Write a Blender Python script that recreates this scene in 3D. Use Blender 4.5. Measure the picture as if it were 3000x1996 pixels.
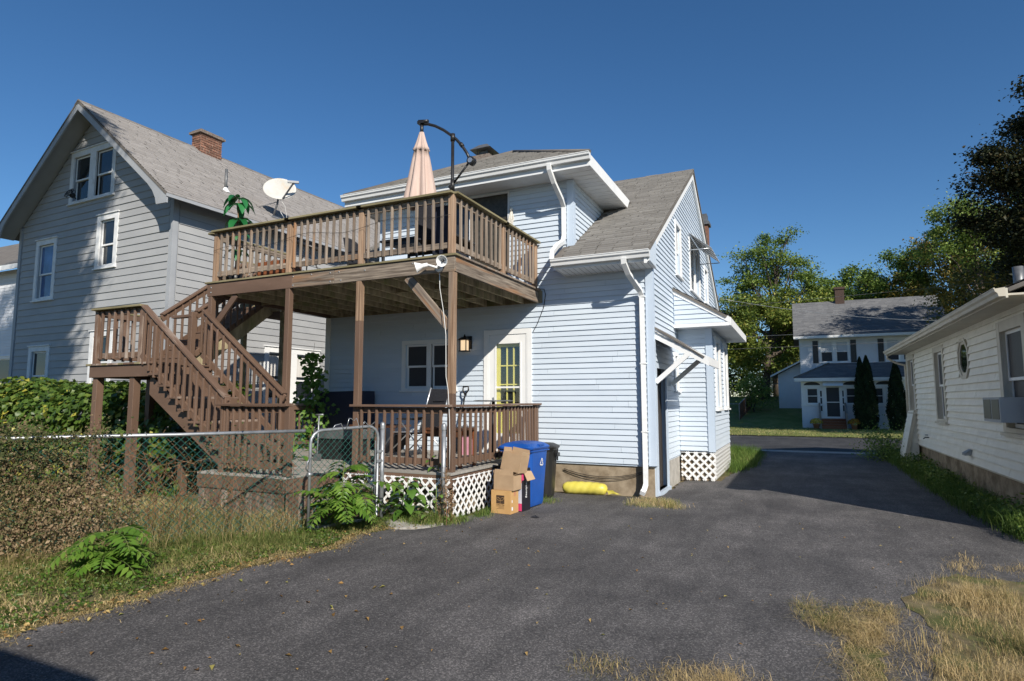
import bpy, math, random
import numpy as np
from mathutils import Vector, Matrix

for _o in list(bpy.data.objects):
    bpy.data.objects.remove(_o, do_unlink=True)
scene = bpy.context.scene
COL = scene.collection
R = math.radians
rng = random.Random(7)
nrg = np.random.default_rng(11)

# ------------------------------------------------------------------ camera
cam = bpy.data.objects.new('camera', bpy.data.cameras.new('camera'))
COL.objects.link(cam)
cam.location = (0, 0, 1.65)
cam.rotation_euler = (R(90 + 5.68), 0, R(25.1))
cam.data.sensor_width = 36
cam.data.lens = 36 * 1780 / 3000
cam.data.clip_start = 0.05
cam.data.clip_end = 2000
scene.camera = cam

# ------------------------------------------------------------------ sky, sun, exposure
SUN = Vector((1.17, -1.07, 1.0)).normalized()          # towards the sun
world = bpy.data.worlds.new('World')
scene.world = world
world.use_nodes = True
wn = world.node_tree
sky = wn.nodes.new('ShaderNodeTexSky')
sky.sky_type = 'NISHITA'
sky.sun_disc = False
sky.sun_elevation = math.asin(SUN.z)
sky.sun_rotation = math.atan2(SUN.x, SUN.y)
sky.altitude = 300
sky.air_density = 1.0
sky.dust_density = 0.0
sky.ozone_density = 5.0
bg = wn.nodes['Background']
bg.inputs['Strength'].default_value = 0.088
hsv = wn.nodes.new('ShaderNodeHueSaturation')
hsv.inputs['Saturation'].default_value = 1.15
wn.links.new(sky.outputs[0], hsv.inputs['Color'])
wn.links.new(hsv.outputs[0], bg.inputs[0])
sl = bpy.data.lights.new('sun', 'SUN')
sl.energy = 5.0
sl.angle = R(0.55)
sl.color = (1.0, 0.93, 0.82)
sun = bpy.data.objects.new('sun', sl)
COL.objects.link(sun)
sun.rotation_euler = SUN.to_track_quat('Z', 'Y').to_euler()
sun.location = (20, -18, 20)
scene.view_settings.view_transform = 'Standard'
scene.view_settings.look = 'None'
scene.view_settings.exposure = 0.30
scene.view_settings.gamma = 1.0
scene.view_settings.use_curve_mapping = False
scene.render.engine = 'CYCLES'
scene.cycles.max_bounces = 8

# ------------------------------------------------------------------ object helpers
BS = {}                                                  # matrix of each object in the space its children are drawn in


def link(o, parent=None, M=None):
    COL.objects.link(o)
    M = M or Matrix()
    if parent is not None:
        o.parent = parent
        o.matrix_parent_inverse = BS[parent.name].inverted()
    o.matrix_basis = M
    BS[o.name] = M.copy()
    return o


def tag(o, label=None, cat=None, group=None, kind=None):
    if label: o['label'] = label
    if cat: o['category'] = cat
    if group: o['group'] = group
    if kind: o['kind'] = kind
    return o


def thing(name, label, cat, loc=(0, 0, 0), rotz=0, group=None, local=False):
    o = bpy.data.objects.new(name, None)
    o.empty_display_size = 0.2
    M = Matrix.Translation(loc) @ Matrix.Rotation(rotz, 4, 'Z')
    link(o, None, M)
    if local: BS[o.name] = Matrix()
    return tag(o, label, cat, group)


def copy_tree(o, parent=None):
    c = o.copy()
    COL.objects.link(c)
    BS[c.name] = BS[o.name].copy()
    if parent is not None: c.parent = parent
    for ch in list(o.children): copy_tree(ch, c)
    return c


class MB:
    """collects faces; build() links them as ONE mesh object"""
    def __init__(s): s.v = []; s.f = []; s.mi = []; s.sm = []

    def poly(s, pts, mi=0, sm=False):
        n = len(s.v); s.v += [tuple(p) for p in pts]
        s.f.append(tuple(range(n, n + len(pts)))); s.mi.append(mi); s.sm.append(sm)
        return s

    def hexa(s, p, mi=0):
        """p: 4 bottom then 4 top, same winding (ccw from above)"""
        n = len(s.v); s.v += [tuple(q) for q in p]
        for f in ((3, 2, 1, 0), (4, 5, 6, 7), (0, 1, 5, 4), (1, 2, 6, 5), (2, 3, 7, 6), (3, 0, 4, 7)):
            s.f.append(tuple(n + i for i in f)); s.mi.append(mi); s.sm.append(False)
        return s

    def box(s, x0, x1, y0, y1, z0, z1, mi=0):
        x0, x1 = min(x0, x1), max(x0, x1); y0, y1 = min(y0, y1), max(y0, y1); z0, z1 = min(z0, z1), max(z0, z1)
        return s.hexa([(x0, y0, z0), (x1, y0, z0), (x1, y1, z0), (x0, y1, z0), (x0, y0, z1), (x1, y0, z1), (x1, y1, z1), (x0, y1, z1)], mi)

    def prism(s, poly, vec, mi=0):
        """poly: planar 3d points, extruded by vec"""
        n = len(s.v); k = len(poly); vec = Vector(vec)
        P = [Vector(p) for p in poly]
        s.v += [tuple(p) for p in P] + [tuple(p + vec) for p in P]
        nrm = Vector((0, 0, 0))
        for i in range(k): nrm += P[i].cross(P[(i + 1) % k])
        flip = nrm.dot(vec) > 0
        a = tuple(range(n, n + k)); b = tuple(range(n + k, n + 2 * k))
        fs = [a[::-1] if flip else a, b if flip else b[::-1]]
        for i in range(k):
            j = (i + 1) % k
            q = (n + i, n + j, n + k + j, n + k + i)
            fs.append(q if flip else q[::-1])
        for f in fs: s.f.append(f); s.mi.append(mi); s.sm.append(False)
        return s

    def tube(s, path, r, n=8, mi=0, cap=True, sq=None, sm=True, up=None):
        """sweep a round (or sq=(w,h) rectangular) section along a path"""
        P = [Vector(p) for p in path]; k = len(P)
        rr = r if isinstance(r, (list, tuple)) else [r] * k
        if sq: n = 4; sm = False
        base = len(s.v); prev = None
        for i in range(k):
            t = (P[min(i + 1, k - 1)] - P[max(i - 1, 0)]).normalized()
            if prev is None:
                u = Vector(up) if up else (Vector((0, 0, 1)) if abs(t.z) < .9 else Vector((0, 1, 0)))
                a = (u - t * u.dot(t)).normalized()
            else:
                a = (prev - t * prev.dot(t))
                a = a.normalized() if a.length > 1e-6 else t.orthogonal().normalized()
            prev = a; b = t.cross(a)
            if sq:
                for (su, sv) in ((1, 1), (1, -1), (-1, -1), (-1, 1)):
                    s.v.append(tuple(P[i] + a * (su * sq[1] / 2) + b * (sv * sq[0] / 2)))
            else:
                for j in range(n):
                    an = 2 * math.pi * j / n
                    s.v.append(tuple(P[i] + (a * math.cos(an) + b * math.sin(an)) * rr[i]))
        for i in range(k - 1):
            for j in range(n):
                q = (base + i * n + j, base + i * n + (j + 1) % n, base + (i + 1) * n + (j + 1) % n, base + (i + 1) * n + j)
                s.f.append(q if not sq else q[::-1]); s.mi.append(mi); s.sm.append(sm)
        if cap:
            s.f.append(tuple(base + j for j in range(n))[::-1]); s.mi.append(mi); s.sm.append(False)
            s.f.append(tuple(base + (k - 1) * n + j for j in range(n))); s.mi.append(mi); s.sm.append(False)
        return s

    def lathe(s, prof, c=(0, 0, 0), n=16, mi=0, M=None, sm=True, rx=1, ry=1):
        base = len(s.v)
        for (r, z) in prof:
            for j in range(n):
                a = 2 * math.pi * j / n
                p = Vector((r * math.cos(a) * rx, r * math.sin(a) * ry, z))
                if M is not None: p = M @ p
                s.v.append(tuple(p + Vector(c)))
        for i in range(len(prof) - 1):
            for j in range(n):
                s.f.append((base + i * n + j, base + i * n + (j + 1) % n, base + (i + 1) * n + (j + 1) % n, base + (i + 1) * n + j))
                s.mi.append(mi); s.sm.append(sm)
        return s

    def build(s, name, mat, parent=None, M=None, kind=None):
        me = bpy.data.meshes.new(name)
        me.from_pydata(s.v, [], s.f)
        for m in (mat if isinstance(mat, (list, tuple)) else [mat]): me.materials.append(m)
        me.polygons.foreach_set('material_index', s.mi)
        me.polygons.foreach_set('use_smooth', s.sm)
        me.update()
        o = bpy.data.objects.new(name, me)
        link(o, parent, M)
        if kind: o['kind'] = kind
        return o


_bm = {}


def beam_mesh(L, w, h, mat, c=0.004):
    key = (round(L, 3), round(w, 3), round(h, 3), mat.name)
    if key in _bm: return _bm[key]
    X, Y, Z = L / 2, w / 2, h / 2
    c = min(c, w * .2, h * .2)
    v = []; f = []
    idx = {}
    for sx in (-1, 1):
        for sy in (-1, 1):
            for sz in (-1, 1):
                for k, (ix, iy, iz) in enumerate(((0, c, c), (c, 0, c), (c, c, 0))):
                    idx[(sx, sy, sz, k)] = len(v)
                    v.append((sx * (X - ix), sy * (Y - iy), sz * (Z - iz)))
    def face(ids):
        P = [Vector(v[i]) for i in ids]
        ctr = sum(P, Vector()) / len(P)
        n = (P[1] - P[0]).cross(P[2] - P[0])
        f.append(tuple(ids) if n.dot(ctr) > 0 else tuple(ids[::-1]))
    for s_ in (-1, 1):
        face([idx[(s_, a, b, 0)] for a, b in ((-1, -1), (1, -1), (1, 1), (-1, 1))])
        face([idx[(a, s_, b, 1)] for a, b in ((-1, -1), (1, -1), (1, 1), (-1, 1))])
        face([idx[(a, b, s_, 2)] for a, b in ((-1, -1), (1, -1), (1, 1), (-1, 1))])
    for a in (-1, 1):
        for b in (-1, 1):
            face([idx[(a, b, -1, 0)], idx[(a, b, 1, 0)], idx[(a, b, 1, 1)], idx[(a, b, -1, 1)]])
            face([idx[(a, -1, b, 0)], idx[(a, 1, b, 0)], idx[(a, 1, b, 2)], idx[(a, -1, b, 2)]])
            face([idx[(-1, a, b, 1)], idx[(1, a, b, 1)], idx[(1, a, b, 2)], idx[(-1, a, b, 2)]])
            for c_ in (-1, 1): face([idx[(a, b, c_, 0)], idx[(a, b, c_, 1)], idx[(a, b, c_, 2)]])
    me = bpy.data.meshes.new('beam')
    me.from_pydata(v, [], f); me.materials.append(mat); me.update()
    _bm[key] = me
    return me


def beam(name, a, b, w, h, mat, parent, up=(0, 0, 1)):
    """timber from a to b: w across, h along 'up'"""
    a, b, up = Vector(a), Vector(b), Vector(up)
    x = (b - a); L = x.length; x.normalize()
    z = up - x * up.dot(x)
    if z.length < 1e-5: z = Vector((0, 1, 0)) - x * x.y
    z.normalize(); y = z.cross(x)
    M = Matrix((x, y, z)).transposed().to_4x4()
    M.translation = (a + b) / 2
    o = bpy.data.objects.new(name, beam_mesh(L, w, h, mat))
    return link(o, parent, M)


def fast_mesh(name, V, F, k, mat, rnd=None, smooth=False):
    """numpy arrays: V (n,3), F (m,k) -> mesh, optional per-face random value"""
    me = bpy.data.meshes.new(name)
    V = np.ascontiguousarray(V, np.float32); F = np.ascontiguousarray(F, np.int32)
    me.vertices.add(len(V)); me.vertices.foreach_set('co', V.ravel())
    me.loops.add(F.size); me.loops.foreach_set('vertex_index', F.ravel())
    me.polygons.add(len(F))
    me.polygons.foreach_set('loop_start', np.arange(0, F.size, k, dtype=np.int32))
    me.polygons.foreach_set('loop_total', np.full(len(F), k, np.int32))
    if smooth: me.polygons.foreach_set('use_smooth', np.ones(len(F), bool))
    if rnd is not None:
        at = me.attributes.new('rnd', 'FLOAT', 'FACE')
        at.data.foreach_set('value', np.ascontiguousarray(rnd, np.float32))
    for m in (mat if isinstance(mat, (list, tuple)) else [mat]): me.materials.append(m)
    me.update(); me.validate()
    return me


def fast_obj(name, V, F, k, mat, parent=None, rnd=None, kind=None, smooth=False, M=None):
    o = bpy.data.objects.new(name, fast_mesh(name, V, F, k, mat, rnd, smooth))
    link(o, parent, M)
    if kind: o['kind'] = kind
    return o


# ------------------------------------------------------------------ materials
def _new(name):
    m = bpy.data.materials.new(name); m.use_nodes = True
    nt = m.node_tree
    return m, nt, nt.nodes['Principled BSDF'], nt.nodes['Material Output']


def N(nt, t, **kw):
    n = nt.nodes.new(t)
    for k, v in kw.items():
        if k in n.inputs: n.inputs[k].default_value = v
        else: setattr(n, k, v)
    return n


def ramp(nt, fac, stops):
    r = nt.nodes.new('ShaderNodeValToRGB')
    e = r.color_ramp.elements
    while len(e) < len(stops): e.new(0.5)
    for i, (p, c) in enumerate(stops):
        e[i].position = p; e[i].color = (*c, 1)
    nt.links.new(fac, r.inputs[0])
    return r.outputs[0]


def pmat(name, c1, c2=None, scale=4.0, rough=0.6, stretch=(1, 1, 1), bump=0.0, bscale=60.0, rnd=0.0, spec=0.4, lo=.35, hi=.65,
         metal=0.0, c3=None, s3=1.2, lo3=.55, hi3=.7, bstretch=None, detail=6.0, bdist=0.004):
    """noise mix of two real colours (+ a third in larger stains), fine relief, small per-piece shift"""
    m, nt, b, out = _new(name)
    tc = nt.nodes.new('ShaderNodeTexCoord')
    oi = nt.nodes.new('ShaderNodeObjectInfo')
    mul = N(nt, 'ShaderNodeMath', operation='MULTIPLY'); mul.inputs[1].default_value = 37.0
    nt.links.new(oi.outputs['Random'], mul.inputs[0])
    add = N(nt, 'ShaderNodeVectorMath', operation='ADD')
    nt.links.new(tc.outputs['Object'], add.inputs[0]); nt.links.new(mul.outputs[0], add.inputs[1])
    mp = nt.nodes.new('ShaderNodeMapping'); mp.inputs['Scale'].default_value = stretch
    nt.links.new(add.outputs[0], mp.inputs[0])
    c2 = c2 or c1
    nz = N(nt, 'ShaderNodeTexNoise', Scale=scale, Detail=detail, Roughness=.6)
    nt.links.new(mp.outputs[0], nz.inputs['Vector'])
    col = ramp(nt, nz.outputs[0], [(lo, c1), (hi, c2)])
    if c3:
        nz3 = N(nt, 'ShaderNodeTexNoise', Scale=s3, Detail=5.0, Roughness=.65)
        nt.links.new(mp.outputs[0], nz3.inputs['Vector'])
        f3 = ramp(nt, nz3.outputs[0], [(lo3, (0, 0, 0)), (hi3, (1, 1, 1))])
        mx = N(nt, 'ShaderNodeMix', data_type='RGBA')
        nt.links.new(f3, mx.inputs[0]); nt.links.new(col, mx.inputs[6]); mx.inputs[7].default_value = (*c3, 1)
        col = mx.outputs[2]
    if rnd:
        mr = N(nt, 'ShaderNodeMapRange'); mr.inputs[3].default_value = 1 - rnd; mr.inputs[4].default_value = 1 + rnd
        nt.links.new(oi.outputs['Random'], mr.inputs[0])
        hs = nt.nodes.new('ShaderNodeHueSaturation')
        nt.links.new(mr.outputs[0], hs.inputs['Value']); nt.links.new(col, hs.inputs['Color'])
        col = hs.outputs[0]
    nt.links.new(col, b.inputs['Base Color'])
    b.inputs['Roughness'].default_value = rough
    b.inputs['Specular IOR Level'].default_value = spec
    b.inputs['Metallic'].default_value = metal
    if bump:
        src = mp.outputs[0]
        if bstretch:
            mp2 = nt.nodes.new('ShaderNodeMapping'); mp2.inputs['Scale'].default_value = bstretch
            nt.links.new(add.outputs[0], mp2.inputs[0]); src = mp2.outputs[0]
        nb = N(nt, 'ShaderNodeTexNoise', Scale=bscale, Detail=4.0)
        nt.links.new(src, nb.inputs['Vector'])
        bp = N(nt, 'ShaderNodeBump', Strength=bump, Distance=bdist)
        nt.links.new(nb.outputs[0], bp.inputs['Height']); nt.links.new(bp.outputs[0], b.inputs['Normal'])
    return m


def attr_mat(name, stops, rough=.6, trans=0.0, spec=.3, nscale=0, namp=.25, bump=0, bscale=80):
    """colour picked per face by its random value; trans = share of light let through (leaves)"""
    m, nt, b, out = _new(name)
    at = nt.nodes.new('ShaderNodeAttribute'); at.attribute_name = 'rnd'
    fac = at.outputs['Fac']
    if nscale:
        tc = nt.nodes.new('ShaderNodeTexCoord')
        nz = N(nt, 'ShaderNodeTexNoise', Scale=nscale, Detail=4.0)
        nt.links.new(tc.outputs['Object'], nz.inputs['Vector'])
        ma = N(nt, 'ShaderNodeMath', operation='MULTIPLY_ADD'); ma.inputs[1].default_value = namp * 4; ma.inputs[2].default_value = -namp * 2
        nt.links.new(nz.outputs[0], ma.inputs[0])
        ad = N(nt, 'ShaderNodeMath', operation='ADD', use_clamp=True)
        nt.links.new(fac, ad.inputs[0]); nt.links.new(ma.outputs[0], ad.inputs[1]); fac = ad.outputs[0]
    col = ramp(nt, fac, stops)
    nt.links.new(col, b.inputs['Base Color'])
    b.inputs['Roughness'].default_value = rough; b.inputs['Specular IOR Level'].default_value = spec
    if bump:
        tc2 = nt.nodes.new('ShaderNodeTexCoord')
        nb = N(nt, 'ShaderNodeTexNoise', Scale=bscale, Detail=4.0); nt.links.new(tc2.outputs['Object'], nb.inputs['Vector'])
        bp = N(nt, 'ShaderNodeBump', Strength=bump, Distance=.005)
        nt.links.new(nb.outputs[0], bp.inputs['Height']); nt.links.new(bp.outputs[0], b.inputs['Normal'])
    if trans:
        tr = nt.nodes.new('ShaderNodeBsdfTranslucent'); nt.links.new(col, tr.inputs['Color'])
        mx = nt.nodes.new('ShaderNodeMixShader'); mx.inputs[0].default_value = trans
        nt.links.new(b.outputs[0], mx.inputs[1]); nt.links.new(tr.outputs[0], mx.inputs[2])
        nt.links.new(mx.outputs[0], out.inputs['Surface'])
    return m


def asphalt_mat(name, base, light, dark, worn):
    m, nt, b, out = _new(name)
    tc = nt.nodes.new('ShaderNodeTexCoord')
    def nz(s, d=4, r=.6):
        n = N(nt, 'ShaderNodeTexNoise', Scale=s, Detail=float(d), Roughness=r); nt.links.new(tc.outputs['Object'], n.inputs['Vector']); return n.outputs[0]
    vo = N(nt, 'ShaderNodeTexVoronoi', Scale=105.0); nt.links.new(tc.outputs['Object'], vo.inputs['Vector'])
    sp = nt.nodes.new('ShaderNodeSeparateColor'); nt.links.new(vo.outputs['Color'], sp.inputs[0])
    mixf = N(nt, 'ShaderNodeMath', operation='MULTIPLY_ADD'); mixf.inputs[1].default_value = .55; nt.links.new(sp.outputs[0], mixf.inputs[0])
    hf = N(nt, 'ShaderNodeMath', operation='MULTIPLY'); hf.inputs[1].default_value = .5; nt.links.new(nz(60, 4, .75), hf.inputs[0]); nt.links.new(hf.outputs[0], mixf.inputs[2])
    fine = ramp(nt, mixf.outputs[0], [(.22, dark), (.5, base), (.68, light), (.80, worn)])
    patch = ramp(nt, nz(.8, 8, .68), [(.36, (.72, .72, .73)), (.5, (.98, .98, .98)), (.64, (1.32, 1.31, 1.30))])
    streak_mp = nt.nodes.new('ShaderNodeMapping'); streak_mp.inputs['Scale'].default_value = (3.2, .55, 1); streak_mp.inputs['Rotation'].default_value = (0, 0, .9)
    nt.links.new(tc.outputs['Object'], streak_mp.inputs[0])
    sn = N(nt, 'ShaderNodeTexNoise', Scale=.9, Detail=6.0, Roughness=.7); nt.links.new(streak_mp.outputs[0], sn.inputs['Vector'])
    streak = ramp(nt, sn.outputs[0], [(.42, (.86, .86, .86)), (.62, (1.16, 1.15, 1.14))])
    mul = N(nt, 'ShaderNodeMix', data_type='RGBA', blend_type='MULTIPLY'); mul.inputs[0].default_value = 1
    nt.links.new(fine, mul.inputs[6]); nt.links.new(patch, mul.inputs[7])
    mul2 = N(nt, 'ShaderNodeMix', data_type='RGBA', blend_type='MULTIPLY'); mul2.inputs[0].default_value = 1
    nt.links.new(mul.outputs[2], mul2.inputs[6]); nt.links.new(streak, mul2.inputs[7])
    nt.links.new(mul2.outputs[2], b.inputs['Base Color'])
    b.inputs['Roughness'].default_value = .82; b.inputs['Specular IOR Level'].default_value = .3
    bp = N(nt, 'ShaderNodeBump', Strength=.7, Distance=.006)
    nb = nz(110, 4, .75); nt.links.new(nb, bp.inputs['Height']); nt.links.new(bp.outputs[0], b.inputs['Normal'])
    return m


def glass_mat(name, base=(.012, .015, .018), rough=.03):
    m, nt, b, out = _new(name)
    tc = nt.nodes.new('ShaderNodeTexCoord')
    nz = N(nt, 'ShaderNodeTexNoise', Scale=1.7, Detail=3.0); nt.links.new(tc.outputs['Object'], nz.inputs['Vector'])
    col = ramp(nt, nz.outputs[0], [(.4, base), (.7, tuple(c * 2.2 for c in base))])
    nt.links.new(col, b.inputs['Base Color'])
    b.inputs['Roughness'].default_value = rough; b.inputs['Specular IOR Level'].default_value = .65
    bp = N(nt, 'ShaderNodeBump', Strength=.05, Distance=.02)
    nb = N(nt, 'ShaderNodeTexNoise', Scale=2.2, Detail=1.0); nt.links.new(tc.outputs['Object'], nb.inputs['Vector'])
    nt.links.new(nb.outputs[0], bp.inputs['Height']); nt.links.new(bp.outputs[0], b.inputs['Normal'])
    return m


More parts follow.
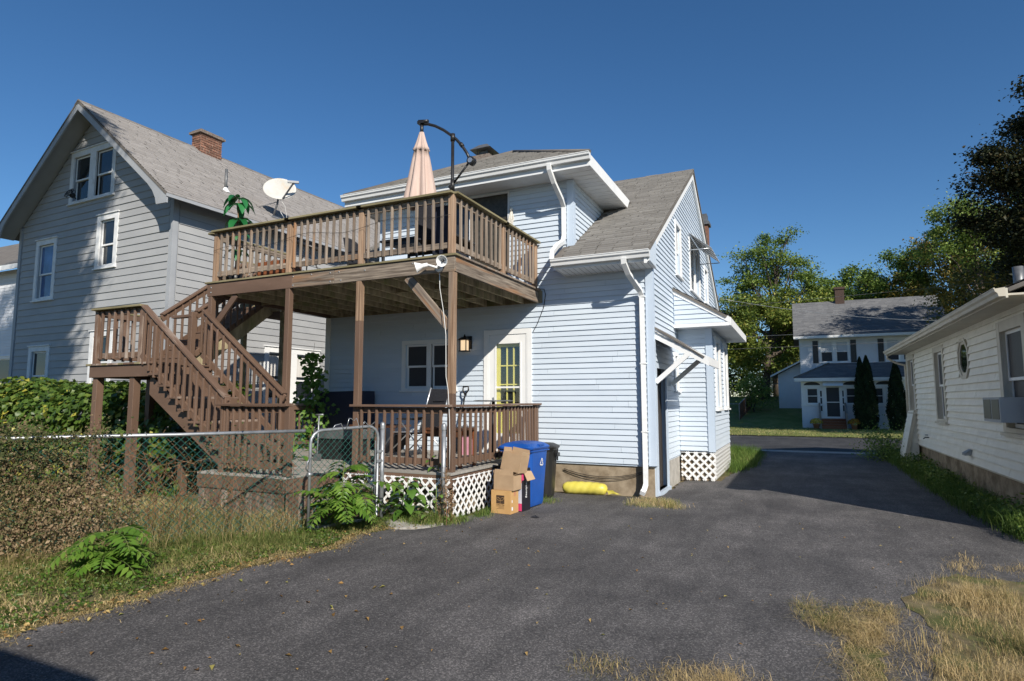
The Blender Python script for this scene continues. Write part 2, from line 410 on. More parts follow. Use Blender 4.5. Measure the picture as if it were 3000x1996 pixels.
G = dict(
    blue_siding=pmat('blue_siding', (.525, .595, .675), (.57, .64, .715), scale=.9, rough=.5, rnd=.03, bump=.15, bscale=9, bstretch=(.4, .4, 14), spec=.35),
    blue_trim=pmat('blue_trim', (.47, .555, .66), (.52, .60, .70), scale=1.5, rough=.45),
    grey_siding=pmat('grey_siding', (.315, .322, .330), (.37, .376, .38), scale=.8, rough=.65, rnd=.03, bump=.2, bscale=10, bstretch=(.4, .4, 14)),
    grey_trim=pmat('grey_trim', (.31, .325, .345), (.36, .375, .395), scale=2, rough=.6),
    cream_siding=pmat('cream_siding', (.72, .69, .60), (.80, .77, .68), scale=2.5, rough=.6, rnd=.03, c3=(.50, .46, .36), s3=7, lo3=.6, hi3=.85, bump=.15, bscale=9, bstretch=(.4, .4, 14)),
    cream_trim=pmat('cream_trim', (.50, .455, .37), (.58, .54, .45), scale=3, rough=.6),
    white_siding=pmat('white_siding', (.62, .64, .68), (.70, .72, .75), scale=.8, rough=.6, rnd=.02),
    white=pmat('white_paint', (.74, .75, .75), (.80, .80, .79), scale=3, rough=.45, spec=.4),
    old_white=pmat('old_white_paint', (.62, .63, .64), (.75, .76, .76), scale=5, rough=.6, bump=.25, bscale=35, c3=(.48, .47, .45), s3=3, lo3=.6, hi3=.8),
    soffit=pmat('soffit', (.66, .68, .70), (.73, .75, .76), scale=2, rough=.6),
    gutter=pmat('gutter', (.70, .71, .71), (.78, .79, .79), scale=2, rough=.35, spec=.5, c3=(.58, .58, .56), s3=2.5, lo3=.6, hi3=.8),
    brown=pmat('brown_paint', (.120, .075, .052), (.158, .100, .070), scale=3, rough=.55, stretch=(.25, 1, 1), rnd=.10, bump=.35, bscale=26, bstretch=(.06, 1, 1), c3=(.235, .15, .115), s3=3.2, lo3=.62, hi3=.82, spec=.3),
    brown_worn=pmat('brown_paint_worn', (.120, .075, .052), (.165, .105, .076), scale=4, rough=.65, stretch=(.2, 1, 1), rnd=.12, bump=.45, bscale=26, bstretch=(.06, 1, 1), c3=(.33, .27, .225), s3=2.2, lo3=.5, hi3=.64, spec=.25),
    weathered=pmat('weathered_wood', (.105, .083, .068), (.33, .27, .215), scale=4.2, rough=.8, stretch=(.35, 8, 8), rnd=.22, bump=.6, bscale=30, bstretch=(.05, 1.2, 1.2), c3=(.32, .165, .08), s3=.9, lo3=.56, hi3=.68, spec=.2, lo=.3, hi=.68),
    weathered_grey=pmat('weathered_grey_wood', (.20, .175, .155), (.335, .30, .26), scale=5, rough=.85, stretch=(.35, 8, 8), rnd=.16, bump=.6, bscale=30, bstretch=(.05, 1.2, 1.2), spec=.2),
    rim_wood=pmat('weathered_rim_wood', (.060, .045, .036), (.33, .275, .22), scale=3.6, rough=.85, stretch=(.5, 9, 9), rnd=.12, bump=.6, bscale=30, bstretch=(.05, 1.2, 1.2), c3=(.31, .15, .065), s3=.55, lo3=.50, hi3=.64, spec=.15, lo=.28, hi=.7),
    post_wood=pmat('orange_brown_wood', (.20, .125, .080), (.40, .275, .185), scale=4.2, rough=.8, stretch=(.35, 8, 8), rnd=.16, bump=.6, bscale=30, bstretch=(.05, 1.2, 1.2), c3=(.22, .18, .15), s3=.7, lo3=.5, hi3=.66, spec=.2),
    dark_brick=pmat('sooty_brick', (.050, .034, .028), (.085, .055, .044), scale=12, rough=.95, bump=.5, bscale=40),
    mossy=pmat('mossy_wood', (.155, .135, .075), (.27, .235, .14), scale=5, rough=.9, stretch=(.2, 1.4, 1.4), rnd=.12, bump=.5, bscale=30, bstretch=(.06, 1, 1), spec=.15),
    under=pmat('deck_underside_wood', (.20, .165, .105), (.40, .335, .22), scale=6, rough=.9, stretch=(1.5, 1, .3), rnd=.2, bump=.4, bscale=24, c3=(.17, .18, .075), s3=2.5, lo3=.5, hi3=.7, spec=.15),
    deck_grey=pmat('grey_deck_paint', (.24, .225, .20), (.33, .31, .28), scale=4, rough=.8, stretch=(.15, 1, 1), rnd=.08, bump=.4, bscale=30, bstretch=(.06, 1, 1), c3=(.16, .13, .11), s3=2, lo3=.6, hi3=.8),
    concrete=pmat('concrete', (.30, .285, .26), (.42, .40, .365), scale=5, rough=.9, bump=.5, bscale=40, spec=.2),
    foundation=pmat('stained_foundation', (.20, .155, .105), (.36, .295, .215), scale=4.5, rough=.95, bump=.5, bscale=50, c3=(.13, .10, .07), s3=1.8, lo3=.54, hi3=.72, spec=.15),
    shingle=attr_mat('grey_brown_shingle', [(0, (.165, .157, .147)), (.5, (.195, .187, .176)), (1, (.228, .219, .206))], rough=.95, spec=.1, nscale=1.1, namp=.1, bump=.5, bscale=220),
    shingle_tan=attr_mat('tan_grey_shingle', [(0, (.245, .230, .222)), (.5, (.28, .264, .255)), (1, (.315, .298, .288))], rough=.95, spec=.1, nscale=.8, namp=.12, bump=.5, bscale=220),
    shingle_dark=attr_mat('slate_shingle', [(0, (.115, .118, .125)), (.5, (.145, .148, .156)), (1, (.18, .182, .188))], rough=.95, spec=.1, nscale=.7, namp=.2, bump=.4, bscale=200),
    roof_base=pmat('roof_felt', (.13, .12, .11), (.18, .165, .15), scale=3, rough=.95, spec=.1),
    glass=glass_mat('window_glass'),
    glass_blue=glass_mat('blue_window_glass', (.05, .09, .19), .05),  # bluer, paler base colour than the plain window glass
    screen=pmat('insect_screen', (.035, .036, .04), (.055, .056, .06), scale=90, rough=.55, spec=.3),
    tinted=pmat('weathered_door_panel', (.032, .028, .022), (.062, .055, .042), scale=18, rough=.35, spec=.4, c3=(.11, .10, .085), s3=5, lo3=.6, hi3=.85),
    curtain=pmat('curtain', (.55, .53, .50), (.70, .68, .65), scale=6, rough=.9, stretch=(8, 8, .6)),
    blind=pmat('blind', (.55, .58, .62), (.62, .65, .68), scale=2, rough=.8),
    yellow_paint=pmat('yellow_paint', (.78, .70, .20), (.84, .77, .26), scale=3, rough=.5),
    black=pmat('black_metal', (.012, .012, .013), (.022, .022, .023), scale=8, rough=.4, spec=.5),
    black_fabric=pmat('black_fabric', (.018, .019, .024), (.032, .033, .04), scale=50, rough=.85, spec=.2),
    navy=pmat('navy_cover', (.014, .018, .036), (.022, .026, .048), scale=3, rough=.7),
    galv=pmat('galvanised_steel', (.25, .265, .28), (.36, .375, .39), scale=14, rough=.42, metal=.55, spec=.5, c3=(.30, .31, .31), s3=6, lo3=.58, hi3=.75),
    green_wire=pmat('green_coated_wire', (.012, .085, .070), (.02, .12, .10), scale=9, rough=.4),
    alu=pmat('aluminium_tube', (.55, .56, .57), (.65, .66, .67), scale=8, rough=.3, metal=.8),
    blue_plastic=pmat('blue_plastic', (.008, .068, .30), (.012, .085, .37), scale=3, rough=.42, spec=.45, bump=.12, bscale=60, c3=(.03, .11, .42), s3=5, lo3=.6, hi3=.85),
    black_plastic=pmat('black_plastic', (.012, .012, .012), (.024, .023, .022), scale=5, rough=.42, spec=.45, bump=.1, bscale=50, c3=(.06, .055, .045), s3=6, lo3=.63, hi3=.85, stretch=(1, 1, .35)),
    yellow_plastic=pmat('yellow_plastic', (.56, .48, .07), (.64, .56, .11), scale=5, rough=.4, bump=.3, bscale=16, bdist=.01, spec=.45),
    cardboard=pmat('cardboard', (.36, .245, .145), (.43, .30, .185), scale=4, rough=.85, rnd=.06, bump=.12, bscale=60, bstretch=(1, 1, 6)),
    cardboard_orange=pmat('orange_cardboard', (.47, .275, .105), (.53, .32, .135), scale=4, rough=.8, bump=.1, bscale=60),
    ink=pmat('brown_ink', (.045, .025, .014), (.065, .038, .022), scale=10, rough=.7),
    print_black=pmat('black_print', (.012, .012, .018), (.018, .018, .026), scale=6, rough=.35),
    print_pink=pmat('pink_print', (.55, .04, .14), (.62, .06, .18), scale=4, rough=.4),
    print_pale=pmat('pale_print', (.42, .46, .58), (.60, .62, .70), scale=5, rough=.4),
    print_white=pmat('white_print', (.72, .72, .72), (.78, .78, .78), scale=4, rough=.5),
    beige_cloth=pmat('beige_cloth', (.47, .355, .305), (.54, .415, .36), scale=5, rough=.9, stretch=(2, 2, .4), bump=.25, bscale=150),
    pink_cloth=pmat('pink_cloth', (.50, .22, .30), (.58, .28, .36), scale=6, rough=.9),
    dark_wood=pmat('dark_stained_wood', (.055, .026, .016), (.11, .045, .022), scale=5, rough=.5, stretch=(.2, 1, 1)),
    red_wood=pmat('red_brown_wood', (.19, .06, .022), (.26, .09, .035), scale=5, rough=.6, stretch=(.2, 1, 1)),
    door_brown=pmat('dark_brown_door', (.032, .024, .019), (.05, .038, .03), scale=6, rough=.4, stretch=(3, 3, .3), c3=(.10, .07, .05), s3=4, lo3=.66, hi3=.8),
    stone=pmat('chimney_stone', (.13, .10, .085), (.24, .20, .17), scale=14, rough=.95, bump=.8, bscale=30),
    brick=pmat('old_brick', (.17, .085, .060), (.27, .14, .095), scale=12, rough=.95, rnd=.42, bump=.6, bscale=40, c3=(.10, .085, .075), s3=4, lo3=.52, hi3=.7),
    mortar=pmat('mortar', (.28, .25, .21), (.38, .35, .30), scale=20, rough=.95, bump=.5, bscale=60),
    copper=pmat('verdigris_flashing', (.20, .27, .23), (.28, .34, .29), scale=6, rough=.7, c3=(.12, .085, .07), s3=4),
    dish=pmat('dish_paint', (.46, .45, .42), (.54, .53, .50), scale=3, rough=.6, c3=(.50, .39, .27), s3=2.4, lo3=.55, hi3=.75),
    grey_metal=pmat('grey_metal', (.12, .125, .13), (.18, .185, .19), scale=6, rough=.45, metal=.4),
    rope=pmat('white_rope', (.62, .59, .52), (.72, .69, .62), scale=30, rough=.9, bump=.4, bscale=120),
    bark=pmat('bark', (.055, .043, .034), (.11, .088, .07), scale=7, rough=.95, stretch=(1, 1, .25), bump=.9, bscale=12, bdist=.03),
    stem_brown=pmat('brown_stem', (.20, .105, .05), (.28, .15, .08), scale=12, rough=.8),
    stem_green=pmat('green_stem', (.10, .16, .04), (.16, .20, .06), scale=12, rough=.7),
    terracotta=pmat('terracotta', (.38, .17, .09), (.46, .22, .12), scale=5, rough=.8),
    asphalt=asphalt_mat('asphalt', (.082, .078, .078), (.112, .106, .105), (.046, .045, .046), (.20, .19, .185)),
    asphalt_new=asphalt_mat('street_asphalt', (.042, .042, .044), (.058, .058, .060), (.030, .030, .032), (.085, .084, .083)),
    soil=pmat('soil', (.11, .088, .05), (.21, .17, .10), scale=6, rough=.98, bump=.8, bscale=30, c3=(.085, .10, .035), s3=1.6, lo3=.45, hi3=.6, spec=.1),
    lawn=pmat('lawn_turf', (.12, .155, .045), (.20, .21, .078), scale=1.4, rough=.98, bump=.9, bscale=45, c3=(.20, .165, .085), s3=.55, lo3=.55, hi3=.72, spec=.1),
    wire=pmat('grey_cable', (.10, .10, .105), (.16, .16, .165), scale=5, rough=.5),
    white_wire=pmat('white_cable', (.60, .60, .58), (.68, .68, .66), scale=5, rough=.5),
)
LEAF = dict(
    green=attr_mat('tree_leaf_olive', [(0, (0.071, 0.119, 0.023)), (.45, (0.149, 0.206, 0.040)), (.8, (0.253, 0.294, 0.059)), (1, (0.385, 0.353, 0.078))], trans=.3, rough=.5),
    airy=attr_mat('tree_leaf_fresh', [(0, (0.075, 0.139, 0.034)), (.5, (0.154, 0.235, 0.049)), (1, (0.271, 0.337, 0.070))], trans=.3, rough=.5),
    autumn=attr_mat('tree_leaf_autumn', [(0, (0.068, 0.092, 0.029)), (.35, (0.132, 0.149, 0.039)), (.7, (0.254, 0.199, 0.048)), (1, (0.412, 0.277, 0.071))], trans=.3, rough=.55),
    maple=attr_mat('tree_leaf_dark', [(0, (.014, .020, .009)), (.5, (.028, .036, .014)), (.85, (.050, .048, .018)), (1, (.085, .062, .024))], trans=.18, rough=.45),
    pale=attr_mat('tree_leaf_pale', [(0, (0.109, 0.180, 0.041)), (.5, (0.211, 0.301, 0.068)), (1, (0.362, 0.397, 0.104))], trans=.32, rough=.5),
    arbor=attr_mat('conifer_spray', [(0, (.010, .020, .006)), (.5, (.020, .038, .010)), (1, (.045, .075, .015))], trans=.1, rough=.7),
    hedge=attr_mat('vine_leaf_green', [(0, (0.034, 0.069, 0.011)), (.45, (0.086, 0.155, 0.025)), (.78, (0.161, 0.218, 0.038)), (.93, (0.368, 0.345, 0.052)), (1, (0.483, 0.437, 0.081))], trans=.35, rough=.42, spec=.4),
    dried=attr_mat('vine_leaf_dried', [(0, (.055, .070, .022)), (.3, (.105, .115, .040)), (.5, (.155, .115, .062)), (.75, (.235, .165, .095)), (1, (.36, .27, .17))], trans=.2, rough=.75),
    sumac=attr_mat('seedling_leaf', [(0, (0.069, 0.154, 0.018)), (.5, (0.117, 0.229, 0.030)), (1, (0.191, 0.308, 0.050))], trans=.38, rough=.42, spec=.4),
    broad=attr_mat('broad_leaf', [(0, (0.066, 0.156, 0.024)), (.5, (0.114, 0.228, 0.038)), (1, (0.180, 0.300, 0.066))], trans=.35, rough=.45),
    fake=attr_mat('silk_leaf', [(0, (.012, .095, .022)), (.5, (.022, .15, .040)), (1, (.045, .23, .075))], trans=.2, rough=.35, spec=.5),
    grass=attr_mat('grass_blade', [(0, (0.131, 0.176, 0.044)), (.4, (0.251, 0.277, 0.083)), (.62, (0.413, 0.354, 0.149)), (.82, (0.652, 0.478, 0.251)), (1, (0.850, 0.651, 0.392))], trans=.3, rough=.6),
    grass_green=attr_mat('grass_blade_green', [(0, (0.069, 0.131, 0.020)), (.55, (0.125, 0.206, 0.037)), (.85, (0.213, 0.250, 0.069)), (1, (0.375, 0.325, 0.150))], trans=.3, rough=.6),
    straw=attr_mat('straw_blade', [(0, (0.120, 0.156, 0.042)), (.18, (0.240, 0.216, 0.084)), (.5, (0.432, 0.324, 0.150)), (1, (0.600, 0.456, 0.240))], trans=.3, rough=.65),
    fallen=attr_mat('fallen_leaf', [(0, (.20, .105, .035)), (.4, (.36, .22, .075)), (.75, (.46, .34, .14)), (1, (.26, .26, .06))], trans=.2, rough=.7),
    petals=attr_mat('yellow_petal', [(0, (.50, .30, .015)), (.5, (.68, .47, .03)), (1, (.72, .60, .22))], trans=.2, rough=.6),
    petals_orange=attr_mat('orange_petal', [(0, (.30, .09, .015)), (.6, (.45, .20, .02)), (1, (.60, .42, .03))], trans=.2, rough=.6),
)
# ------------------------------------------------------------------ builders for walls, windows, roofs, foliage
class Fr:
    """a wall frame: origin, horizontal direction (to the right seen from outside), outward normal"""
    def __init__(s, O, U, Nn): s.O, s.U, s.N = Vector(O), Vector(U).normalized(), Vector(Nn).normalized()
    def p(s, u, z, d=0.0): return s.O + s.U * u + s.N * d + Vector((0, 0, z))


def fbox(mb, F, u0, u1, z0, z1, d0, d1, mi=0):
    lo, hi = min(d0, d1), max(d0, d1)
    mb.hexa([F.p(u0, z0, hi), F.p(u1, z0, hi), F.p(u1, z0, lo), F.p(u0, z0, lo), F.p(u0, z1, hi), F.p(u1, z1, hi), F.p(u1, z1, lo), F.p(u0, z1, lo)], mi)
    return mb


def _cells(ulo, uhi, zb, zt, ops, cuts=()):
    """free (u0,u1,za,zc) cells of one strip after cutting the openings out"""
    B = {ulo, uhi}
    for (a, b, c, d) in ops:
        if d > zb + 1e-6 and c < zt - 1e-6:
            for q in (a, b):
                if ulo < q < uhi: B.add(q)
    for q in cuts:
        if ulo + .05 < q < uhi - .05: B.add(q)
    B = sorted(B); out = []
    for a, b in zip(B[:-1], B[1:]):
        if b - a < 1e-4: continue
        m = (a + b) / 2; iv = [(zb, zt)]
        for (oa, ob, oc, od) in ops:
            if oa < m < ob:
                nv = []
                for (p, q) in iv:
                    if od <= p or oc >= q: nv.append((p, q)); continue
                    if oc > p + .004: nv.append((p, oc))
                    if od < q - .004: nv.append((od, q))
                iv = nv
        for (p, q) in iv: out.append((a, b, p, q))
    return out


def siding(parent, F, lo, hi, z0, z1, exp, mat, ops=(), splice=0.0, joined=False, name='siding_board', proud=.015, seed=1):
    """lap siding: every board of every course its own object (or joined where too small to pick apart)"""
    rg = random.Random(seed); J = MB()
    lo = lo if callable(lo) else (lambda z, c=lo: c)
    hi = hi if callable(hi) else (lambda z, c=hi: c)
    z = z0; k = 0
    while z < z1 - .012:
        zt = min(z + exp, z1)
        a = min(lo(z), lo(zt)); b = max(hi(z), hi(zt))
        cuts = []
        if splice and b - a > 2.0:
            q = a + rg.uniform(.4, splice)
            while q < b - .3:
                cuts.append(q); q += splice
        for (u0, u1, za, zc) in _cells(a, b, z, zt, ops, cuts):
            g = .004 if any(abs(u1 - c) < 1e-6 for c in cuts) else 0
            bl, br = max(u0, lo(za)), min(u1 - g, hi(za)); tl, tr = max(u0, lo(zc)), min(u1 - g, hi(zc))
            if br - bl < .004 and tr - tl < .004: continue
            br = max(br, bl + .001); tr = max(tr, tl + .001)
            full = z + exp - z
            w = rg.uniform(-.002, .002)
            db = .003 + proud * (z + exp - za) / exp + w; dt = .003 + proud * (z + exp - zc) / exp + w * .3
            h = [F.p(bl, za, db), F.p(br, za, db), F.p(br, za, 0), F.p(bl, za, 0), F.p(tl, zc, dt), F.p(tr, zc, dt), F.p(tr, zc, 0), F.p(tl, zc, 0)]
            if joined: J.hexa(h)
            else: MB().hexa(h).build(name, mat, parent)
        z = zt; k += 1
    if joined: return J.build(name + 's', mat, parent, kind='stuff')


def wall_panel(name, F, lo, hi, z0, z1, mat, parent, ops=(), nz=6, depth=.1):
    lo = lo if callable(lo) else (lambda z, c=lo: c)
    hi = hi if callable(hi) else (lambda z, c=hi: c)
    zs = {z0, z1}
    for o in ops:
        for q in o[2:4]:
            if z0 < q < z1: zs.add(q)
    for i in range(1, nz): zs.add(z0 + (z1 - z0) * i / nz)
    zs = sorted(zs); mb = MB()
    for a, b in zip(zs[:-1], zs[1:]):
        L, H = min(lo(a), lo(b)), max(hi(a), hi(b))
        for (u0, u1, za, zc) in _cells(L, H, a, b, ops):
            mb.poly([F.p(max(u0, lo(za)), za, -.002), F.p(min(u1, hi(za)), za, -.002), F.p(max(min(u1, hi(zc)), max(u0, lo(zc)) + 1e-4), zc, -.002), F.p(max(u0, lo(zc)), zc, -.002)])
    for (a, b, c, d) in ops:
        for q in ([F.p(a, c, -.002), F.p(a, d, -.002), F.p(a, d, -depth), F.p(a, c, -depth)], [F.p(b, c, -.002), F.p(b, d, -.002), F.p(b, d, -depth), F.p(b, c, -depth)],
                  [F.p(a, d, -.002), F.p(b, d, -.002), F.p(b, d, -depth), F.p(a, d, -depth)], [F.p(a, c, -.002), F.p(b, c, -.002), F.p(b, c, -depth), F.p(a, c, -depth)]):
            mb.poly(q)
    return mb.build(name, mat, parent)


def window(parent, F, u0, u1, z0, z1, cw=.1, frame=None, sashm=None, glass=None, lower=None, sill=.035, head=True, meet=.5, n=1, mull=.12, name='window', proud=.035, curtain=None):
    """casing, n double-hung units: upper and lower sash with panes; returns (outer rect, wall openings)"""
    frame = frame or G['white']; sashm = sashm or G['white']; glass = glass or G['glass']; lower = lower or glass
    c = MB()
    fbox(c, F, u0, u0 + cw, z0, z1, 0, proud); fbox(c, F, u1 - cw, u1, z0, z1, 0, proud)
    fbox(c, F, u0 + cw + .001, u1 - cw - .001, z1 - cw, z1, 0, proud - .002)
    fbox(c, F, u0 + cw + .001, u1 - cw - .001, z0, z0 + cw * .45, 0, proud - .002)
    iw = (u1 - u0 - 2 * cw - (n - 1) * mull) / n
    spans = []
    for i in range(n):
        a = u0 + cw + i * (iw + mull); spans.append((a, a + iw))
        if i < n - 1: fbox(c, F, a + iw, a + iw + mull, z0 + cw * .45 + .001, z1 - cw - .001, -.01, proud - .004)
    w = c.build(name, frame, parent)
    zb, zt = z0 + cw * .45, z1 - cw
    if head: fbox(MB(), F, u0 - .03, u1 + .03, z1 + .001, z1 + .03, 0, proud + .03).build('head_cap', frame, w)
    if sill: fbox(MB(), F, u0 - .03, u1 + .03, z0 - sill, z0 - .001, 0, proud + .035).build('sill', frame, w)
    sw = .042
    for (a, b) in spans:
        zm = zb + (zt - zb) * meet
        for k, (p, q, dd) in enumerate(((zm - .02, zt, -.03), (zb, zm + .02, -.062))):
            s = MB()
            fbox(s, F, a + .001, a + sw, p, q, dd - .03, dd); fbox(s, F, b - sw, b - .001, p, q, dd - .03, dd)
            fbox(s, F, a + sw, b - sw, q - sw, q, dd - .029, dd - .001); fbox(s, F, a + sw, b - sw, p, p + sw * (1.3 if k else 1), dd - .029, dd - .001)
            so = s.build('sash', sashm, w)
            gm = lower if k else glass
            fbox(MB(), F, a + sw - .004, b - sw + .004, p + sw - .004, q - sw + .004, dd - .02, dd - .013).build('pane', gm, w)
        if curtain:
            cv = MB(); m = 14
            zc0, zc1 = zb + (zt - zb) * curtain[0], zb + (zt - zb) * curtain[1]
            for i in range(m):
                p, q = a + sw + (b - a - 2 * sw) * i / m, a + sw + (b - a - 2 * sw) * (i + 1) / m
                d1, d2 = -.042 + .004 * (i % 2), -.042 + .004 * ((i + 1) % 2)
                cv.poly([F.p(p, zc0, d1), F.p(q, zc0, d2), F.p(q, zc1, d2), F.p(p, zc1, d1)])
            cv.build('curtain', G['curtain'], w)
    return w


def shingles(parent, O, U, V, W, Lv, mat, exp=.14, tab=.3, inside=None, name='shingles', seed=3, thick=.027):
    """overlapping shingle tabs on a slope, one joined part"""
    rg = np.random.default_rng(seed)
    O, U, V = Vector(O), Vector(U).normalized(), Vector(V).normalized()
    n = U.cross(V).normalized()
    if n.z < 0: n = -n
    On, Un, Vn, nn = (np.array(q) for q in (O, U, V, n))
    Vs, Fs, rs = [], [], []
    k = 0; v = 0.0
    while v < Lv:
        v1 = min(v + exp + .02, Lv + .01)
        u = -rg.uniform(0, tab) if k % 2 else -rg.uniform(0, tab * .5)
        shade = rg.uniform(-.1, .1)
        while u < W:
            w = tab * rg.uniform(.85, 1.15); a, b = max(u, 0) + .003, min(u + w, W) - .003
            if b - a > .02 and (inside is None or inside((a + b) / 2, v + exp / 2)):
                t = thick * rg.uniform(.75, 1.3); vb = v - rg.uniform(0, .006)
                base = len(Vs)
                for (uu, vv, hh) in ((a, vb, .001), (b, vb, .001), (a, vb, t), (b, vb, t), (b, v1, t * .35), (a, v1, t * .35)):
                    Vs.append(On + Un * uu + Vn * vv + nn * hh)
                Fs += [(base, base + 1, base + 3, base + 2), (base + 2, base + 3, base + 4, base + 5)]
                q = float(np.clip(rg.beta(2.2, 2.2) + shade, 0, 1)); rs += [q, q]
            u += w
        v += exp; k += 1
    return fast_obj(name, np.array(Vs), np.array(Fs), 4, mat, parent, np.array(rs), kind='stuff')


def gutter_profile(mb, A, B, out, h=.125, d=.125, mi=0):
    """K-style gutter hung along A-B (top back edge), projecting along 'out'"""
    A, B, out = Vector(A), Vector(B), Vector(out).normalized(); z = Vector((0, 0, 1))
    prof = [(0, 0), (0, -h), (d * .62, -h), (d * .72, -h * .62), (d * .95, -h * .40), (d, -h * .12), (d * 1.06, -h * .10), (d * 1.06, 0), (d * .93, 0), (d * .93, -.012)]
    mb.prism([A + out * p + z * q for p, q in prof], B - A, mi)
    return mb


def leaf_mesh_arrays(P, Nd, S, asp=.6, fold=.12, rg=None, axis=None):
    """one leaf per point: a folded 6-vertex leaf (two quads) -> V, F"""
    rg = rg or nrg
    n = len(P)
    Nd = Nd / (np.linalg.norm(Nd, axis=1, keepdims=True) + 1e-9)
    A = axis if axis is not None else rg.normal(size=(n, 3))
    A = A - Nd * (A * Nd).sum(1, keepdims=True); A /= (np.linalg.norm(A, axis=1, keepdims=True) + 1e-9)
    B = np.cross(Nd, A)
    S = S.reshape(-1, 1)
    pts = [P - A * S * .5, P + A * S * .5 - Nd * S * .10, P - A * S * .08 + B * S * asp * .5 + Nd * S * fold, P - A * S * .08 - B * S * asp * .5 + Nd * S * fold]
    V = np.stack(pts, 1).reshape(-1, 3)
    i = np.arange(n) * 4
    F = np.concatenate([np.stack([i, i + 1, i + 2], 1)[:, None], np.stack([i, i + 3, i + 1], 1)[:, None]], 1).reshape(-1, 3)
    return V, F


def leaves(name, P, S, mat, parent=None, Nd=None, asp=.6, rnd=None, kind=None, rg=None, axis=None, fold=.12):
    rg = rg or nrg
    P = np.asarray(P, float); n = len(P)
    S = np.asarray(S, float) * np.ones(n)
    if Nd is None:
        Nd = rg.normal(size=(n, 3)); Nd[:, 2] = np.abs(Nd[:, 2]) + .4
    if rnd is None: rnd = rg.random(n)
    V, F = leaf_mesh_arrays(P, Nd, S, asp, fold, rg, axis)
    return fast_obj(name, V, F, 3, mat, parent, np.repeat(rnd, 2), kind)


def blades(name, XY, H, Wd, mat, parent=None, z=0.0, lean=.5, rnd=None, kind='stuff', rg=None, zf=None):
    """grass: each blade two tapering segments, bent over"""
    rg = rg or nrg
    XY = np.asarray(XY, float); n = len(XY)
    H = np.asarray(H, float) * np.ones(n); Wd = np.asarray(Wd, float) * np.ones(n)
    an = rg.random(n) * 2 * np.pi; L = H * lean * rg.uniform(.2, 1.5, n)
    dx, dy = np.cos(an), np.sin(an)
    z0 = (zf(XY) if zf is not None else np.full(n, z))
    b = np.stack([XY[:, 0], XY[:, 1], z0], 1)
    d = np.stack([dx, dy, 0 * dx], 1); s = np.stack([-dy, dx, 0 * dx], 1)
    ta = rg.random(n) * np.pi; s = s * np.cos(ta)[:, None] + d * np.sin(ta)[:, None] * .6
    up = np.array([0, 0, 1.0])
    m = b + d * (L * .3)[:, None] + up * (H * .6)[:, None]
    t = b + d * L[:, None] + up * (H * np.sqrt(np.clip(1 - (L / (H * 1.6 + 1e-6)) ** 2, .15, 1)))[:, None]
    w = s * Wd[:, None]
    V = np.stack([b - w * .5, b + w * .5, m - w * .38, m + w * .38, t], 1).reshape(-1, 3)
    i = np.arange(n) * 5
    F = np.stack([np.stack([i, i + 1, i + 3], 1), np.stack([i, i + 3, i + 2], 1), np.stack([i + 2, i + 3, i + 4], 1)], 1).reshape(-1, 3)
    if rnd is None: rnd = rg.random(n)
    return fast_obj(name, V, F, 3, mat, parent, np.repeat(rnd, 3), kind)


def in_poly(XY, poly):
    x, y = XY[:, 0], XY[:, 1]; r = np.zeros(len(XY), bool); n = len(poly); j = n - 1
    for i in range(n):
        xi, yi = poly[i]; xj, yj = poly[j]
        c = ((yi > y) != (yj > y)) & (x < (xj - xi) * (y - yi) / (yj - yi + 1e-12) + xi)
        r ^= c; j = i
    return r


def scatter(poly, n, rg=None):
    rg = rg or nrg
    P = np.array(poly); lo, hi = P.min(0), P.max(0); out = np.zeros((0, 2))
    while len(out) < n:
        q = rg.uniform(lo, hi, (n * 2, 2)); out = np.concatenate([out, q[in_poly(q, poly)]])
    return out[:n]


def vnoise(XY, s=1.0, seed=0):
    """cheap smooth value noise in numpy, 0..1"""
    x = np.asarray(XY, float) * s; i = np.floor(x).astype(int); f = x - i; f = f * f * (3 - 2 * f)
    def h(a, b):
        q = (a * 374761393 + b * 668265263 + seed * 974634) & 0xffffffff
        q = ((q ^ (q >> 13)) * 1274126177) & 0xffffffff
        return ((q ^ (q >> 16)) & 0xffff) / 65535.0
    a = h(i[:, 0], i[:, 1]); b = h(i[:, 0] + 1, i[:, 1]); c = h(i[:, 0], i[:, 1] + 1); d = h(i[:, 0] + 1, i[:, 1] + 1)
    return (a * (1 - f[:, 0]) + b * f[:, 0]) * (1 - f[:, 1]) + (c * (1 - f[:, 0]) + d * f[:, 0]) * f[:, 1]


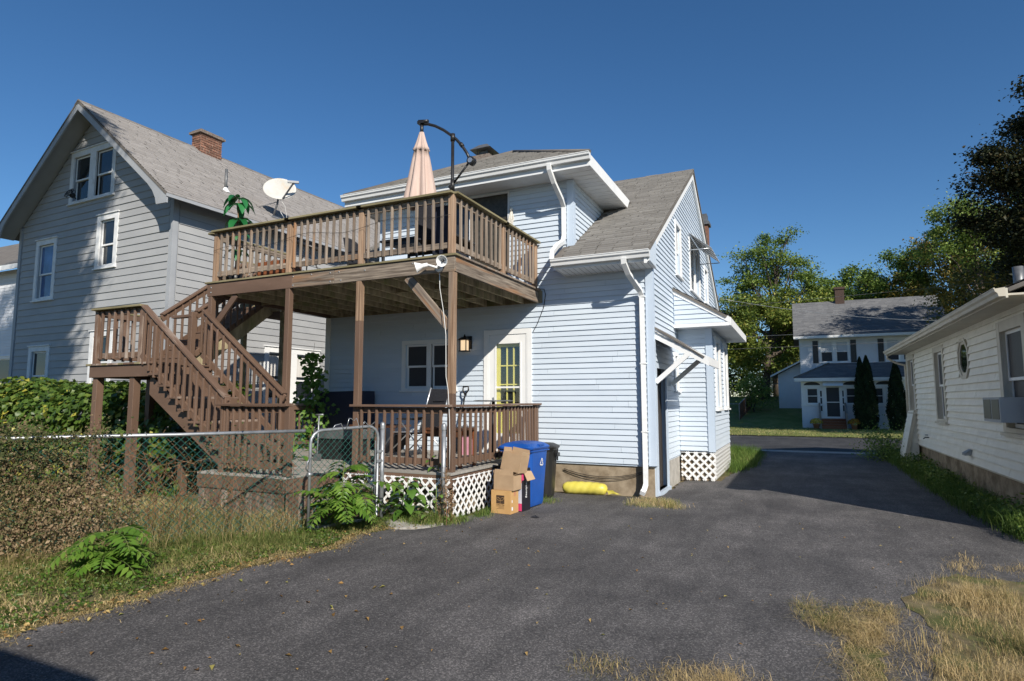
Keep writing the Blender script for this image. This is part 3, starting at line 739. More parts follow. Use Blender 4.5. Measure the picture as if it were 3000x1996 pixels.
def tree(name, label, base, lobes, mat, nleaf, lsize, trunk_r, nclump, clump_r, seed, cat='tree', group=None, flat=.75, fork=.35, limbs=16, shell=.55, droop=0.0, lasp=.62):
    """tapered trunk and limbs that reach into the crown; leaves in clumps through the crown's lobes"""
    rg = np.random.default_rng(seed); rr = random.Random(seed)
    base = Vector(base)
    t = thing(name, label, cat, base, group=group)
    C_ = []
    tot = sum(l[3] * l[4] * l[5] for l in lobes)
    for (cx, cy, cz, rx, ry, rz) in lobes:
        m = max(3, int(nclump * rx * ry * rz / tot))
        d = rg.normal(size=(m, 3)); d /= np.linalg.norm(d, axis=1, keepdims=True)
        r = rg.uniform(shell ** 3, 1, m) ** (1 / 3)
        C_.append(np.array([cx, cy, cz]) + d * r[:, None] * np.array([rx, ry, rz]))
    C_ = np.concatenate(C_)
    zlo, zhi = C_[:, 2].min(), C_[:, 2].max()
    cxm, cym = C_[:, 0].mean(), C_[:, 1].mean()
    H = zlo + (zhi - zlo) * .72
    path = [(base.x, base.y, base.z - .1)]; rad = [trunk_r * 1.25]
    for i in range(1, 7):
        f = i / 6
        path.append((base.x + (cxm - base.x) * f ** 1.5 + rr.uniform(-.12, .12), base.y + (cym - base.y) * f ** 1.5 + rr.uniform(-.12, .12), base.z + (H - base.z) * f))
        rad.append(trunk_r * (1 - .82 * f))
    MB().tube(path, rad, 10).build('trunk', G['bark'], t)
    lm = MB(); ends = []
    for i in range(limbs):
        c = Vector(C_[rg.integers(len(C_))])
        f = min(.98, max(fork, fork + (c.z - zlo) / (zhi - zlo + .1) * .6)) * rr.uniform(.8, 1.0)
        k = f * 6; a = int(min(5, k)); q = k - a
        p0 = Vector(path[a]).lerp(Vector(path[a + 1]), q); r0 = max(.03, (rad[a] * (1 - q) + rad[a + 1] * q) * .55)
        m1 = p0.lerp(c, .4) + Vector((rr.uniform(-.3, .3), rr.uniform(-.3, .3), .25)); m2 = p0.lerp(c, .75) + Vector((rr.uniform(-.2, .2), rr.uniform(-.2, .2), .2))
        lm.tube([p0, m1, m2, c], [r0, r0 * .7, r0 * .42, r0 * .15], 6, cap=False); ends.append(m2); ends.append(m1)
    for i in range(len(C_)):
        c = Vector(C_[i])
        e = min(ends, key=lambda q: (q - c).length) if ends else Vector(path[4])
        if (e - c).length > .2:
            lm.tube([e, e.lerp(c, .5) + Vector((0, 0, .1)), c], [.035, .022, .008], 4, cap=False)
    lm.build('limbs', G['bark'], t)
    w = rg.uniform(.5, 1.5, len(C_)); w /= w.sum()
    idx = rg.choice(len(C_), nleaf, p=w)
    cr = clump_r * rg.uniform(.6, 1.35, len(C_))
    off = rg.normal(size=(nleaf, 3)) * .5
    off[:, 2] *= flat
    P = C_[idx] + off * cr[idx][:, None]
    P[:, 2] -= droop * (off[:, 0] ** 2 + off[:, 1] ** 2) * cr[idx]
    shade = rg.uniform(-.22, .22, len(C_))[idx]
    rnd = np.clip(rg.beta(2, 2, nleaf) + shade, 0, 1)
    leaves('crown', P, lsize * rg.uniform(.6, 1.35, nleaf), mat, t, rnd=rnd, rg=rg, asp=lasp)
    return t


def text_mesh(txt, size, mat, name, parent, M, depth=.0015, font_shear=0.0, space=1.0):
    cu = bpy.data.curves.new(name, 'FONT'); cu.body = txt; cu.size = size; cu.extrude = depth; cu.align_x = 'CENTER'; cu.align_y = 'CENTER'
    cu.shear = font_shear; cu.space_character = space; cu.resolution_u = 3
    tmp = bpy.data.objects.new('tmp', cu); COL.objects.link(tmp)
    bpy.context.view_layer.update()
    me = bpy.data.meshes.new_from_object(tmp.evaluated_get(bpy.context.evaluated_depsgraph_get()))
    bpy.data.objects.remove(tmp, do_unlink=True)
    me.materials.clear(); me.materials.append(mat)
    o = bpy.data.objects.new(name, me)
    return link(o, parent, M)


def face_matrix(origin, right, up):
    r, u = Vector(right).normalized(), Vector(up).normalized(); n = r.cross(u)
    M = Matrix((r, u, n)).transposed().to_4x4(); M.translation = Vector(origin)
    return M
# ================================================================== SETTING: ground, street, driveway
def ground_z(XY):
    y = XY[:, 1]
    return np.clip((y - 42.0) * .17, 0, 2.0)


gx = np.concatenate([[-600, -250, -120], np.arange(-60, 61, 6), [120, 250, 600]]).astype(float)
gy = np.concatenate([[-600, -250, -100], np.arange(-40, 40, 8), np.arange(40, 72, 2), [90, 140, 300, 700]]).astype(float)
XX, YY = np.meshgrid(gx, gy)
XYg = np.stack([XX.ravel(), YY.ravel()], 1)
Vg = np.concatenate([XYg, (ground_z(XYg) - .03)[:, None]], 1)
nx, ny = len(gx), len(gy)
Fg = np.array([(j * nx + i, j * nx + i + 1, (j + 1) * nx + i + 1, (j + 1) * nx + i) for j in range(ny - 1) for i in range(nx - 1)])
tag(fast_obj('ground', Vg, Fg, 4, G['soil'], smooth=True), kind='structure')


def sheet(name, pts, z, mat, t=None):
    mb = MB()
    if t: mb.prism([(x, y, z - t) for x, y in pts], (0, 0, t))
    else: mb.poly([(x, y, z) for x, y in pts])
    return tag(mb.build(name, mat), kind='structure')


rg = random.Random(3)


def ragged(pts, step=.18, amp=.05):
    out = []
    for (a, b) in zip(pts[:-1], pts[1:]):
        L = math.hypot(b[0] - a[0], b[1] - a[1]); n = max(1, int(L / step))
        for i in range(n):
            f = i / n; nxv, nyv = -(b[1] - a[1]) / L, (b[0] - a[0]) / L; q = rg.uniform(-amp, amp) if i else 0
            out.append((a[0] + (b[0] - a[0]) * f + nxv * q, a[1] + (b[1] - a[1]) * f + nyv * q))
    out.append(pts[-1]); return out


left_edge = ragged([(-5.0, -8), (-5.02, .5), (-5.10, 2.5), (-5.03, 3.2), (-5.08, 4.0), (-4.98, 4.9), (-4.74, 5.5), (-5.0, 6.2), (-4.85, 6.6), (-4.55, 6.75), (-4.30, 7.3), (-4.35, 8.0), (-4.3, 8.8), (-4.28, 10.5)])
right_edge = ragged([(-.95, 22.4), (-1.05, 20.6), (-1.15, 17.4), (-1.35, 16.4), (-1.5, 13.4), (-2.2, 13.2), (-2.25, 10.7)][::-1])
rt = ragged([(2.3, 22.4), (2.25, 18), (2.2, 14), (2.22, 11), (2.35, 9.2), (2.6, 8.4), (3.6, 7.6), (6, 7.0)])
drive = left_edge + [(-2.3, 10.62)] + right_edge[1:] + rt + [(8, 6.8), (8, -8)]
sheet('driveway', drive, .0, G['asphalt'])
sheet('street', [(-160, 22.6), (160, 22.6), (160, 31.6), (-160, 31.6)], -.012, G['asphalt_new'])
sheet('driveway_apron', [(-1.9, 21.85), (3.2, 21.85), (3.6, 22.62), (-2.3, 22.62)], .006, G['concrete'])
# lawn across the street, gently rising behind the white house
gx2 = np.arange(-60, 61, 4.0); gy2 = np.concatenate([np.arange(31.6, 46, 1.2), np.arange(46, 70, 4)])
XX, YY = np.meshgrid(gx2, gy2); XYl = np.stack([XX.ravel(), YY.ravel()], 1)
Vl = np.concatenate([XYl, (ground_z(XYl) + .02)[:, None]], 1); nx, ny = len(gx2), len(gy2)
Fl = np.array([(j * nx + i, j * nx + i + 1, (j + 1) * nx + i + 1, (j + 1) * nx + i) for j in range(ny - 1) for i in range(nx - 1)])
tag(fast_obj('lawn', Vl, Fl, 4, G['lawn'], smooth=True), kind='structure')
sheet('concrete_pad', ragged([(-5.22, 6.98), (-4.80, 6.66), (-4.48, 6.88), (-4.38, 7.30), (-4.62, 7.46), (-5.1, 7.44), (-5.22, 6.98)], .09, .03)[:-1], .016, G['concrete'], .05)
dirt = ragged([(.80, 6.30), (1.10, 6.98), (1.30, 7.25), (1.75, 7.15), (2.3, 7.35), (3.4, 7.45), (4.5, 7.2), (4.5, 3.0), (.62, 3.0), (.66, 4.5), (.84, 5.4), (.72, 5.9), (.80, 6.30)], .12, .07)[:-1]
sheet('dirt_patch', dirt, .004, G['soil'])
sheet('dirt_patch', ragged([(.30, 3.2), (.40, 4.5), (.48, 5.2), (.50, 5.7), (.30, 5.6), (.20, 5.2), (.26, 4.6), (.22, 3.2), (.30, 3.2)], .1, .05)[:-1], .004, G['soil'])
sheet('back_yard', [(-22, -8), (-5.0, -8), (-5.02, .5), (-5.12, 2.5), (-5.05, 5), (-5.0, 7.0), (-4.3, 7.6), (-4.25, 10.7), (-22, 10.7)], -.014, G['soil'])
# ================================================================== BLUE HOUSE
def thin_glass():
    m, nt, b, out = _new('clear_glass')
    tr = nt.nodes.new('ShaderNodeBsdfTransparent'); tr.inputs[0].default_value = (.95, .96, .96, 1)
    gl = nt.nodes.new('ShaderNodeBsdfGlossy'); gl.inputs['Roughness'].default_value = .02
    mx = nt.nodes.new('ShaderNodeMixShader'); mx.inputs[0].default_value = .07
    nt.links.new(tr.outputs[0], mx.inputs[1]); nt.links.new(gl.outputs[0], mx.inputs[2]); nt.links.new(mx.outputs[0], out.inputs['Surface'])
    return m


G['clear_glass'] = thin_glass()
HX0, HX1, HY0, HY1 = -9.75, -2.3, 10.803, 20.9
YR, ZR, EY, EZ = 15.85, 7.63, 10.17, 4.22
SL = (ZR - EZ) / (YR - EY)
blue = thing('blue_house', 'pale blue vinyl sided house with grey shingled roof and a dormer over the raised deck', 'house', (-6, 16, 0))
FR = Fr((HX0, HY0, 0), (1, 0, 0), (0, -1, 0))
FS = Fr((HX1, HY0, 0), (0, 1, 0), (1, 0, 0))
EXP = .1016; PR = .020
ux = lambda x: x - HX0
kwin = (ux(-7.66), ux(-6.30), 1.87, 2.93)
kdoor = (ux(-5.67), ux(-4.63), .64, 3.06)
pdoor = (ux(-6.46), ux(-5.10), 3.80, 5.88)
rear_ops = [kwin, kdoor, pdoor]
ins = lambda o, c: (o[0] + c, o[1] - c, o[2] + c * .45, o[3] - c)
rw = wall_panel('rear_wall', FR, 0, HX1 - HX0, .5, 4.05, G['blue_trim'], blue, [ins(kwin, .09), kdoor, pdoor])
tag(rw, 'sunlit pale blue rear wall with the deck shadow slanting across it')
siding(rw, FR, .1, HX1 - HX0 - .1, .535, 4.03, EXP, G['blue_siding'], rear_ops, splice=2.9, seed=4, proud=PR)
dw = wall_panel('dormer_wall', FR, ux(-8.33), ux(-3.78), 4.05, 5.92, G['blue_trim'], blue, [pdoor])
siding(dw, FR, ux(-8.25), ux(-3.87), 4.03, 5.91, EXP, G['blue_siding'], rear_ops, splice=3.3, seed=6, proud=PR)
# side (gable) wall
slo = lambda z: max(0.0, (z - 4.52) / SL)
shi = lambda z: (HY1 - HY0) - max(0.0, (z - 4.52) / SL)
sdoor = (.10, 1.12, .05, 2.33)
swin = (1.97, 2.40, 1.84, 2.66)
gw1 = (2.45, 3.20, 4.40, 5.62); gw2 = (4.40, 6.15, 4.38, 5.72); gw3 = (7.0, 7.78, 4.45, 5.52)
bay_op = (2.45, 5.62, .3, 3.15)
sw_ = wall_panel('side_wall', FS, slo, shi, .5, 7.54, G['blue_trim'], blue, [sdoor, ins(swin, .07), ins(gw1, .09), ins(gw2, .09), ins(gw3, .09)], nz=14)
slo2 = lambda z: max(.1, slo(z) + .06)
shi2 = lambda z: min(HY1 - HY0 - .1, shi(z) - .06)
siding(sw_, FS, slo2, shi2, .535, 7.50, EXP, G['blue_siding'], [sdoor, swin, gw1, gw2, gw3, bay_op], splice=0, seed=9, proud=PR)
# far and left walls, plain, for the shadows
mb = MB(); mb.poly([(HX0, HY0, .3), (HX0, HY1, .3), (HX0, HY1, 4.52), (HX0, YR, 7.55), (HX0, HY0, 4.52)]); mb.poly([(HX0, HY1, .3), (HX1, HY1, .3), (HX1, HY1, 4.52), (HX0, HY1, 4.52)])
mb.build('far_walls', G['blue_siding'], blue)
# corner boards
def corner(x, y, z0, z1, sx, sy, parent, mat):
    m = MB(); m.box(x + sx * .032, x - sx * .10, y + sy * .034, y, z0, z1); m.box(x + sx * .034, x, y + sy * .030, y - sy * .10, z0, z1)
    return m.build('corner_board', mat, parent)
corner(HX1, HY0, .52, 4.02, 1, -1, blue, G['blue_trim']); corner(-3.78, HY0, 4.4, 5.9, 1, -1, blue, G['blue_trim']); corner(HX0, HY0, .52, 4.02, -1, -1, blue, G['white'])
# foundation
f = MB(); f.box(HX0 + .03, -2.6, HY0 + .035, HY1 - .03, -.3, .52); f.box(-2.599, HX1 - .03, HY0 + .035, 10.90, -.3, .518); f.box(-2.599, HX1 - .03, 11.93, HY1 - .03, -.3, .518)
f.build('foundation', G['foundation'], blue)
m = MB(); m.box(-2.335, -2.30, 11.95, 13.2, -.05, .5); m.build('foundation_face', G['concrete'], blue)
# cable strung along the foundation
m = MB()
for k, (sag, off) in enumerate(((.13, 0), (.165, .02))):
    m.tube([(-4.0 + 1.55 * t, 10.815 - .01, .40 - off - sag * 4 * t * (1 - t) + .03 * t) for t in [i / 14 for i in range(15)]], .006, 5)
m.build('cable', G['black'], blue)

# ---- windows and doors
window(blue, FR, *kwin, cw=.085, n=2, mull=.10, glass=G['screen'], lower=G['screen'], head=False, sill=.03, proud=.03)
window(blue, FS, *swin, cw=.07, glass=G['screen'], head=False, sill=.03)
window(blue, FS, *gw1, cw=.09, head=False); window(blue, FS, *gw2, cw=.09, n=2, head=False); window(blue, FS, *gw3, cw=.09, head=False)
# rear storm door with the yellow door behind it
u0, u1, z0, z1 = kdoor
c = MB(); fbox(c, FR, u0, u0 + .09, z0, z1, 0, .035); fbox(c, FR, u1 - .09, u1, z0, z1, 0, .035); fbox(c, FR, u0 + .091, u1 - .091, z1 - .10, z1, 0, .034)
fbox(c, FR, u0 + .091, u0 + .115, z0, z1 - .10, -.1, .03); fbox(c, FR, u1 - .115, u1 - .091, z0, z1 - .10, -.1, .03)
dr = c.build('storm_door', G['white'], blue); tag(dr, 'white storm door with a yellow paned door behind its glass')
a, b = ux(-5.40), ux(-4.88)
p = MB(); fbox(p, FR, u0 + .118, a, z0 + .03, z1 - .105, -.01, .02); fbox(p, FR, b, u1 - .118, z0 + .03, z1 - .105, -.01, .02); fbox(p, FR, a + .001, b - .001, 2.78, z1 - .105, -.01, .019); fbox(p, FR, a + .001, b - .001, z0 + .03, 1.02, -.01, .019)
fbox(p, FR, a + .001, b - .001, 1.90, 1.935, -.008, .012)
for (q0, q1) in ((a - .03, a), (b, b + .03)): fbox(p, FR, q0, q1, 1.0, 2.80, .02, .028)
p.build('frame', G['white'], dr)
fbox(MB(), FR, a, b, 1.02, 2.78, .002, .006).build('pane', G['clear_glass'], dr)
y = MB(); ya, yb = ux(-5.50), ux(-4.80)
for (q0, q1, w0, w1) in ((ya, a + .045, .68, 2.9), (b - .035, yb, .68, 2.9), (a + .045, b - .035, 2.72, 2.9), (a + .045, b - .035, .68, 1.60)): fbox(y, FR, q0, q1, w0, w1, -.12, -.07)
W3 = (b - .035 - a - .045)
for k in (1, 2): fbox(y, FR, a + .045 + W3 * k / 3 - .012, a + .045 + W3 * k / 3 + .012, 1.60, 2.72, -.115, -.075)
for k in (1, 2): fbox(y, FR, a + .045, b - .035, 1.60 + 1.12 * k / 3 - .012, 1.60 + 1.12 * k / 3 + .012, -.114, -.076)
y.build('inner_door', G['yellow_paint'], dr)
fbox(MB(), FR, a, b, 1.55, 2.75, -.105, -.10).build('inner_pane', G['glass'], dr)
m = MB(); hu = ux(-5.47)
m.tube([FR.p(hu, 1.46, .02), FR.p(hu - .03, 1.49, .05), FR.p(hu - .04, 1.56, .055), FR.p(hu - .03, 1.63, .05), FR.p(hu, 1.66, .02)], .011, 6); fbox(m, FR, hu - .012, hu + .03, 1.45, 1.72, .018, .026)
m.build('handle', G['alu'], dr)
# upper sliding door
u0, u1, z0, z1 = pdoor
c = MB(); fbox(c, FR, u0, u0 + .05, z0, z1, 0, .03); fbox(c, FR, u1 - .045, u1, z0, z1, 0, .03); fbox(c, FR, u0 + .05, u1 - .045, z1 - .04, z1, 0, .029); fbox(c, FR, ux(-6.03), ux(-5.985), z0, z1 - .04, -.04, .028)
pd = c.build('sliding_door', G['blind'], blue); tag(pd, 'dark sliding door with a weathered brown panel opening on the deck')
fbox(MB(), FR, ux(-5.985), u1 - .045, z0, z1 - .04, -.03, -.012).build('door_panel', G['tinted'], pd)
fbox(MB(), FR, u0 + .05, ux(-6.03), z0, z1 - .04, -.05, -.04).build('pane', G['glass'], pd)
# brown side door
u0, u1, z0, z1 = sdoor
c = MB(); fbox(c, FS, u0, u0 + .08, z0, z1, 0, .03); fbox(c, FS, u1 - .09, u1, z0, z1, 0, .03); fbox(c, FS, u0 + .08, u1 - .09, z1 - .09, z1, 0, .029); fbox(c, FS, u0, u1, -.02, z0, -.12, .06)
sd = c.build('side_door', G['blue_trim'], blue); tag(sd, 'dark brown side door standing at driveway level')
d = MB(); fbox(d, FS, u0 + .081, u1 - .091, z0 + .01, z1 - .092, -.11, -.075)
for k in range(4): fbox(d, FS, u0 + .10 + k * .19, u0 + .26 + k * .19, z0 + .10, z1 - .2, -.075, -.068)
d.build('door_leaf', G['door_brown'], sd)
m = MB(); m.tube([FS.p(u0 + .2, .95, -.07), FS.p(u0 + .2, .98, -.03), FS.p(u0 + .2, 1.06, -.025), FS.p(u0 + .2, 1.12, -.03), FS.p(u0 + .2, 1.15, -.07)], .011, 6); m.build('handle', G['alu'], sd)

# ---- roofs
def slab(mb, pts, t=.05, mi=0):
    P = [Vector(p) for p in pts]; n = (P[1] - P[0]).cross(P[2] - P[0]).normalized()
    if n.z < 0: n = -n
    return mb.prism([p - n * t for p in P], n * t, mi)
RX0, RX1 = HX0 - .18, HX1 + .10
mz = lambda y: EZ + SL * (y - EY)
rf = slab(MB(), [(-3.96, EY, EZ), (RX1, EY, EZ), (RX1, 12.8, mz(12.8)), (-3.96, 12.8, mz(12.8))], .06)
slab(rf, [(RX0, EY, EZ), (-8.35, EY, EZ), (-8.35, 12.8, mz(12.8)), (RX0, 12.8, mz(12.8))], .06)
slab(rf, [(RX0, 12.8, mz(12.8)), (RX1, 12.8, mz(12.8)), (RX1, YR, ZR), (RX0, YR, ZR)], .06)
slab(rf, [(RX0, 2 * YR - EY, EZ), (RX1, 2 * YR - EY, EZ), (RX1, YR, ZR), (RX0, YR, ZR)], .06)
roof = rf.build('roof', G['roof_base'], blue)
Lm = math.hypot(YR - EY, ZR - EZ)
def vis(u, v):
    x = RX0 + u; yy = EY + v * (YR - EY) / Lm
    return not (-8.6 < x < -3.70 and yy < 13.3) and not (yy < 10.35 and -8.9 < x < -3.95)
shingles(roof, (RX0, EY, EZ), (1, 0, 0), (0, YR - EY, ZR - EZ), RX1 - RX0, Lm, G['shingle'], inside=vis, exp=.135, tab=.31)
m = MB(); m.prism([(RX0, YR - .13, ZR - .06), (RX0, YR, ZR + .025), (RX0, YR + .13, ZR - .06)], (RX1 - RX0, 0, 0)); m.build('ridge_cap', G['roof_base'], roof)
# dormer roof
DX0, DX1, DY, DZ = -8.87, -3.24, 10.2, 6.12
hw = (DX1 - DX0) / 2; AP = (DX0 + hw, DY + hw, DZ + .56 * hw)
yv = lambda z: min(YR, EY + (z - EZ) / SL)
dr_ = slab(MB(), [(DX0, DY, DZ), (DX1, DY, DZ), AP], .05)
slab(dr_, [(DX1, DY, DZ), (DX1, yv(DZ), DZ), (AP[0], yv(AP[2]), AP[2]), AP], .05)
slab(dr_, [(DX0, yv(DZ), DZ), (DX0, DY, DZ), AP, (AP[0], yv(AP[2]), AP[2])], .05)
droof = dr_.build('dormer_roof', G['roof_base'], blue)
ca = 1 / math.hypot(1, .56)
shingles(droof, (DX0, DY, DZ), (1, 0, 0), (0, 1, .56), DX1 - DX0, hw / ca, G['shingle'], inside=lambda u, v: v * ca < u + .08 and u - .08 < (DX1 - DX0) - v * ca, exp=.135, tab=.31, seed=8)
m = MB()
for sx in (0, 1):
    c0 = Vector((DX0 if sx == 0 else DX1, DY, DZ)); m.tube([c0 + Vector((0, 0, .02)), Vector(AP) + Vector((0, 0, .02))], .05, 6)
m.build('hip_cap', G['roof_base'], droof)
# dormer eaves: fascia, soffit, gutter
ev = MB(); FZ0, FZ1 = 5.90, 6.10
ev.box(DX0, DX1, 10.24, 10.27, FZ0, FZ1)
fa = ev.build('fascia', G['soffit'], blue); tag(fa, 'grey white fascia along the dormer eave')
m = MB(); m.prism([(DX1 - .03, 10.245, FZ0), (DX1 - .03, 10.245, FZ1 + .02), (DX1 - .03, yv(6.0), FZ1 + .02), (DX1 - .03, yv(5.87), FZ0)], (.035, 0, 0)); m.build('rake_board', G['white'], blue)
m = MB(); m.box(DX0, DX0 + .03, 10.27, 13.2, FZ0, FZ1); m.build('rake_board', G['white'], blue)
m = MB(); m.box(DX0 + .03, DX1 - .03, 10.27, HY0, FZ0 + .012, FZ0 + .03); m.box(-3.78, DX1 - .03, HY0, yv(5.9), FZ0 + .012, FZ0 + .03); m.box(DX0 + .03, -8.33, HY0, 13, FZ0 + .012, FZ0 + .03)
for k in range(13): m.box(DX1 - .03 - .60, DX1 - .031, 10.28 + k * .21, 10.284 + k * .21, FZ0 + .006, FZ0 + .012)
m.build('soffit', G['soffit'], blue)
gutter_profile(MB(), (DX0 - .02, 10.24, 6.13), (DX1 + .02, 10.24, 6.13), (0, -1, 0)).build('gutter', G['gutter'], blue)
# dormer cheek
FC = Fr((-3.78, HY0, 0), (0, 1, 0), (1, 0, 0))
ch = wall_panel('dormer_cheek', FC, 0, lambda z: max(.0, yv(z) - HY0), 4.60, 5.92, G['blue_trim'], blue, nz=8)
siding(ch, FC, .10, lambda z: max(.1, yv(z) - HY0 - .02), 4.68, 5.91, EXP, G['blue_siding'], seed=12, proud=PR)
# main eave on the right
m = MB(); m.box(-3.95, RX1, 10.215, 10.24, 4.035, 4.165); m.build('fascia', G['soffit'], blue)
m = MB(); m.hexa([(-3.93, 10.24, 4.045), (RX1 - .005, 10.24, 4.045), (RX1 - .005, HY0 - .001, 4.015), (-3.93, HY0 - .001, 4.015), (-3.93, 10.24, 4.06), (RX1 - .005, 10.24, 4.06), (RX1 - .005, HY0 - .001, 4.03), (-3.93, HY0 - .001, 4.03)])
m.build('soffit', G['soffit'], blue)
m = MB()
for k in range(17): m.hexa([(-3.90 + k * .102 + a_, y_, z_ + (4.045 - .05 * (y_ - 10.24))) for z_ in (-.006, -.001) for a_, y_ in ((0, 10.245), (.007, 10.245), (.007, 10.78), (0, 10.78))])
m.build('soffit_ribs', G['grey_trim'], blue)
m = MB(); m.prism([(RX1 - .03, 10.22, 4.04), (RX1 - .03, 10.22, 4.17), (RX1 - .03, 10.80, 4.52), (RX1 - .03, 10.86, 4.52), (RX1 - .03, 10.82, 4.02)], (.025, 0, 0)); m.build('eave_return', G['blue_siding'], blue)
gutter_profile(MB(), (-3.97, 10.213, 4.215), (RX1 + .02, 10.213, 4.215), (0, -1, 0)).build('gutter', G['gutter'], blue)
# rake trim on the gable
m = MB()
for s in (1, -1):
    A = Vector((HX1 + .02, YR, ZR - .09)); Bq = Vector((HX1 + .02, YR - s * (YR - EY), EZ - .07)); n_ = Vector((0, 0, -.16))
    m.prism([A, Bq, Bq + n_, A + n_], (.05, 0, 0))
m.build('rake_board', G['white'], blue)
# downspouts
m = MB(); m.tube([(-4.00, 10.16, 6.02), (-4.00, 10.17, 5.93), (-3.97, 10.32, 5.72), (-3.93, 10.62, 5.48), (-3.93, 10.74, 5.36), (-3.93, 10.745, 4.80), (-3.94, 10.70, 4.68), (-3.95, 10.40, 4.52), (-3.96, 10.19, 4.36), (-3.96, 10.16, 4.21)], .04, sq=(.075, .085)); m.build('downspout', G['gutter'], blue)
m = MB(); m.tube([(-2.62, 10.13, 4.10), (-2.62, 10.14, 4.02), (-2.59, 10.30, 3.86), (-2.48, 10.66, 3.62), (-2.46, 10.735, 3.52), (-2.455, 10.735, .36), (-2.455, 10.72, .20), (-2.47, 10.64, .11), (-2.48, 10.55, .075)], .04, sq=(.085, .075)); m.build('downspout', G['gutter'], blue)
m = MB()
for z in (3.5, 2.3, 1.1): m.box(-2.51, -2.40, 10.69, 10.80, z, z + .025)
m.build('downspout_strap', G['gutter'], blue)
# stone chimney with a metal hood
m = MB(); m.box(-8.83, -8.31, 16.0, 16.6, 7.2, 9.02); m.box(-8.92, -8.22, 15.9, 16.7, 9.02, 9.18)
ch1 = m.build('chimney', G['stone'], blue)
h = MB()
for (xx, yy) in ((-8.74, 16.1), (-8.40, 16.1), (-8.74, 16.5), (-8.40, 16.5)): h.box(xx - .012, xx + .012, yy - .012, yy + .012, 9.18, 9.42)
h.box(-8.70, -8.44, 16.14, 16.46, 9.18, 9.40)
c0 = Vector((-8.57, 16.3, 9.72)); q = [Vector((-8.57 + a_ * .36, 16.3 + b_ * .36, 9.42)) for a_, b_ in ((-1, -1), (1, -1), (1, 1), (-1, 1))]; q2 = [Vector((-8.57 + a_ * .14, 16.3 + b_ * .14, 9.62)) for a_, b_ in ((-1, -1), (1, -1), (1, 1), (-1, 1))]
h.hexa(q + q2)
h.build('chimney_hood', G['grey_metal'], blue)
m = MB(); m.box(-2.80, -2.42, 20.1, 20.5, 4.5, 7.35); m.build('chimney', G['brick'], blue)
m = MB(); m.box(-2.86, -2.36, 20.04, 20.56, 7.35, 7.45); m.box(-2.78, -2.44, 20.12, 20.48, 7.45, 7.72); m.build('chimney_cap', G['grey_metal'], blue)

# ---- bay on the driveway side
bx1 = -1.61; by0, by1 = 13.25, 16.42
FB = Fr((HX1, by0, 0), (1, 0, 0), (0, -1, 0)); FB2 = Fr((bx1, by0, 0), (0, 1, 0), (1, 0, 0))
bw = wall_panel('bay_wall', FB, 0, bx1 - HX1, .60, 3.22, G['blue_trim'], blue); siding(bw, FB, .02, bx1 - HX1 - .085, .62, 3.20, EXP, G['blue_siding'], seed=21, proud=.02)
b1 = (.50, 1.40, 1.47, 3.06); b2 = (2.12, 2.95, 1.47, 3.06)
bw2 = wall_panel('bay_wall', FB2, 0, by1 - by0, .60, 3.22, G['blue_trim'], blue, [ins(b1, .11), ins(b2, .11)]); siding(bw2, FB2, .09, by1 - by0 - .02, .62, 3.20, EXP, G['blue_siding'], [b1, b2], seed=22, proud=.02)
window(blue, FB2, *b1, cw=.12, head=False, proud=.045); window(blue, FB2, *b2, cw=.12, head=False, proud=.045)
corner(bx1, by0, .60, 3.2, 1, -1, blue, G['blue_trim'])
m = MB(); m.poly([(HX1, by1, .6), (bx1, by1, .6), (bx1, by1, 3.2), (HX1, by1, 3.2)]); m.poly([(HX1, by0, .6), (bx1, by0, .6), (bx1, by1, .6), (HX1, by1, .6)]); m.build('bay_back', G['blue_trim'], blue)
BE, ry0, ry1 = -1.18, 12.86, 16.85
m = slab(MB(), [(HX1, ry0 - .05, 4.02), (BE - .04, ry0 - .05, 3.36), (BE - .04, ry1, 3.36), (HX1, ry1, 4.02)], .05); br = m.build('bay_roof', G['roof_base'], blue)
shingles(br, (BE - .04, ry0 - .05, 3.36), (0, 1, 0), (HX1 - BE + .04, 0, .66), ry1 - ry0 + .05, math.hypot(HX1 - BE, .66), G['shingle'], exp=.135, tab=.31, seed=31)
FK = Fr((HX1, ry0, 0), (1, 0, 0), (0, -1, 0)); khi = lambda z: max(.0, (BE - HX1 - .03) * min(1, (3.97 - z) / .66))
kw = wall_panel('bay_cheek', FK, 0, khi, 3.17, 3.95, G['blue_trim'], blue, nz=8); siding(kw, FK, .03, lambda z: khi(z) - .05, 3.24, 3.93, EXP, G['blue_siding'], seed=33, proud=.02)
m = MB(); m.prism([(HX1 + .02, ry0 - .03, 3.99), (BE, ry0 - .03, 3.34), (BE, ry0 - .03, 3.22), (HX1 + .02, ry0 - .03, 3.88)], (0, .028, 0)); m.box(BE - .002, BE + .025, ry0 - .032, ry1, 3.17, 3.33); m.box(HX1, BE - .003, ry0 - .028, ry0 - .002, 3.165, 3.235)
m.build('bay_fascia', G['white'], blue)
m = MB(); m.box(HX1, BE - .003, ry0, ry1, 3.172, 3.195); m.build('soffit', G['soffit'], blue)


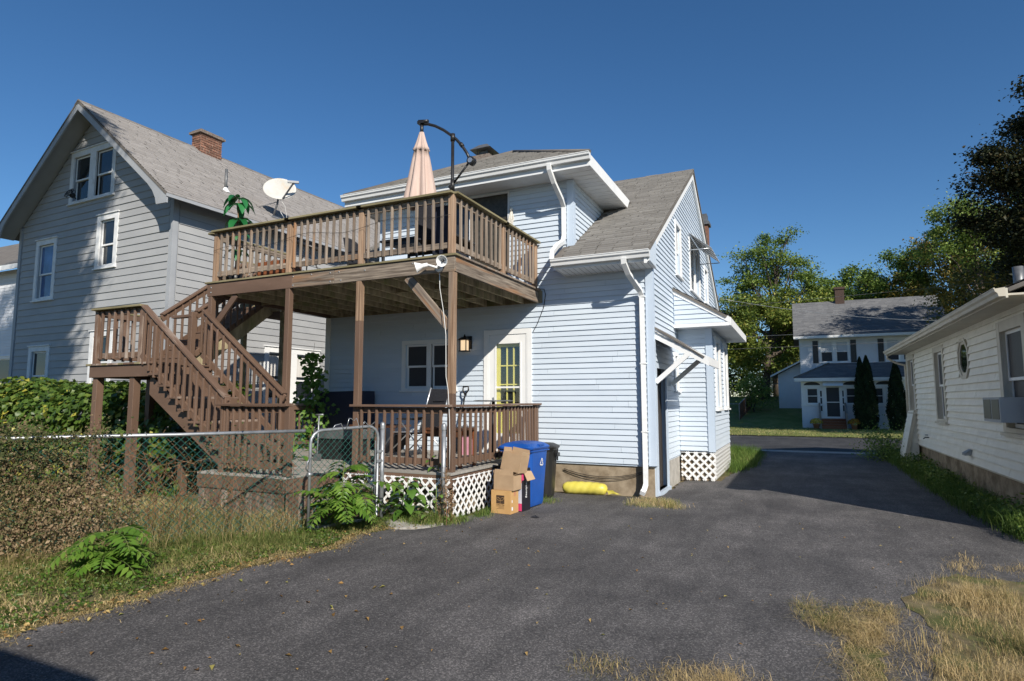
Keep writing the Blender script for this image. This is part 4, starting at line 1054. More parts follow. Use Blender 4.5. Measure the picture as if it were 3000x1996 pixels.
def lattice(parent, F, u0, u1, z0, z1, mat, sp=.105, w=.036, t=.006, d0=.0, name='lattice_panel', clip=None):
    """crossed diagonal slats, each its own object, in two layers on a thin edge strip"""
    e = MB(); fbox(e, F, u0, u1, z1 - .012, z1, d0 - .004, d0 - .001)
    pan = e.build(name, mat, parent)
    H, Wd = z1 - z0, u1 - u0
    for lay, s in ((0, 1), (1, -1)):
        k = -H
        while k < Wd + (0 if s > 0 else 0):
            # line u = u0 + k + s-dir
            a0, a1 = k, k + H
            t0, t1 = max(0, -a0) / H, min(1, (Wd - a0) / H)
            if t1 - t0 > .06:
                p, q = (a0 + H * t0, H * t0), (a0 + H * t1, H * t1)
                if s < 0: p, q = (p[0], H - p[1]), (q[0], H - q[1])
                A = F.p(u0 + p[0], z0 + p[1], d0 + t * lay + t / 2); Bq = F.p(u0 + q[0], z0 + q[1], d0 + t * lay + t / 2)
                beam('slat', A, Bq, w, t, mat, pan, up=F.N)
            k += sp
    return pan


lattice(blue, FB, .03, bx1 - HX1 + .03, .02, .585, G['white'], sp=.165, w=.044); lattice(blue, FB2, .01, by1 - by0, .03, .585, G['white'], sp=.165, w=.044)
m = MB(); m.box(HX1, bx1 - .05, by0 + .12, by1, -.02, .55); m.build('bay_crawl_space', G['foundation'], blue)

# ---- small roof over the side door
aw = thing('door_canopy', 'small shingled door canopy with white diagonal braces over the brown side door', 'canopy', (HX1, 10.85, 2.9))
ax1, az0, az1 = -1.36, 2.98, 2.44
m = slab(MB(), [(HX1 + .02, 10.84, az0), (ax1 - .06, 10.84, az1 - .03), (ax1 - .06, 12.42, az1 - .03), (HX1 + .02, 12.42, az0)], .03)
ar = m.build('canopy_roof', G['roof_base'], aw)
dl = math.hypot(ax1 - HX1, az0 - az1)
shingles(ar, (ax1 - .08, 10.83, az1 - .045), (0, 1, 0), (HX1 - ax1, 0, az0 - az1), 1.6, dl + .05, G['shingle'], exp=.13, tab=.3, seed=41, thick=.018)
for yy in (10.86, 12.36):
    m = MB(); m.prism([(HX1 + .02, yy, az0 - .04), (ax1, yy, az1 - .04), (ax1, yy, az1 - .19), (HX1 + .02, yy, az0 - .22)], (0, .035, 0)); m.build('rafter', G['white'], aw)
    beam('brace', (HX1 + .03, yy + .02, 1.98), (ax1 - .30, yy + .02, az1 + .06), .05, .085, G['white'], aw)
m = MB(); m.box(ax1 - .03, ax1, 10.90, 12.36, az1 - .17, az1 - .03); m.build('canopy_fascia', G['white'], aw)
# striped metal awning over the gable window
an = thing('window_awning', 'striped metal awning over the upper double window of the blue gable', 'awning', (HX1, 15.1, 5.8))
for k in range(9):
    ya, yb_ = 15.16 + k * .2, 15.16 + (k + 1) * .2
    MB().prism([(HX1 + .03, ya, 5.80), (HX1 + .55, ya, 5.36), (HX1 + .55, ya, 5.35), (HX1 + .03, ya, 5.785)], (0, .195, 0)).build('awning_slat', G['white'] if k % 2 else G['grey_trim'], an)
m = MB()
for yy in (15.18, 16.94): m.tube([(HX1 + .02, yy, 5.36), (HX1 + .54, yy, 5.35)], .012, 6)
m.build('awning_arm', G['alu'], an)
# ================================================================== RAISED DECK
W_, B_, BW = G['weathered'], G['brown'], G['brown_worn']
DKX0, DKX1, DKY, DKZ = -9.68, -4.46, 7.57, 3.77
rd = thing('raised_deck', 'weathered wooden second storey deck on posts behind the blue house', 'deck', (-7, 9, 0))
# rim: painted on the left, bare on the right
beam('rim_joist', (DKX0, DKY, 3.655), (-7.62, DKY, 3.655), .04, .232, B_, rd); beam('rim_joist', (-7.615, DKY - .001, 3.655), (-6.72, DKY - .001, 3.655), .04, .232, G['rim_wood'], rd)
beam('rim_joist', (-6.715, DKY, 3.655), (DKX1, DKY, 3.655), .04, .232, G['rim_wood'], rd)
beam('rim_joist', (DKX1 - .02, DKY + .022, 3.655), (DKX1 - .02, 10.76, 3.655), .04, .232, G['rim_wood'], rd); beam('rim_joist', (DKX0 + .02, DKY + .022, 3.655), (DKX0 + .02, 10.76, 3.655), .04, .232, B_, rd)
beam('ledger', (DKX0, 10.765, 3.66), (DKX1 + .06, 10.765, 3.66), .04, .235, G['under'], rd)
x = DKX0 + .42
while x < DKX1 - .2:
    beam('joist', (x, DKY + .022, 3.65), (x, 10.742, 3.65), .038, .22, G['under'], rd); x += .406
for yb in (8.75, 9.8):
    x = DKX0 + .04
    while x < DKX1 - .45:
        beam('blocking', (x + .03, yb, 3.65), (x + .375, yb, 3.65), .038, .2, G['under'], rd); x += .812
k = 0; y = DKY - .045
while y < 10.75:
    beam('deck_board', (DKX0 - .05, y + .069, 3.789), (DKX1 + .035, y + .069, 3.789), .138, .032, W_ if k else G['mossy'], rd); y += .144; k += 1
# support posts
def post(x, y, z0, z1, mat, parent, w=.095, name='post'):
    return beam(name, (x, y, z0), (x, y, z1), w, w, mat, parent, up=(0, 1, 0))
P0, P1, P2, P3 = -9.60, -7.72, -6.22, -4.52
for xx, mlo, zs, mhi in ((P0, B_, 3.54, B_), (P1, B_, 3.54, B_), (P2, B_, 2.9, G['post_wood']), (P3, B_, 1.75, G['post_wood'])):
    post(xx, DKY + .03, .0, zs, mlo, rd)
    if zs < 3.5: post(xx, DKY + .03, zs + .001, 3.54, mhi, rd)
beam('knee_brace', (P3 - .05, DKY + .03, 2.72), (P3 - .80, DKY + .03, 3.53), .038, .14, W_, rd, up=(1, 0, 1)); beam('knee_brace', (P0 + .05, DKY + .03, 2.95), (P0 + .62, DKY + .03, 3.53), .038, .12, B_, rd, up=(-1, 0, 1))
# guard rail
def guard(parent, A, B, zf, n, mat, capm, postm, h=.93, out=(0, -1, 0), posts=(1, 1), bal0=.085, capw=.14, bal=.038, pmat2=None):
    """posts, top and bottom rails, cap board and n balusters on the outside, between A and B"""
    A, B, out = Vector((*A, 0)), Vector((*B, 0)), Vector(out)
    d = (B - A).normalized(); L = (B - A).length; zt = zf + h
    for k, q in enumerate((A, B)):
        if posts[k]: beam('rail_post', q + Vector((0, 0, zf + .001)), q + Vector((0, 0, zt - .036)), .09, .09, postm, parent, up=out)
    a, b = A + d * .046, B - d * .046
    beam('rail', a + Vector((0, 0, zt - .085)), b + Vector((0, 0, zt - .085)), .038, .089, mat, parent); beam('rail', a + Vector((0, 0, zf + bal0 + .05)), b + Vector((0, 0, zf + bal0 + .05)), .038, .089, mat, parent)
    if capw: beam('rail_cap', A - d * .05 + out * .045 + Vector((0, 0, zt - .016)), B + d * .05 + out * .045 + Vector((0, 0, zt - .016)), capw, .036, capm, parent)
    for i in range(n):
        q = A + d * (L * (i + 1) / (n + 1)) + out * .0395
        j = Vector((rng.uniform(-.004, .004), rng.uniform(-.004, .004), 0))
        beam('baluster', q + j + Vector((0, 0, zf + bal0 - .015)), q - j + Vector((0, 0, zt - .052)), bal, bal, mat, parent, up=out)
R0, R1, R2, R3 = -9.50, -7.72, -6.19, -4.53
yf = DKY + .01
guard(rd, (R0, yf), (R1, yf), 3.806, 11, W_, G['mossy'], G['post_wood'], posts=(1, 1)); guard(rd, (R1, yf), (R2, yf), 3.806, 10, W_, G['mossy'], G['post_wood'], posts=(0, 1)); guard(rd, (R2, yf), (R3, yf), 3.806, 10, W_, G['mossy'], G['post_wood'], posts=(0, 1))
guard(rd, (R3, yf + .02), (R3, 9.27), 3.806, 9, W_, G['mossy'], G['post_wood'], out=(1, 0, 0), posts=(0, 1)); guard(rd, (R3, 9.27), (R3, 10.70), 3.806, 8, W_, G['mossy'], G['post_wood'], out=(1, 0, 0), posts=(0, 1))
guard(rd, (-9.62, yf + .02), (-9.62, 9.4), 3.806, 11, W_, G['mossy'], G['post_wood'], out=(-1, 0, 0), posts=(0, 1))
m = MB()
for (xx, zz) in ((-9.58, 3.70), (-9.58, 3.61), (-7.60, 3.73), (-7.60, 3.58), (-7.2, 3.73), (-6.80, 3.72), (-6.80, 3.58), (-6.62, 3.72), (-6.58, 3.58), (-6.1, 3.70), (-5.2, 3.72), (-4.7, 3.70)):
    m.lathe([(.0, -.026), (.012, -.026), (.014, -.018)], (xx, DKY, zz), 8, M=Matrix.Rotation(R(90), 3, 'X').inverted())
m.build('bolt_heads', G['galv'], rd)

# ================================================================== PORCH DECK (ground floor)
pk = thing('porch_deck', 'low brown porch deck with white lattice skirt outside the yellow door', 'deck', (-6, 9, 0))
PZ = .64
k = 0; y = 7.44
while y < 10.74:
    x0 = -9.6; x1 = -4.42
    beam('deck_board', (x0, y + .069, PZ - .017), (x1, y + .069, PZ - .017), .138, .034, G['deck_grey'], pk); y += .143
y = 6.34
while y < 7.42:
    beam('deck_board', (-8.15, y + .069, PZ - .047), (-6.40, y + .069, PZ - .047), .138, .034, G['deck_grey'], pk); y += .143
# rim boards and skirts
beam('rim_board', (-6.35, 7.46, PZ - .12), (-4.44, 7.46, PZ - .12), .036, .17, B_, pk); beam('rim_board', (-4.46, 7.48, PZ - .12), (-4.46, 10.75, PZ - .12), .036, .17, B_, pk)
beam('rim_board', (-8.15, 6.36, PZ - .16), (-6.42, 6.36, PZ - .16), .036, .19, B_, pk); beam('rim_board', (-6.42, 6.38, PZ - .16), (-6.42, 7.44, PZ - .16), .036, .19, B_, pk); beam('rim_board', (-8.14, 6.38, PZ - .16), (-8.14, 7.44, PZ - .16), .036, .19, B_, pk)
x = -8.13
while x < -6.5:
    beam('skirt_board', (x + .06, 6.372, -.02), (x + .06, 6.372, PZ - .256), .115, .02, BW, pk, up=(0, 1, 0)); x += .121
y = 6.40
while y < 7.40:
    beam('skirt_board', (-6.43, y + .06, -.02), (-6.43, y + .06, PZ - .256), .115, .02, BW, pk, up=(1, 0, 0)); y += .121
# steps towards the gate
for k in (0, 1):
    z = .42 - .20 * k; yy = 7.36 - .27 * k
    beam('step', (-6.32, yy - .12, z), (-5.42, yy - .12, z), .27, .036, G['deck_grey'], pk); beam('riser', (-6.32, yy + .005 - .255, z - .10), (-5.42, yy + .005 - .255, z - .10), .02, .16, B_, pk)
# lattice skirts
FLF = Fr((-6.35, 7.435, 0), (1, 0, 0), (0, -1, 0)); FLR = Fr((-4.425, 7.46, 0), (0, 1, 0), (1, 0, 0))
lattice(pk, FLF, .02, 1.91, .02, .56, G['white'], sp=.16, w=.036); lattice(pk, FLR, .03, 2.75, .02, .56, G['white'], sp=.16, w=.036)
m = MB(); m.box(-9.5, -4.75, 7.75, 10.7, -.02, .42); m.build('crawl_space', G['foundation'], pk)
# porch rails
guard(pk, (P2, 7.575), (P3, 7.575), PZ, 11, B_, BW, B_, h=.955, posts=(0, 0), capw=.13)
guard(pk, (P3, 7.60), (-4.50, 9.36), PZ, 10, B_, BW, B_, h=.955, out=(1, 0, 0), posts=(0, 1), capw=.13); guard(pk, (-4.50, 9.36), (-4.52, 10.70), PZ, 9, B_, BW, B_, h=.965, out=(1, 0, 0), posts=(0, 1), capw=.13)
guard(pk, (-9.55, 7.75), (-9.55, 10.6), PZ, 18, B_, BW, B_, h=.955, out=(-1, 0, 0), posts=(1, 1), capw=.13)

# ================================================================== STAIRCASE
st = thing('staircase', 'brown painted wooden staircase turning at a landing up to the raised deck', 'staircase', (-9.5, 7, 0))
LZ = 2.28; LX0, LX1, LY0, LY1 = -11.02, -9.40, 6.40, 7.50
k = 0; x = LX0 - .06
while x < LX1 - .05:
    beam('landing_board', (x + .069, LY0 - .05, LZ - .017), (x + .069, LY1 + .02, LZ - .017), .138, .034, G['mossy'] if k % 3 == 0 else BW, st); x += .144; k += 1
for yy in (LY0, LY1): beam('landing_rim', (LX0, yy, LZ - .135), (LX1, yy, LZ - .135), .038, .20, B_, st)
for xx in (LX0 + .02, LX1 - .02): beam('landing_rim', (xx, LY0 + .02, LZ - .136), (xx, LY1 - .02, LZ - .136), .038, .20, B_, st)
for (xx, yy) in ((LX0 + .12, LY0 + .075), (-9.92, LY0 + .075), (LX0 + .12, LY1 - .075), (-9.92, LY1 - .075)): post(xx, yy, 0, LZ - .235, B_, st, w=.12, name='landing_post')
# landing guard on the near and left sides
def rail_post(x, y, z0, z1, mat): beam('rail_post', (x, y, z0), (x, y, z1), .095, .095, mat, st, up=(0, 1, 0))
guard(st, (LX0 + .10, LY0 + .03), (-9.72, LY0 + .03), LZ, 6, BW, G['mossy'], BW, h=.95, posts=(1, 1))
guard(st, (LX0 + .08, LY0 + .08), (LX0 + .08, LY1), LZ, 6, BW, G['mossy'], B_, h=.95, out=(-1, 0, 0), posts=(0, 1))
# lower flight: descends to the right
rise, run, ntr = .187, .25, 8
for k in range(1, ntr + 1):
    z = LZ - rise * k; xr = LX1 + run * k
    beam('tread', (xr - .14, LY0 - .05, z - .018), (xr - .14, LY1 - .03, z - .018), .285, .036, BW if k % 2 else B_, st)
    beam('riser', (xr - run + .0, LY0 + .0, z + rise / 2 - .016), (xr - run + .0, LY1 - .06, z + rise / 2 - .016), .02, rise - .038, B_, st)
def stringer(y, mat):
    A = Vector((LX1 - .12, y, LZ - .10)); Bq = Vector((LX1 + run * 8.8, y, LZ - rise * 8.8 - .07))
    m = MB()
    m.prism([A + Vector((0, 0, -.10)), A + Vector((0, 0, -.42)), Bq + Vector((0, 0, -.28)), Bq + Vector((.2, 0, -.13)), Bq + Vector((.2, 0, .03)), Bq + Vector((0, 0, .02))], (0, .04, 0))
    return m.build('stringer', mat, st)
for yy in (LY0 + .06, (LY0 + LY1) / 2, LY1 - .12): stringer(yy, B_)
slope = rise / run
def stair_rail(y, xa, xb, ztop, n, mat, capm, oy):
    za = ztop; zb = ztop - (xb - xa) * slope
    beam('hand_rail', (xa, y, za), (xb, y, zb), .11, .036, capm, st); beam('rail', (xa, y, za - .085), (xb, y, zb - .085), .036, .12, mat, st); beam('rail', (xa, y, za - .80), (xb, y, zb - .80), .036, .10, mat, st)
    for i in range(n):
        f = (i + .7) / n; q = xa + (xb - xa) * f; zz = za - (xb - xa) * f * slope
        beam('baluster', (q, y + oy, zz - .90), (q, y + oy, zz - .06), .038, .038, mat, st, up=(0, 1, 0))
stair_rail(LY0 - .0, -9.68, -7.66, LZ + .93, 14, B_, BW, -.037)
stair_rail(7.48, -9.64, -7.62, LZ + 1.00, 13, B_, B_, -.037)
rail_post(-7.70, LY0 + .01, .0, 1.74, B_)
# guard at the foot of the stairs
guard(st, (-7.72, LY0 - .0), (-6.42, LY0 - .0), PZ - .03, 9, B_, BW, B_, h=1.0, posts=(0, 1), capw=.13)
# upper flight: rises away from the camera beside the deck
UX0, UX1 = -11.0, -10.05
for k in range(1, 8):
    z = LZ + rise * k; yy = LY1 + run * (k - 1)
    beam('tread', (UX0 + .02, yy + .12, z - .018), (UX1 - .02, yy + .12, z - .018), .285, .036, B_, st); beam('riser', (UX0 + .02, yy, z - rise / 2 - .018), (UX1 - .02, yy, z - rise / 2 - .018), .02, rise - .038, B_, st)
for xx in (UX0, (UX0 + UX1) / 2, UX1 - .04):
    A = Vector((xx, LY1 + .0, LZ)); Bq = Vector((xx, LY1 + run * 7.4, LZ + rise * 7.4))
    MB().prism([A + Vector((0, 0, -.22)), A + Vector((0, .15, -.16)), Bq + Vector((0, .1, -.16)), Bq + Vector((0, 0, .05)), A + Vector((0, 0, .08))], (.04, 0, 0)).build('stringer', B_ if xx == UX0 else G['under'], st)
def stair_rail_y(x, ya, yb, ztop, n, ox):
    zb = ztop + (yb - ya) * slope
    beam('hand_rail', (x, ya, ztop), (x, yb, zb), .11, .036, B_, st); beam('rail', (x, ya, ztop - .085), (x, yb, zb - .085), .036, .12, B_, st); beam('rail', (x, ya, ztop - .80), (x, yb, zb - .80), .036, .10, B_, st)
    for i in range(n):
        q = ya + (yb - ya) * (i + .7) / n
        beam('baluster', (x + ox, q, ztop + (q - ya) * slope - .84), (x + ox, q, ztop + (q - ya) * slope - .06), .038, .038, B_, st, up=(1, 0, 0))
stair_rail_y(UX0 - .0, LY1 + .12, 9.45, LZ + 1.02, 12, .037)
stair_rail_y(UX1 + .02, LY1 + .12, 9.45, LZ + 1.02, 12, .037)
rail_post(UX1 + .02, LY1 + .05, LZ, LZ + 1.0, B_)
beam('rail', (UX1 - .5, LY1 + .05, LZ + .93), (UX1 + .05, LY1 + .05, LZ + .93), .11, .05, B_, st)
# top landing beside the deck
k = 0; y = 9.42
while y < 10.7:
    beam('landing_board', (UX0 - .03, y + .069, 3.789), (DKX0 - .055, y + .069, 3.789), .138, .032, W_, st); y += .144
beam('landing_rim', (UX0, 9.42, 3.65), (DKX0 - .03, 9.42, 3.65), .038, .22, G['under'], st); beam('landing_rim', (UX0, 9.44, 3.65), (UX0, 10.7, 3.65), .038, .22, B_, st)
for (xx, yy) in ((UX0 + .06, 9.5), (UX0 + .06, 10.6), (DKX0 - .12, 9.5)): post(xx, yy, 0, 3.54, G['under'], st, name='landing_post')
guard(st, (UX0, 9.5), (UX0, 10.65), 3.806, 8, W_, G['mossy'], G['post_wood'], out=(-1, 0, 0))
# ================================================================== GREY HOUSE on the left (own axes, corner at its origin)
gh = thing('grey_house', 'grey clapboard house with steep gable and tan shingled roof on the left', 'house', (-13.3, 9.375, 0), R(-1.7), local=True)
GW, GRX, GRZ = 6.90, -3.45, 9.50
GS = .795
FG = Fr((-GW, 0, 0), (1, 0, 0), (0, -1, 0)); FGS = Fr((0, 0, 0), (0, 1, 0), (1, 0, 0))
gz = lambda x: GRZ - .14 - GS * abs(x - GRX)
zt0 = gz(0)
glo = lambda z: 0.0 if z < zt0 else (z - zt0) / GS
ghi = lambda z: GW - (0.0 if z < zt0 else (z - zt0) / GS)
gu = lambda x: x + GW
wA = (gu(-5.99), gu(-4.95), 4.42, 6.13); wB = (gu(-3.09), gu(-2.18), 5.05, 6.46); wC = (gu(-5.97), gu(-4.92), 1.6, 3.14); wD = (gu(-3.07), gu(-2.10), 1.9, 3.42); wG = (gu(-4.52), gu(-2.45), 6.97, 8.42)
gops = [wA, wB, wC, wD, wG]
inw = lambda o, c: (o[0] + c, o[1] - c, o[2] + c * .45, o[3] - c)
gwall = wall_panel('gable_wall', FG, glo, ghi, 0, 9.3, G['grey_trim'], gh, [inw(o, .14) for o in gops], nz=16)
siding(gwall, FG, lambda z: glo(z) + (.14 if z < zt0 else .02), lambda z: ghi(z) - (.14 if z < zt0 else .02), .1, 9.25, .187, G['grey_siding'], gops, seed=51, proud=.02)
wS = (2.80, 4.85, 1.62, 3.15)
swall = wall_panel('side_wall', FGS, 0, 12.2, 0, zt0, G['grey_trim'], gh, [inw(wS, .14)])
siding(swall, FGS, .14, 12.1, .1, zt0 - .02, .187, G['grey_siding'], [wS], seed=52, proud=.02)
corner(0, 0, 0, zt0, 1, -1, gh, G['grey_trim']); corner(-GW, 0, 0, zt0, -1, -1, gh, G['grey_trim'])
OW = G['old_white']
window(gh, FG, *wA, cw=.14, frame=OW, glass=G['glass_blue'], meet=.45); window(gh, FG, *wB, cw=.14, frame=OW, meet=.46); window(gh, FG, *wC, cw=.14, frame=OW); window(gh, FG, *wD, cw=.14, frame=OW)
window(gh, FG, *wG, cw=.15, frame=OW, n=2, mull=.28, meet=.48); window(gh, FGS, *wS, cw=.15, frame=G['white'], n=2, mull=.26, meet=.42, curtain=(.5, .93))
mb = MB(); mb.poly([(-GW, 0, 0), (-GW, 12.2, 0), (-GW, 12.2, zt0), (-GW, 0, zt0)]); mb.poly([(-GW, 12.2, 0), (0, 12.2, 0), (0, 12.2, zt0), (GRX, 12.2, 9.3), (-GW, 12.2, zt0)]); mb.build('far_walls', G['grey_siding'], gh)
# roof
ov, ey0, ey1 = .47, -.52, 12.7
ex = ov; ezr = GRZ - GS * (ov - GRX)
m = slab(MB(), [(ex, ey0, ezr), (ex, ey1, ezr), (GRX, ey1, GRZ), (GRX, ey0, GRZ)], .05); slab(m, [(2 * GRX - ex, ey1, ezr), (2 * GRX - ex, ey0, ezr), (GRX, ey0, GRZ), (GRX, ey1, GRZ)], .05)
groof = m.build('roof', G['roof_base'], gh)
Lg = math.hypot(ex - GRX, GRZ - ezr)
shingles(groof, (ex, ey0, ezr), (0, 1, 0), (GRX - ex, 0, GRZ - ezr), ey1 - ey0, Lg, G['shingle_tan'], exp=.13, tab=.32, seed=55)
m = MB(); m.prism([(GRX - .16, ey0, GRZ - .10), (GRX, ey0, GRZ + .03), (GRX + .16, ey0, GRZ - .10)], (0, ey1 - ey0, 0)); m.build('ridge_cap', G['roof_base'], groof)
# rake boards with curved feet, boarded gable soffit, open eaves with rafter tails
for s in (1, -1):
    X = lambda d: GRX + s * d
    D = ex - GRX
    Z = lambda d, o: GRZ - .055 - GS * d - o
    pts = [(X(0), ey0 + .01, Z(0, 0)), (X(D), ey0 + .01, Z(D, 0)), (X(D), ey0 + .01, Z(D, .17)), (X(D - .38), ey0 + .01, Z(D - .38, .46)), (X(D - .43), ey0 + .01, Z(D - .43, .34)), (X(D - .55), ey0 + .01, Z(D - .55, .24)), (X(D - .75), ey0 + .01, Z(D - .75, .20)), (X(0), ey0 + .01, Z(0, .20))]
    MB().prism(pts, (0, .035, 0)).build('rake_board', G['grey_trim'], gh)
    m = MB(); m.prism([(X(0), ey0 + .05, Z(0, .03)), (X(D - .05), ey0 + .05, Z(D - .05, .03)), (X(D - .05), ey0 + .05, Z(D - .05, .05)), (X(0), ey0 + .05, Z(0, .05))], (0, -ey0 - .05, 0))
    m.build('gable_soffit', G['grey_siding'], gh)
y = .35
while y < 12:
    m = MB(); m.prism([(-.02, y, ezr + GS * (ex + .02) - .06), (ex - .06, y, ezr - .005), (ex - .06, y, ezr - .07), (-.02, y, ezr + GS * (ex + .02) - .2)], (0, .07, 0)); m.build('rafter_tail', G['white'], gh); y += .78
m = MB(); m.box(ex - .012, ex + .02, ey0, ey1, ezr - .085, ezr - .01); m.build('eave_trim', G['grey_trim'], gh)
# brick chimney on the ridge, every brick a piece
cx0, cx1, cy0, cy1, cz0, cz1 = -3.58, -3.16, 2.82, 3.56, 8.95, 9.94
m = MB(); m.box(cx0 + .008, cx1 - .008, cy0 + .008, cy1 - .008, cz0, cz1); chim = m.build('chimney', G['mortar'], gh); tag(chim, 'worn red brick chimney with weathered cap on the grey house ridge')
rr_ = random.Random(5); z = cz0 + .30; row = 0
while z < cz1 - .06:
    for (A, Bq, nrm) in (((cx0, cy0), (cx1, cy0), (0, -1)), ((cx1, cy0), (cx1, cy1), (1, 0)), ((cx0, cy1), (cx1, cy1), (0, 1))):
        A, Bq = Vector((*A, 0)), Vector((*Bq, 0)); L = (Bq - A).length; d = (Bq - A).normalized(); u = .0 if row % 2 else -.10
        while u < L - .03:
            a, b = max(u, 0) + .006, min(u + .20, L) - .006
            if b - a > .03:
                beam('brick', A + d * a + Vector((*nrm, 0)) * (-.006 + rr_.uniform(-.004, .006)) + Vector((0, 0, z + .031)), A + d * b + Vector((*nrm, 0)) * (-.006 + rr_.uniform(-.004, .006)) + Vector((0, 0, z + .031)), .03, .062, G['brick'], chim)
            u += .205
    z += .075; row += 1
m = MB(); m.box(cx0 - .07, cx1 + .07, cy0 - .07, cy1 + .07, cz1 - .02, cz1 + .05); m.box(cx0 - .02, cx1 + .02, cy0 - .02, cy1 + .02, cz1 + .05, cz1 + .10); m.build('chimney_cap', G['stone'], gh)
m = MB(); m.box(cx0 - .01, cx1 + .012, cy0 - .012, cy0 + .01, cz0, cz0 + .36); m.box(cx1 - .01, cx1 + .012, cy0 - .01, cy1 + .01, cz0 + .10, cz0 + .30); m.build('chimney_flashing', G['copper'], gh)
zp = GRZ - GS * (-.84 - GRX)
m = MB(); m.tube([(-.84, 2.0, zp - .05), (-.84, 2.0, zp + .62)], .038, 10); m.build('vent_pipe', G['grey_metal'], gh)
m = MB(); m.lathe([(.14, -.06), (.06, .06), (.045, .09)], (-.84, 2.0, zp), 12); m.build('pipe_boot', G['white'], gh)

# satellite dish on the grey roof
dz = GRZ - GS * (-.13 - GRX)
sdh = thing('satellite_dish', 'stained white oval satellite dish on the tan roof edge', 'dish', (-13.3 + math.cos(R(-1.7)) * -.13 - math.sin(R(-1.7)) * 3.03, 9.375 + math.sin(R(-1.7)) * -.13 + math.cos(R(-1.7)) * 3.03, dz), local=True)
m = MB(); m.tube([(0, 0, 0), (.10, -.02, .20), (.17, -.02, .36), (.20, -.02, .55)], .028, 8); m.build('mast', G['grey_metal'], sdh)
m = MB(); m.tube([(-.35, -.25, .27), (.14, -.02, .42)], .012, 6); m.tube([(.36, .28, -.27), (.14, -.02, .34)], .012, 6); m.build('strut', G['galv'], sdh)
m = MB(); m.box(-.1, .1, -.12, .12, -.03, .015); m.build('base_plate', G['galv'], sdh)
Nd = Vector((.60, -.74, .28)).normalized(); xa = Vector((0, 0, 1)).cross(Nd).normalized(); ya = Nd.cross(xa); Md = Matrix((xa, ya, Nd)).transposed()
m = MB(); ctr = Vector((.27, -.05, .78))
m.lathe([(.0001, -.055), (.10, -.048), (.2, -.03), (.28, -.006), (.325, .012), (.33, .004), (.28, -.02), (.2, -.044), (.10, -.062), (.0001, -.07)], ctr, 32, M=Md, rx=1.36, ry=1.08); m.build('reflector', G['dish'], sdh)
tip = ctr + Nd * .40 - ya * .02 + xa * .40
m = MB(); m.tube([ctr - ya * .33 + xa * .10, tip - ya * .05], .018, 6, sq=(.03, .04)); m.build('feed_arm', G['grey_metal'], sdh)
m = MB(); m.tube([tip - xa * .15, tip + xa * .15], .035, 8, sq=(.07, .06)); m.tube([tip, tip - Nd * .09], .03, 8); m.build('feed_horn', G['grey_trim'], sdh)
m = MB(); m.tube([ctr - ya * .3, (.38, .06, .3), (.42, .15, -.2), (.52, .3, -.38)], .007, 5); m.build('cable', G['white_wire'], sdh)
# small fan leaning out of the gable window
fo = thing('window_fan', 'small black fan leaning out of the open gable window', 'fan', (-17.3, 9.32, 7.05))
m = MB(); cF = Vector((-17.28, 9.24, 7.12)); Mf = Matrix.Rotation(R(60), 3, 'X')
for r_, z_ in ((.15, 0), (.15, .06), (.10, .08), (.06, .085)): m.tube([cF + Mf @ Vector((r_ * math.cos(a * .3927), r_ * math.sin(a * .3927), z_)) for a in range(17)], .006, 4)
for a in range(16): m.tube([cF + Mf @ Vector((.03 * math.cos(a * .3927), .03 * math.sin(a * .3927), .09)), cF + Mf @ Vector((.15 * math.cos(a * .3927), .15 * math.sin(a * .3927), .05))], .004, 4)
m.build('fan_cage', G['black'], fo)
m = MB(); m.lathe([(.0001, -.10), (.06, -.09), (.075, -.03), (.06, .01)], cF, 12, M=Mf); m.build('fan_motor', G['black_plastic'], fo)
m = MB()
for a in range(4):
    b_ = a * 1.5708; m.poly([cF + Mf @ Vector((.02 * math.cos(b_), .02 * math.sin(b_), .02)), cF + Mf @ Vector((.13 * math.cos(b_ - .3), .13 * math.sin(b_ - .3), .01)), cF + Mf @ Vector((.13 * math.cos(b_ + .35), .13 * math.sin(b_ + .35), .045))])
m.build('fan_blades', G['black_plastic'], fo)
m = MB(); m.tube([cF + Vector((0, .05, .02)), (-17.28, 9.36, 7.03)], .018, 6); m.build('fan_foot', G['black'], fo)

# ================================================================== NEIGHBOUR at the far left edge
nb = thing('neighbour_house', 'white sided house half hidden behind the grey house at the left edge', 'house', (-27, 14, 0))
FN = Fr((-42, 14, 0), (1, 0, 0), (0, -1, 0)); nw = (11.2, 12.9, 1.2, 3.5)
w_ = wall_panel('wall', FN, 0, 15, 0, 7.2, G['white_siding'], nb, [inw(nw, .1)]); siding(w_, FN, 0, 15, 0, 7.18, .14, G['white_siding'], [nw], joined=True)
window(nb, FN, *nw, cw=.1)
m = slab(MB(), [(-42.4, 13.5, 7.25), (-26.6, 13.5, 7.25), (-26.6, 18, 10.2), (-42.4, 18, 10.2)], .06); nr = m.build('roof', G['roof_base'], nb)
shingles(nr, (-30, 13.5, 7.25), (1, 0, 0), (0, 4.5, 2.95), 3.4, 5.4, G['shingle_dark'], seed=61)
m = MB(); m.box(-42.4, -26.6, 13.48, 13.52, 7.05, 7.25); m.build('fascia', G['white'], nb)
m = MB(); m.poly([(-27, 14, 0), (-27, 22, 0), (-27, 22, 7.2), (-27, 18, 10.1), (-27, 14, 7.2)]); m.build('side_wall', G['white_siding'], nb)

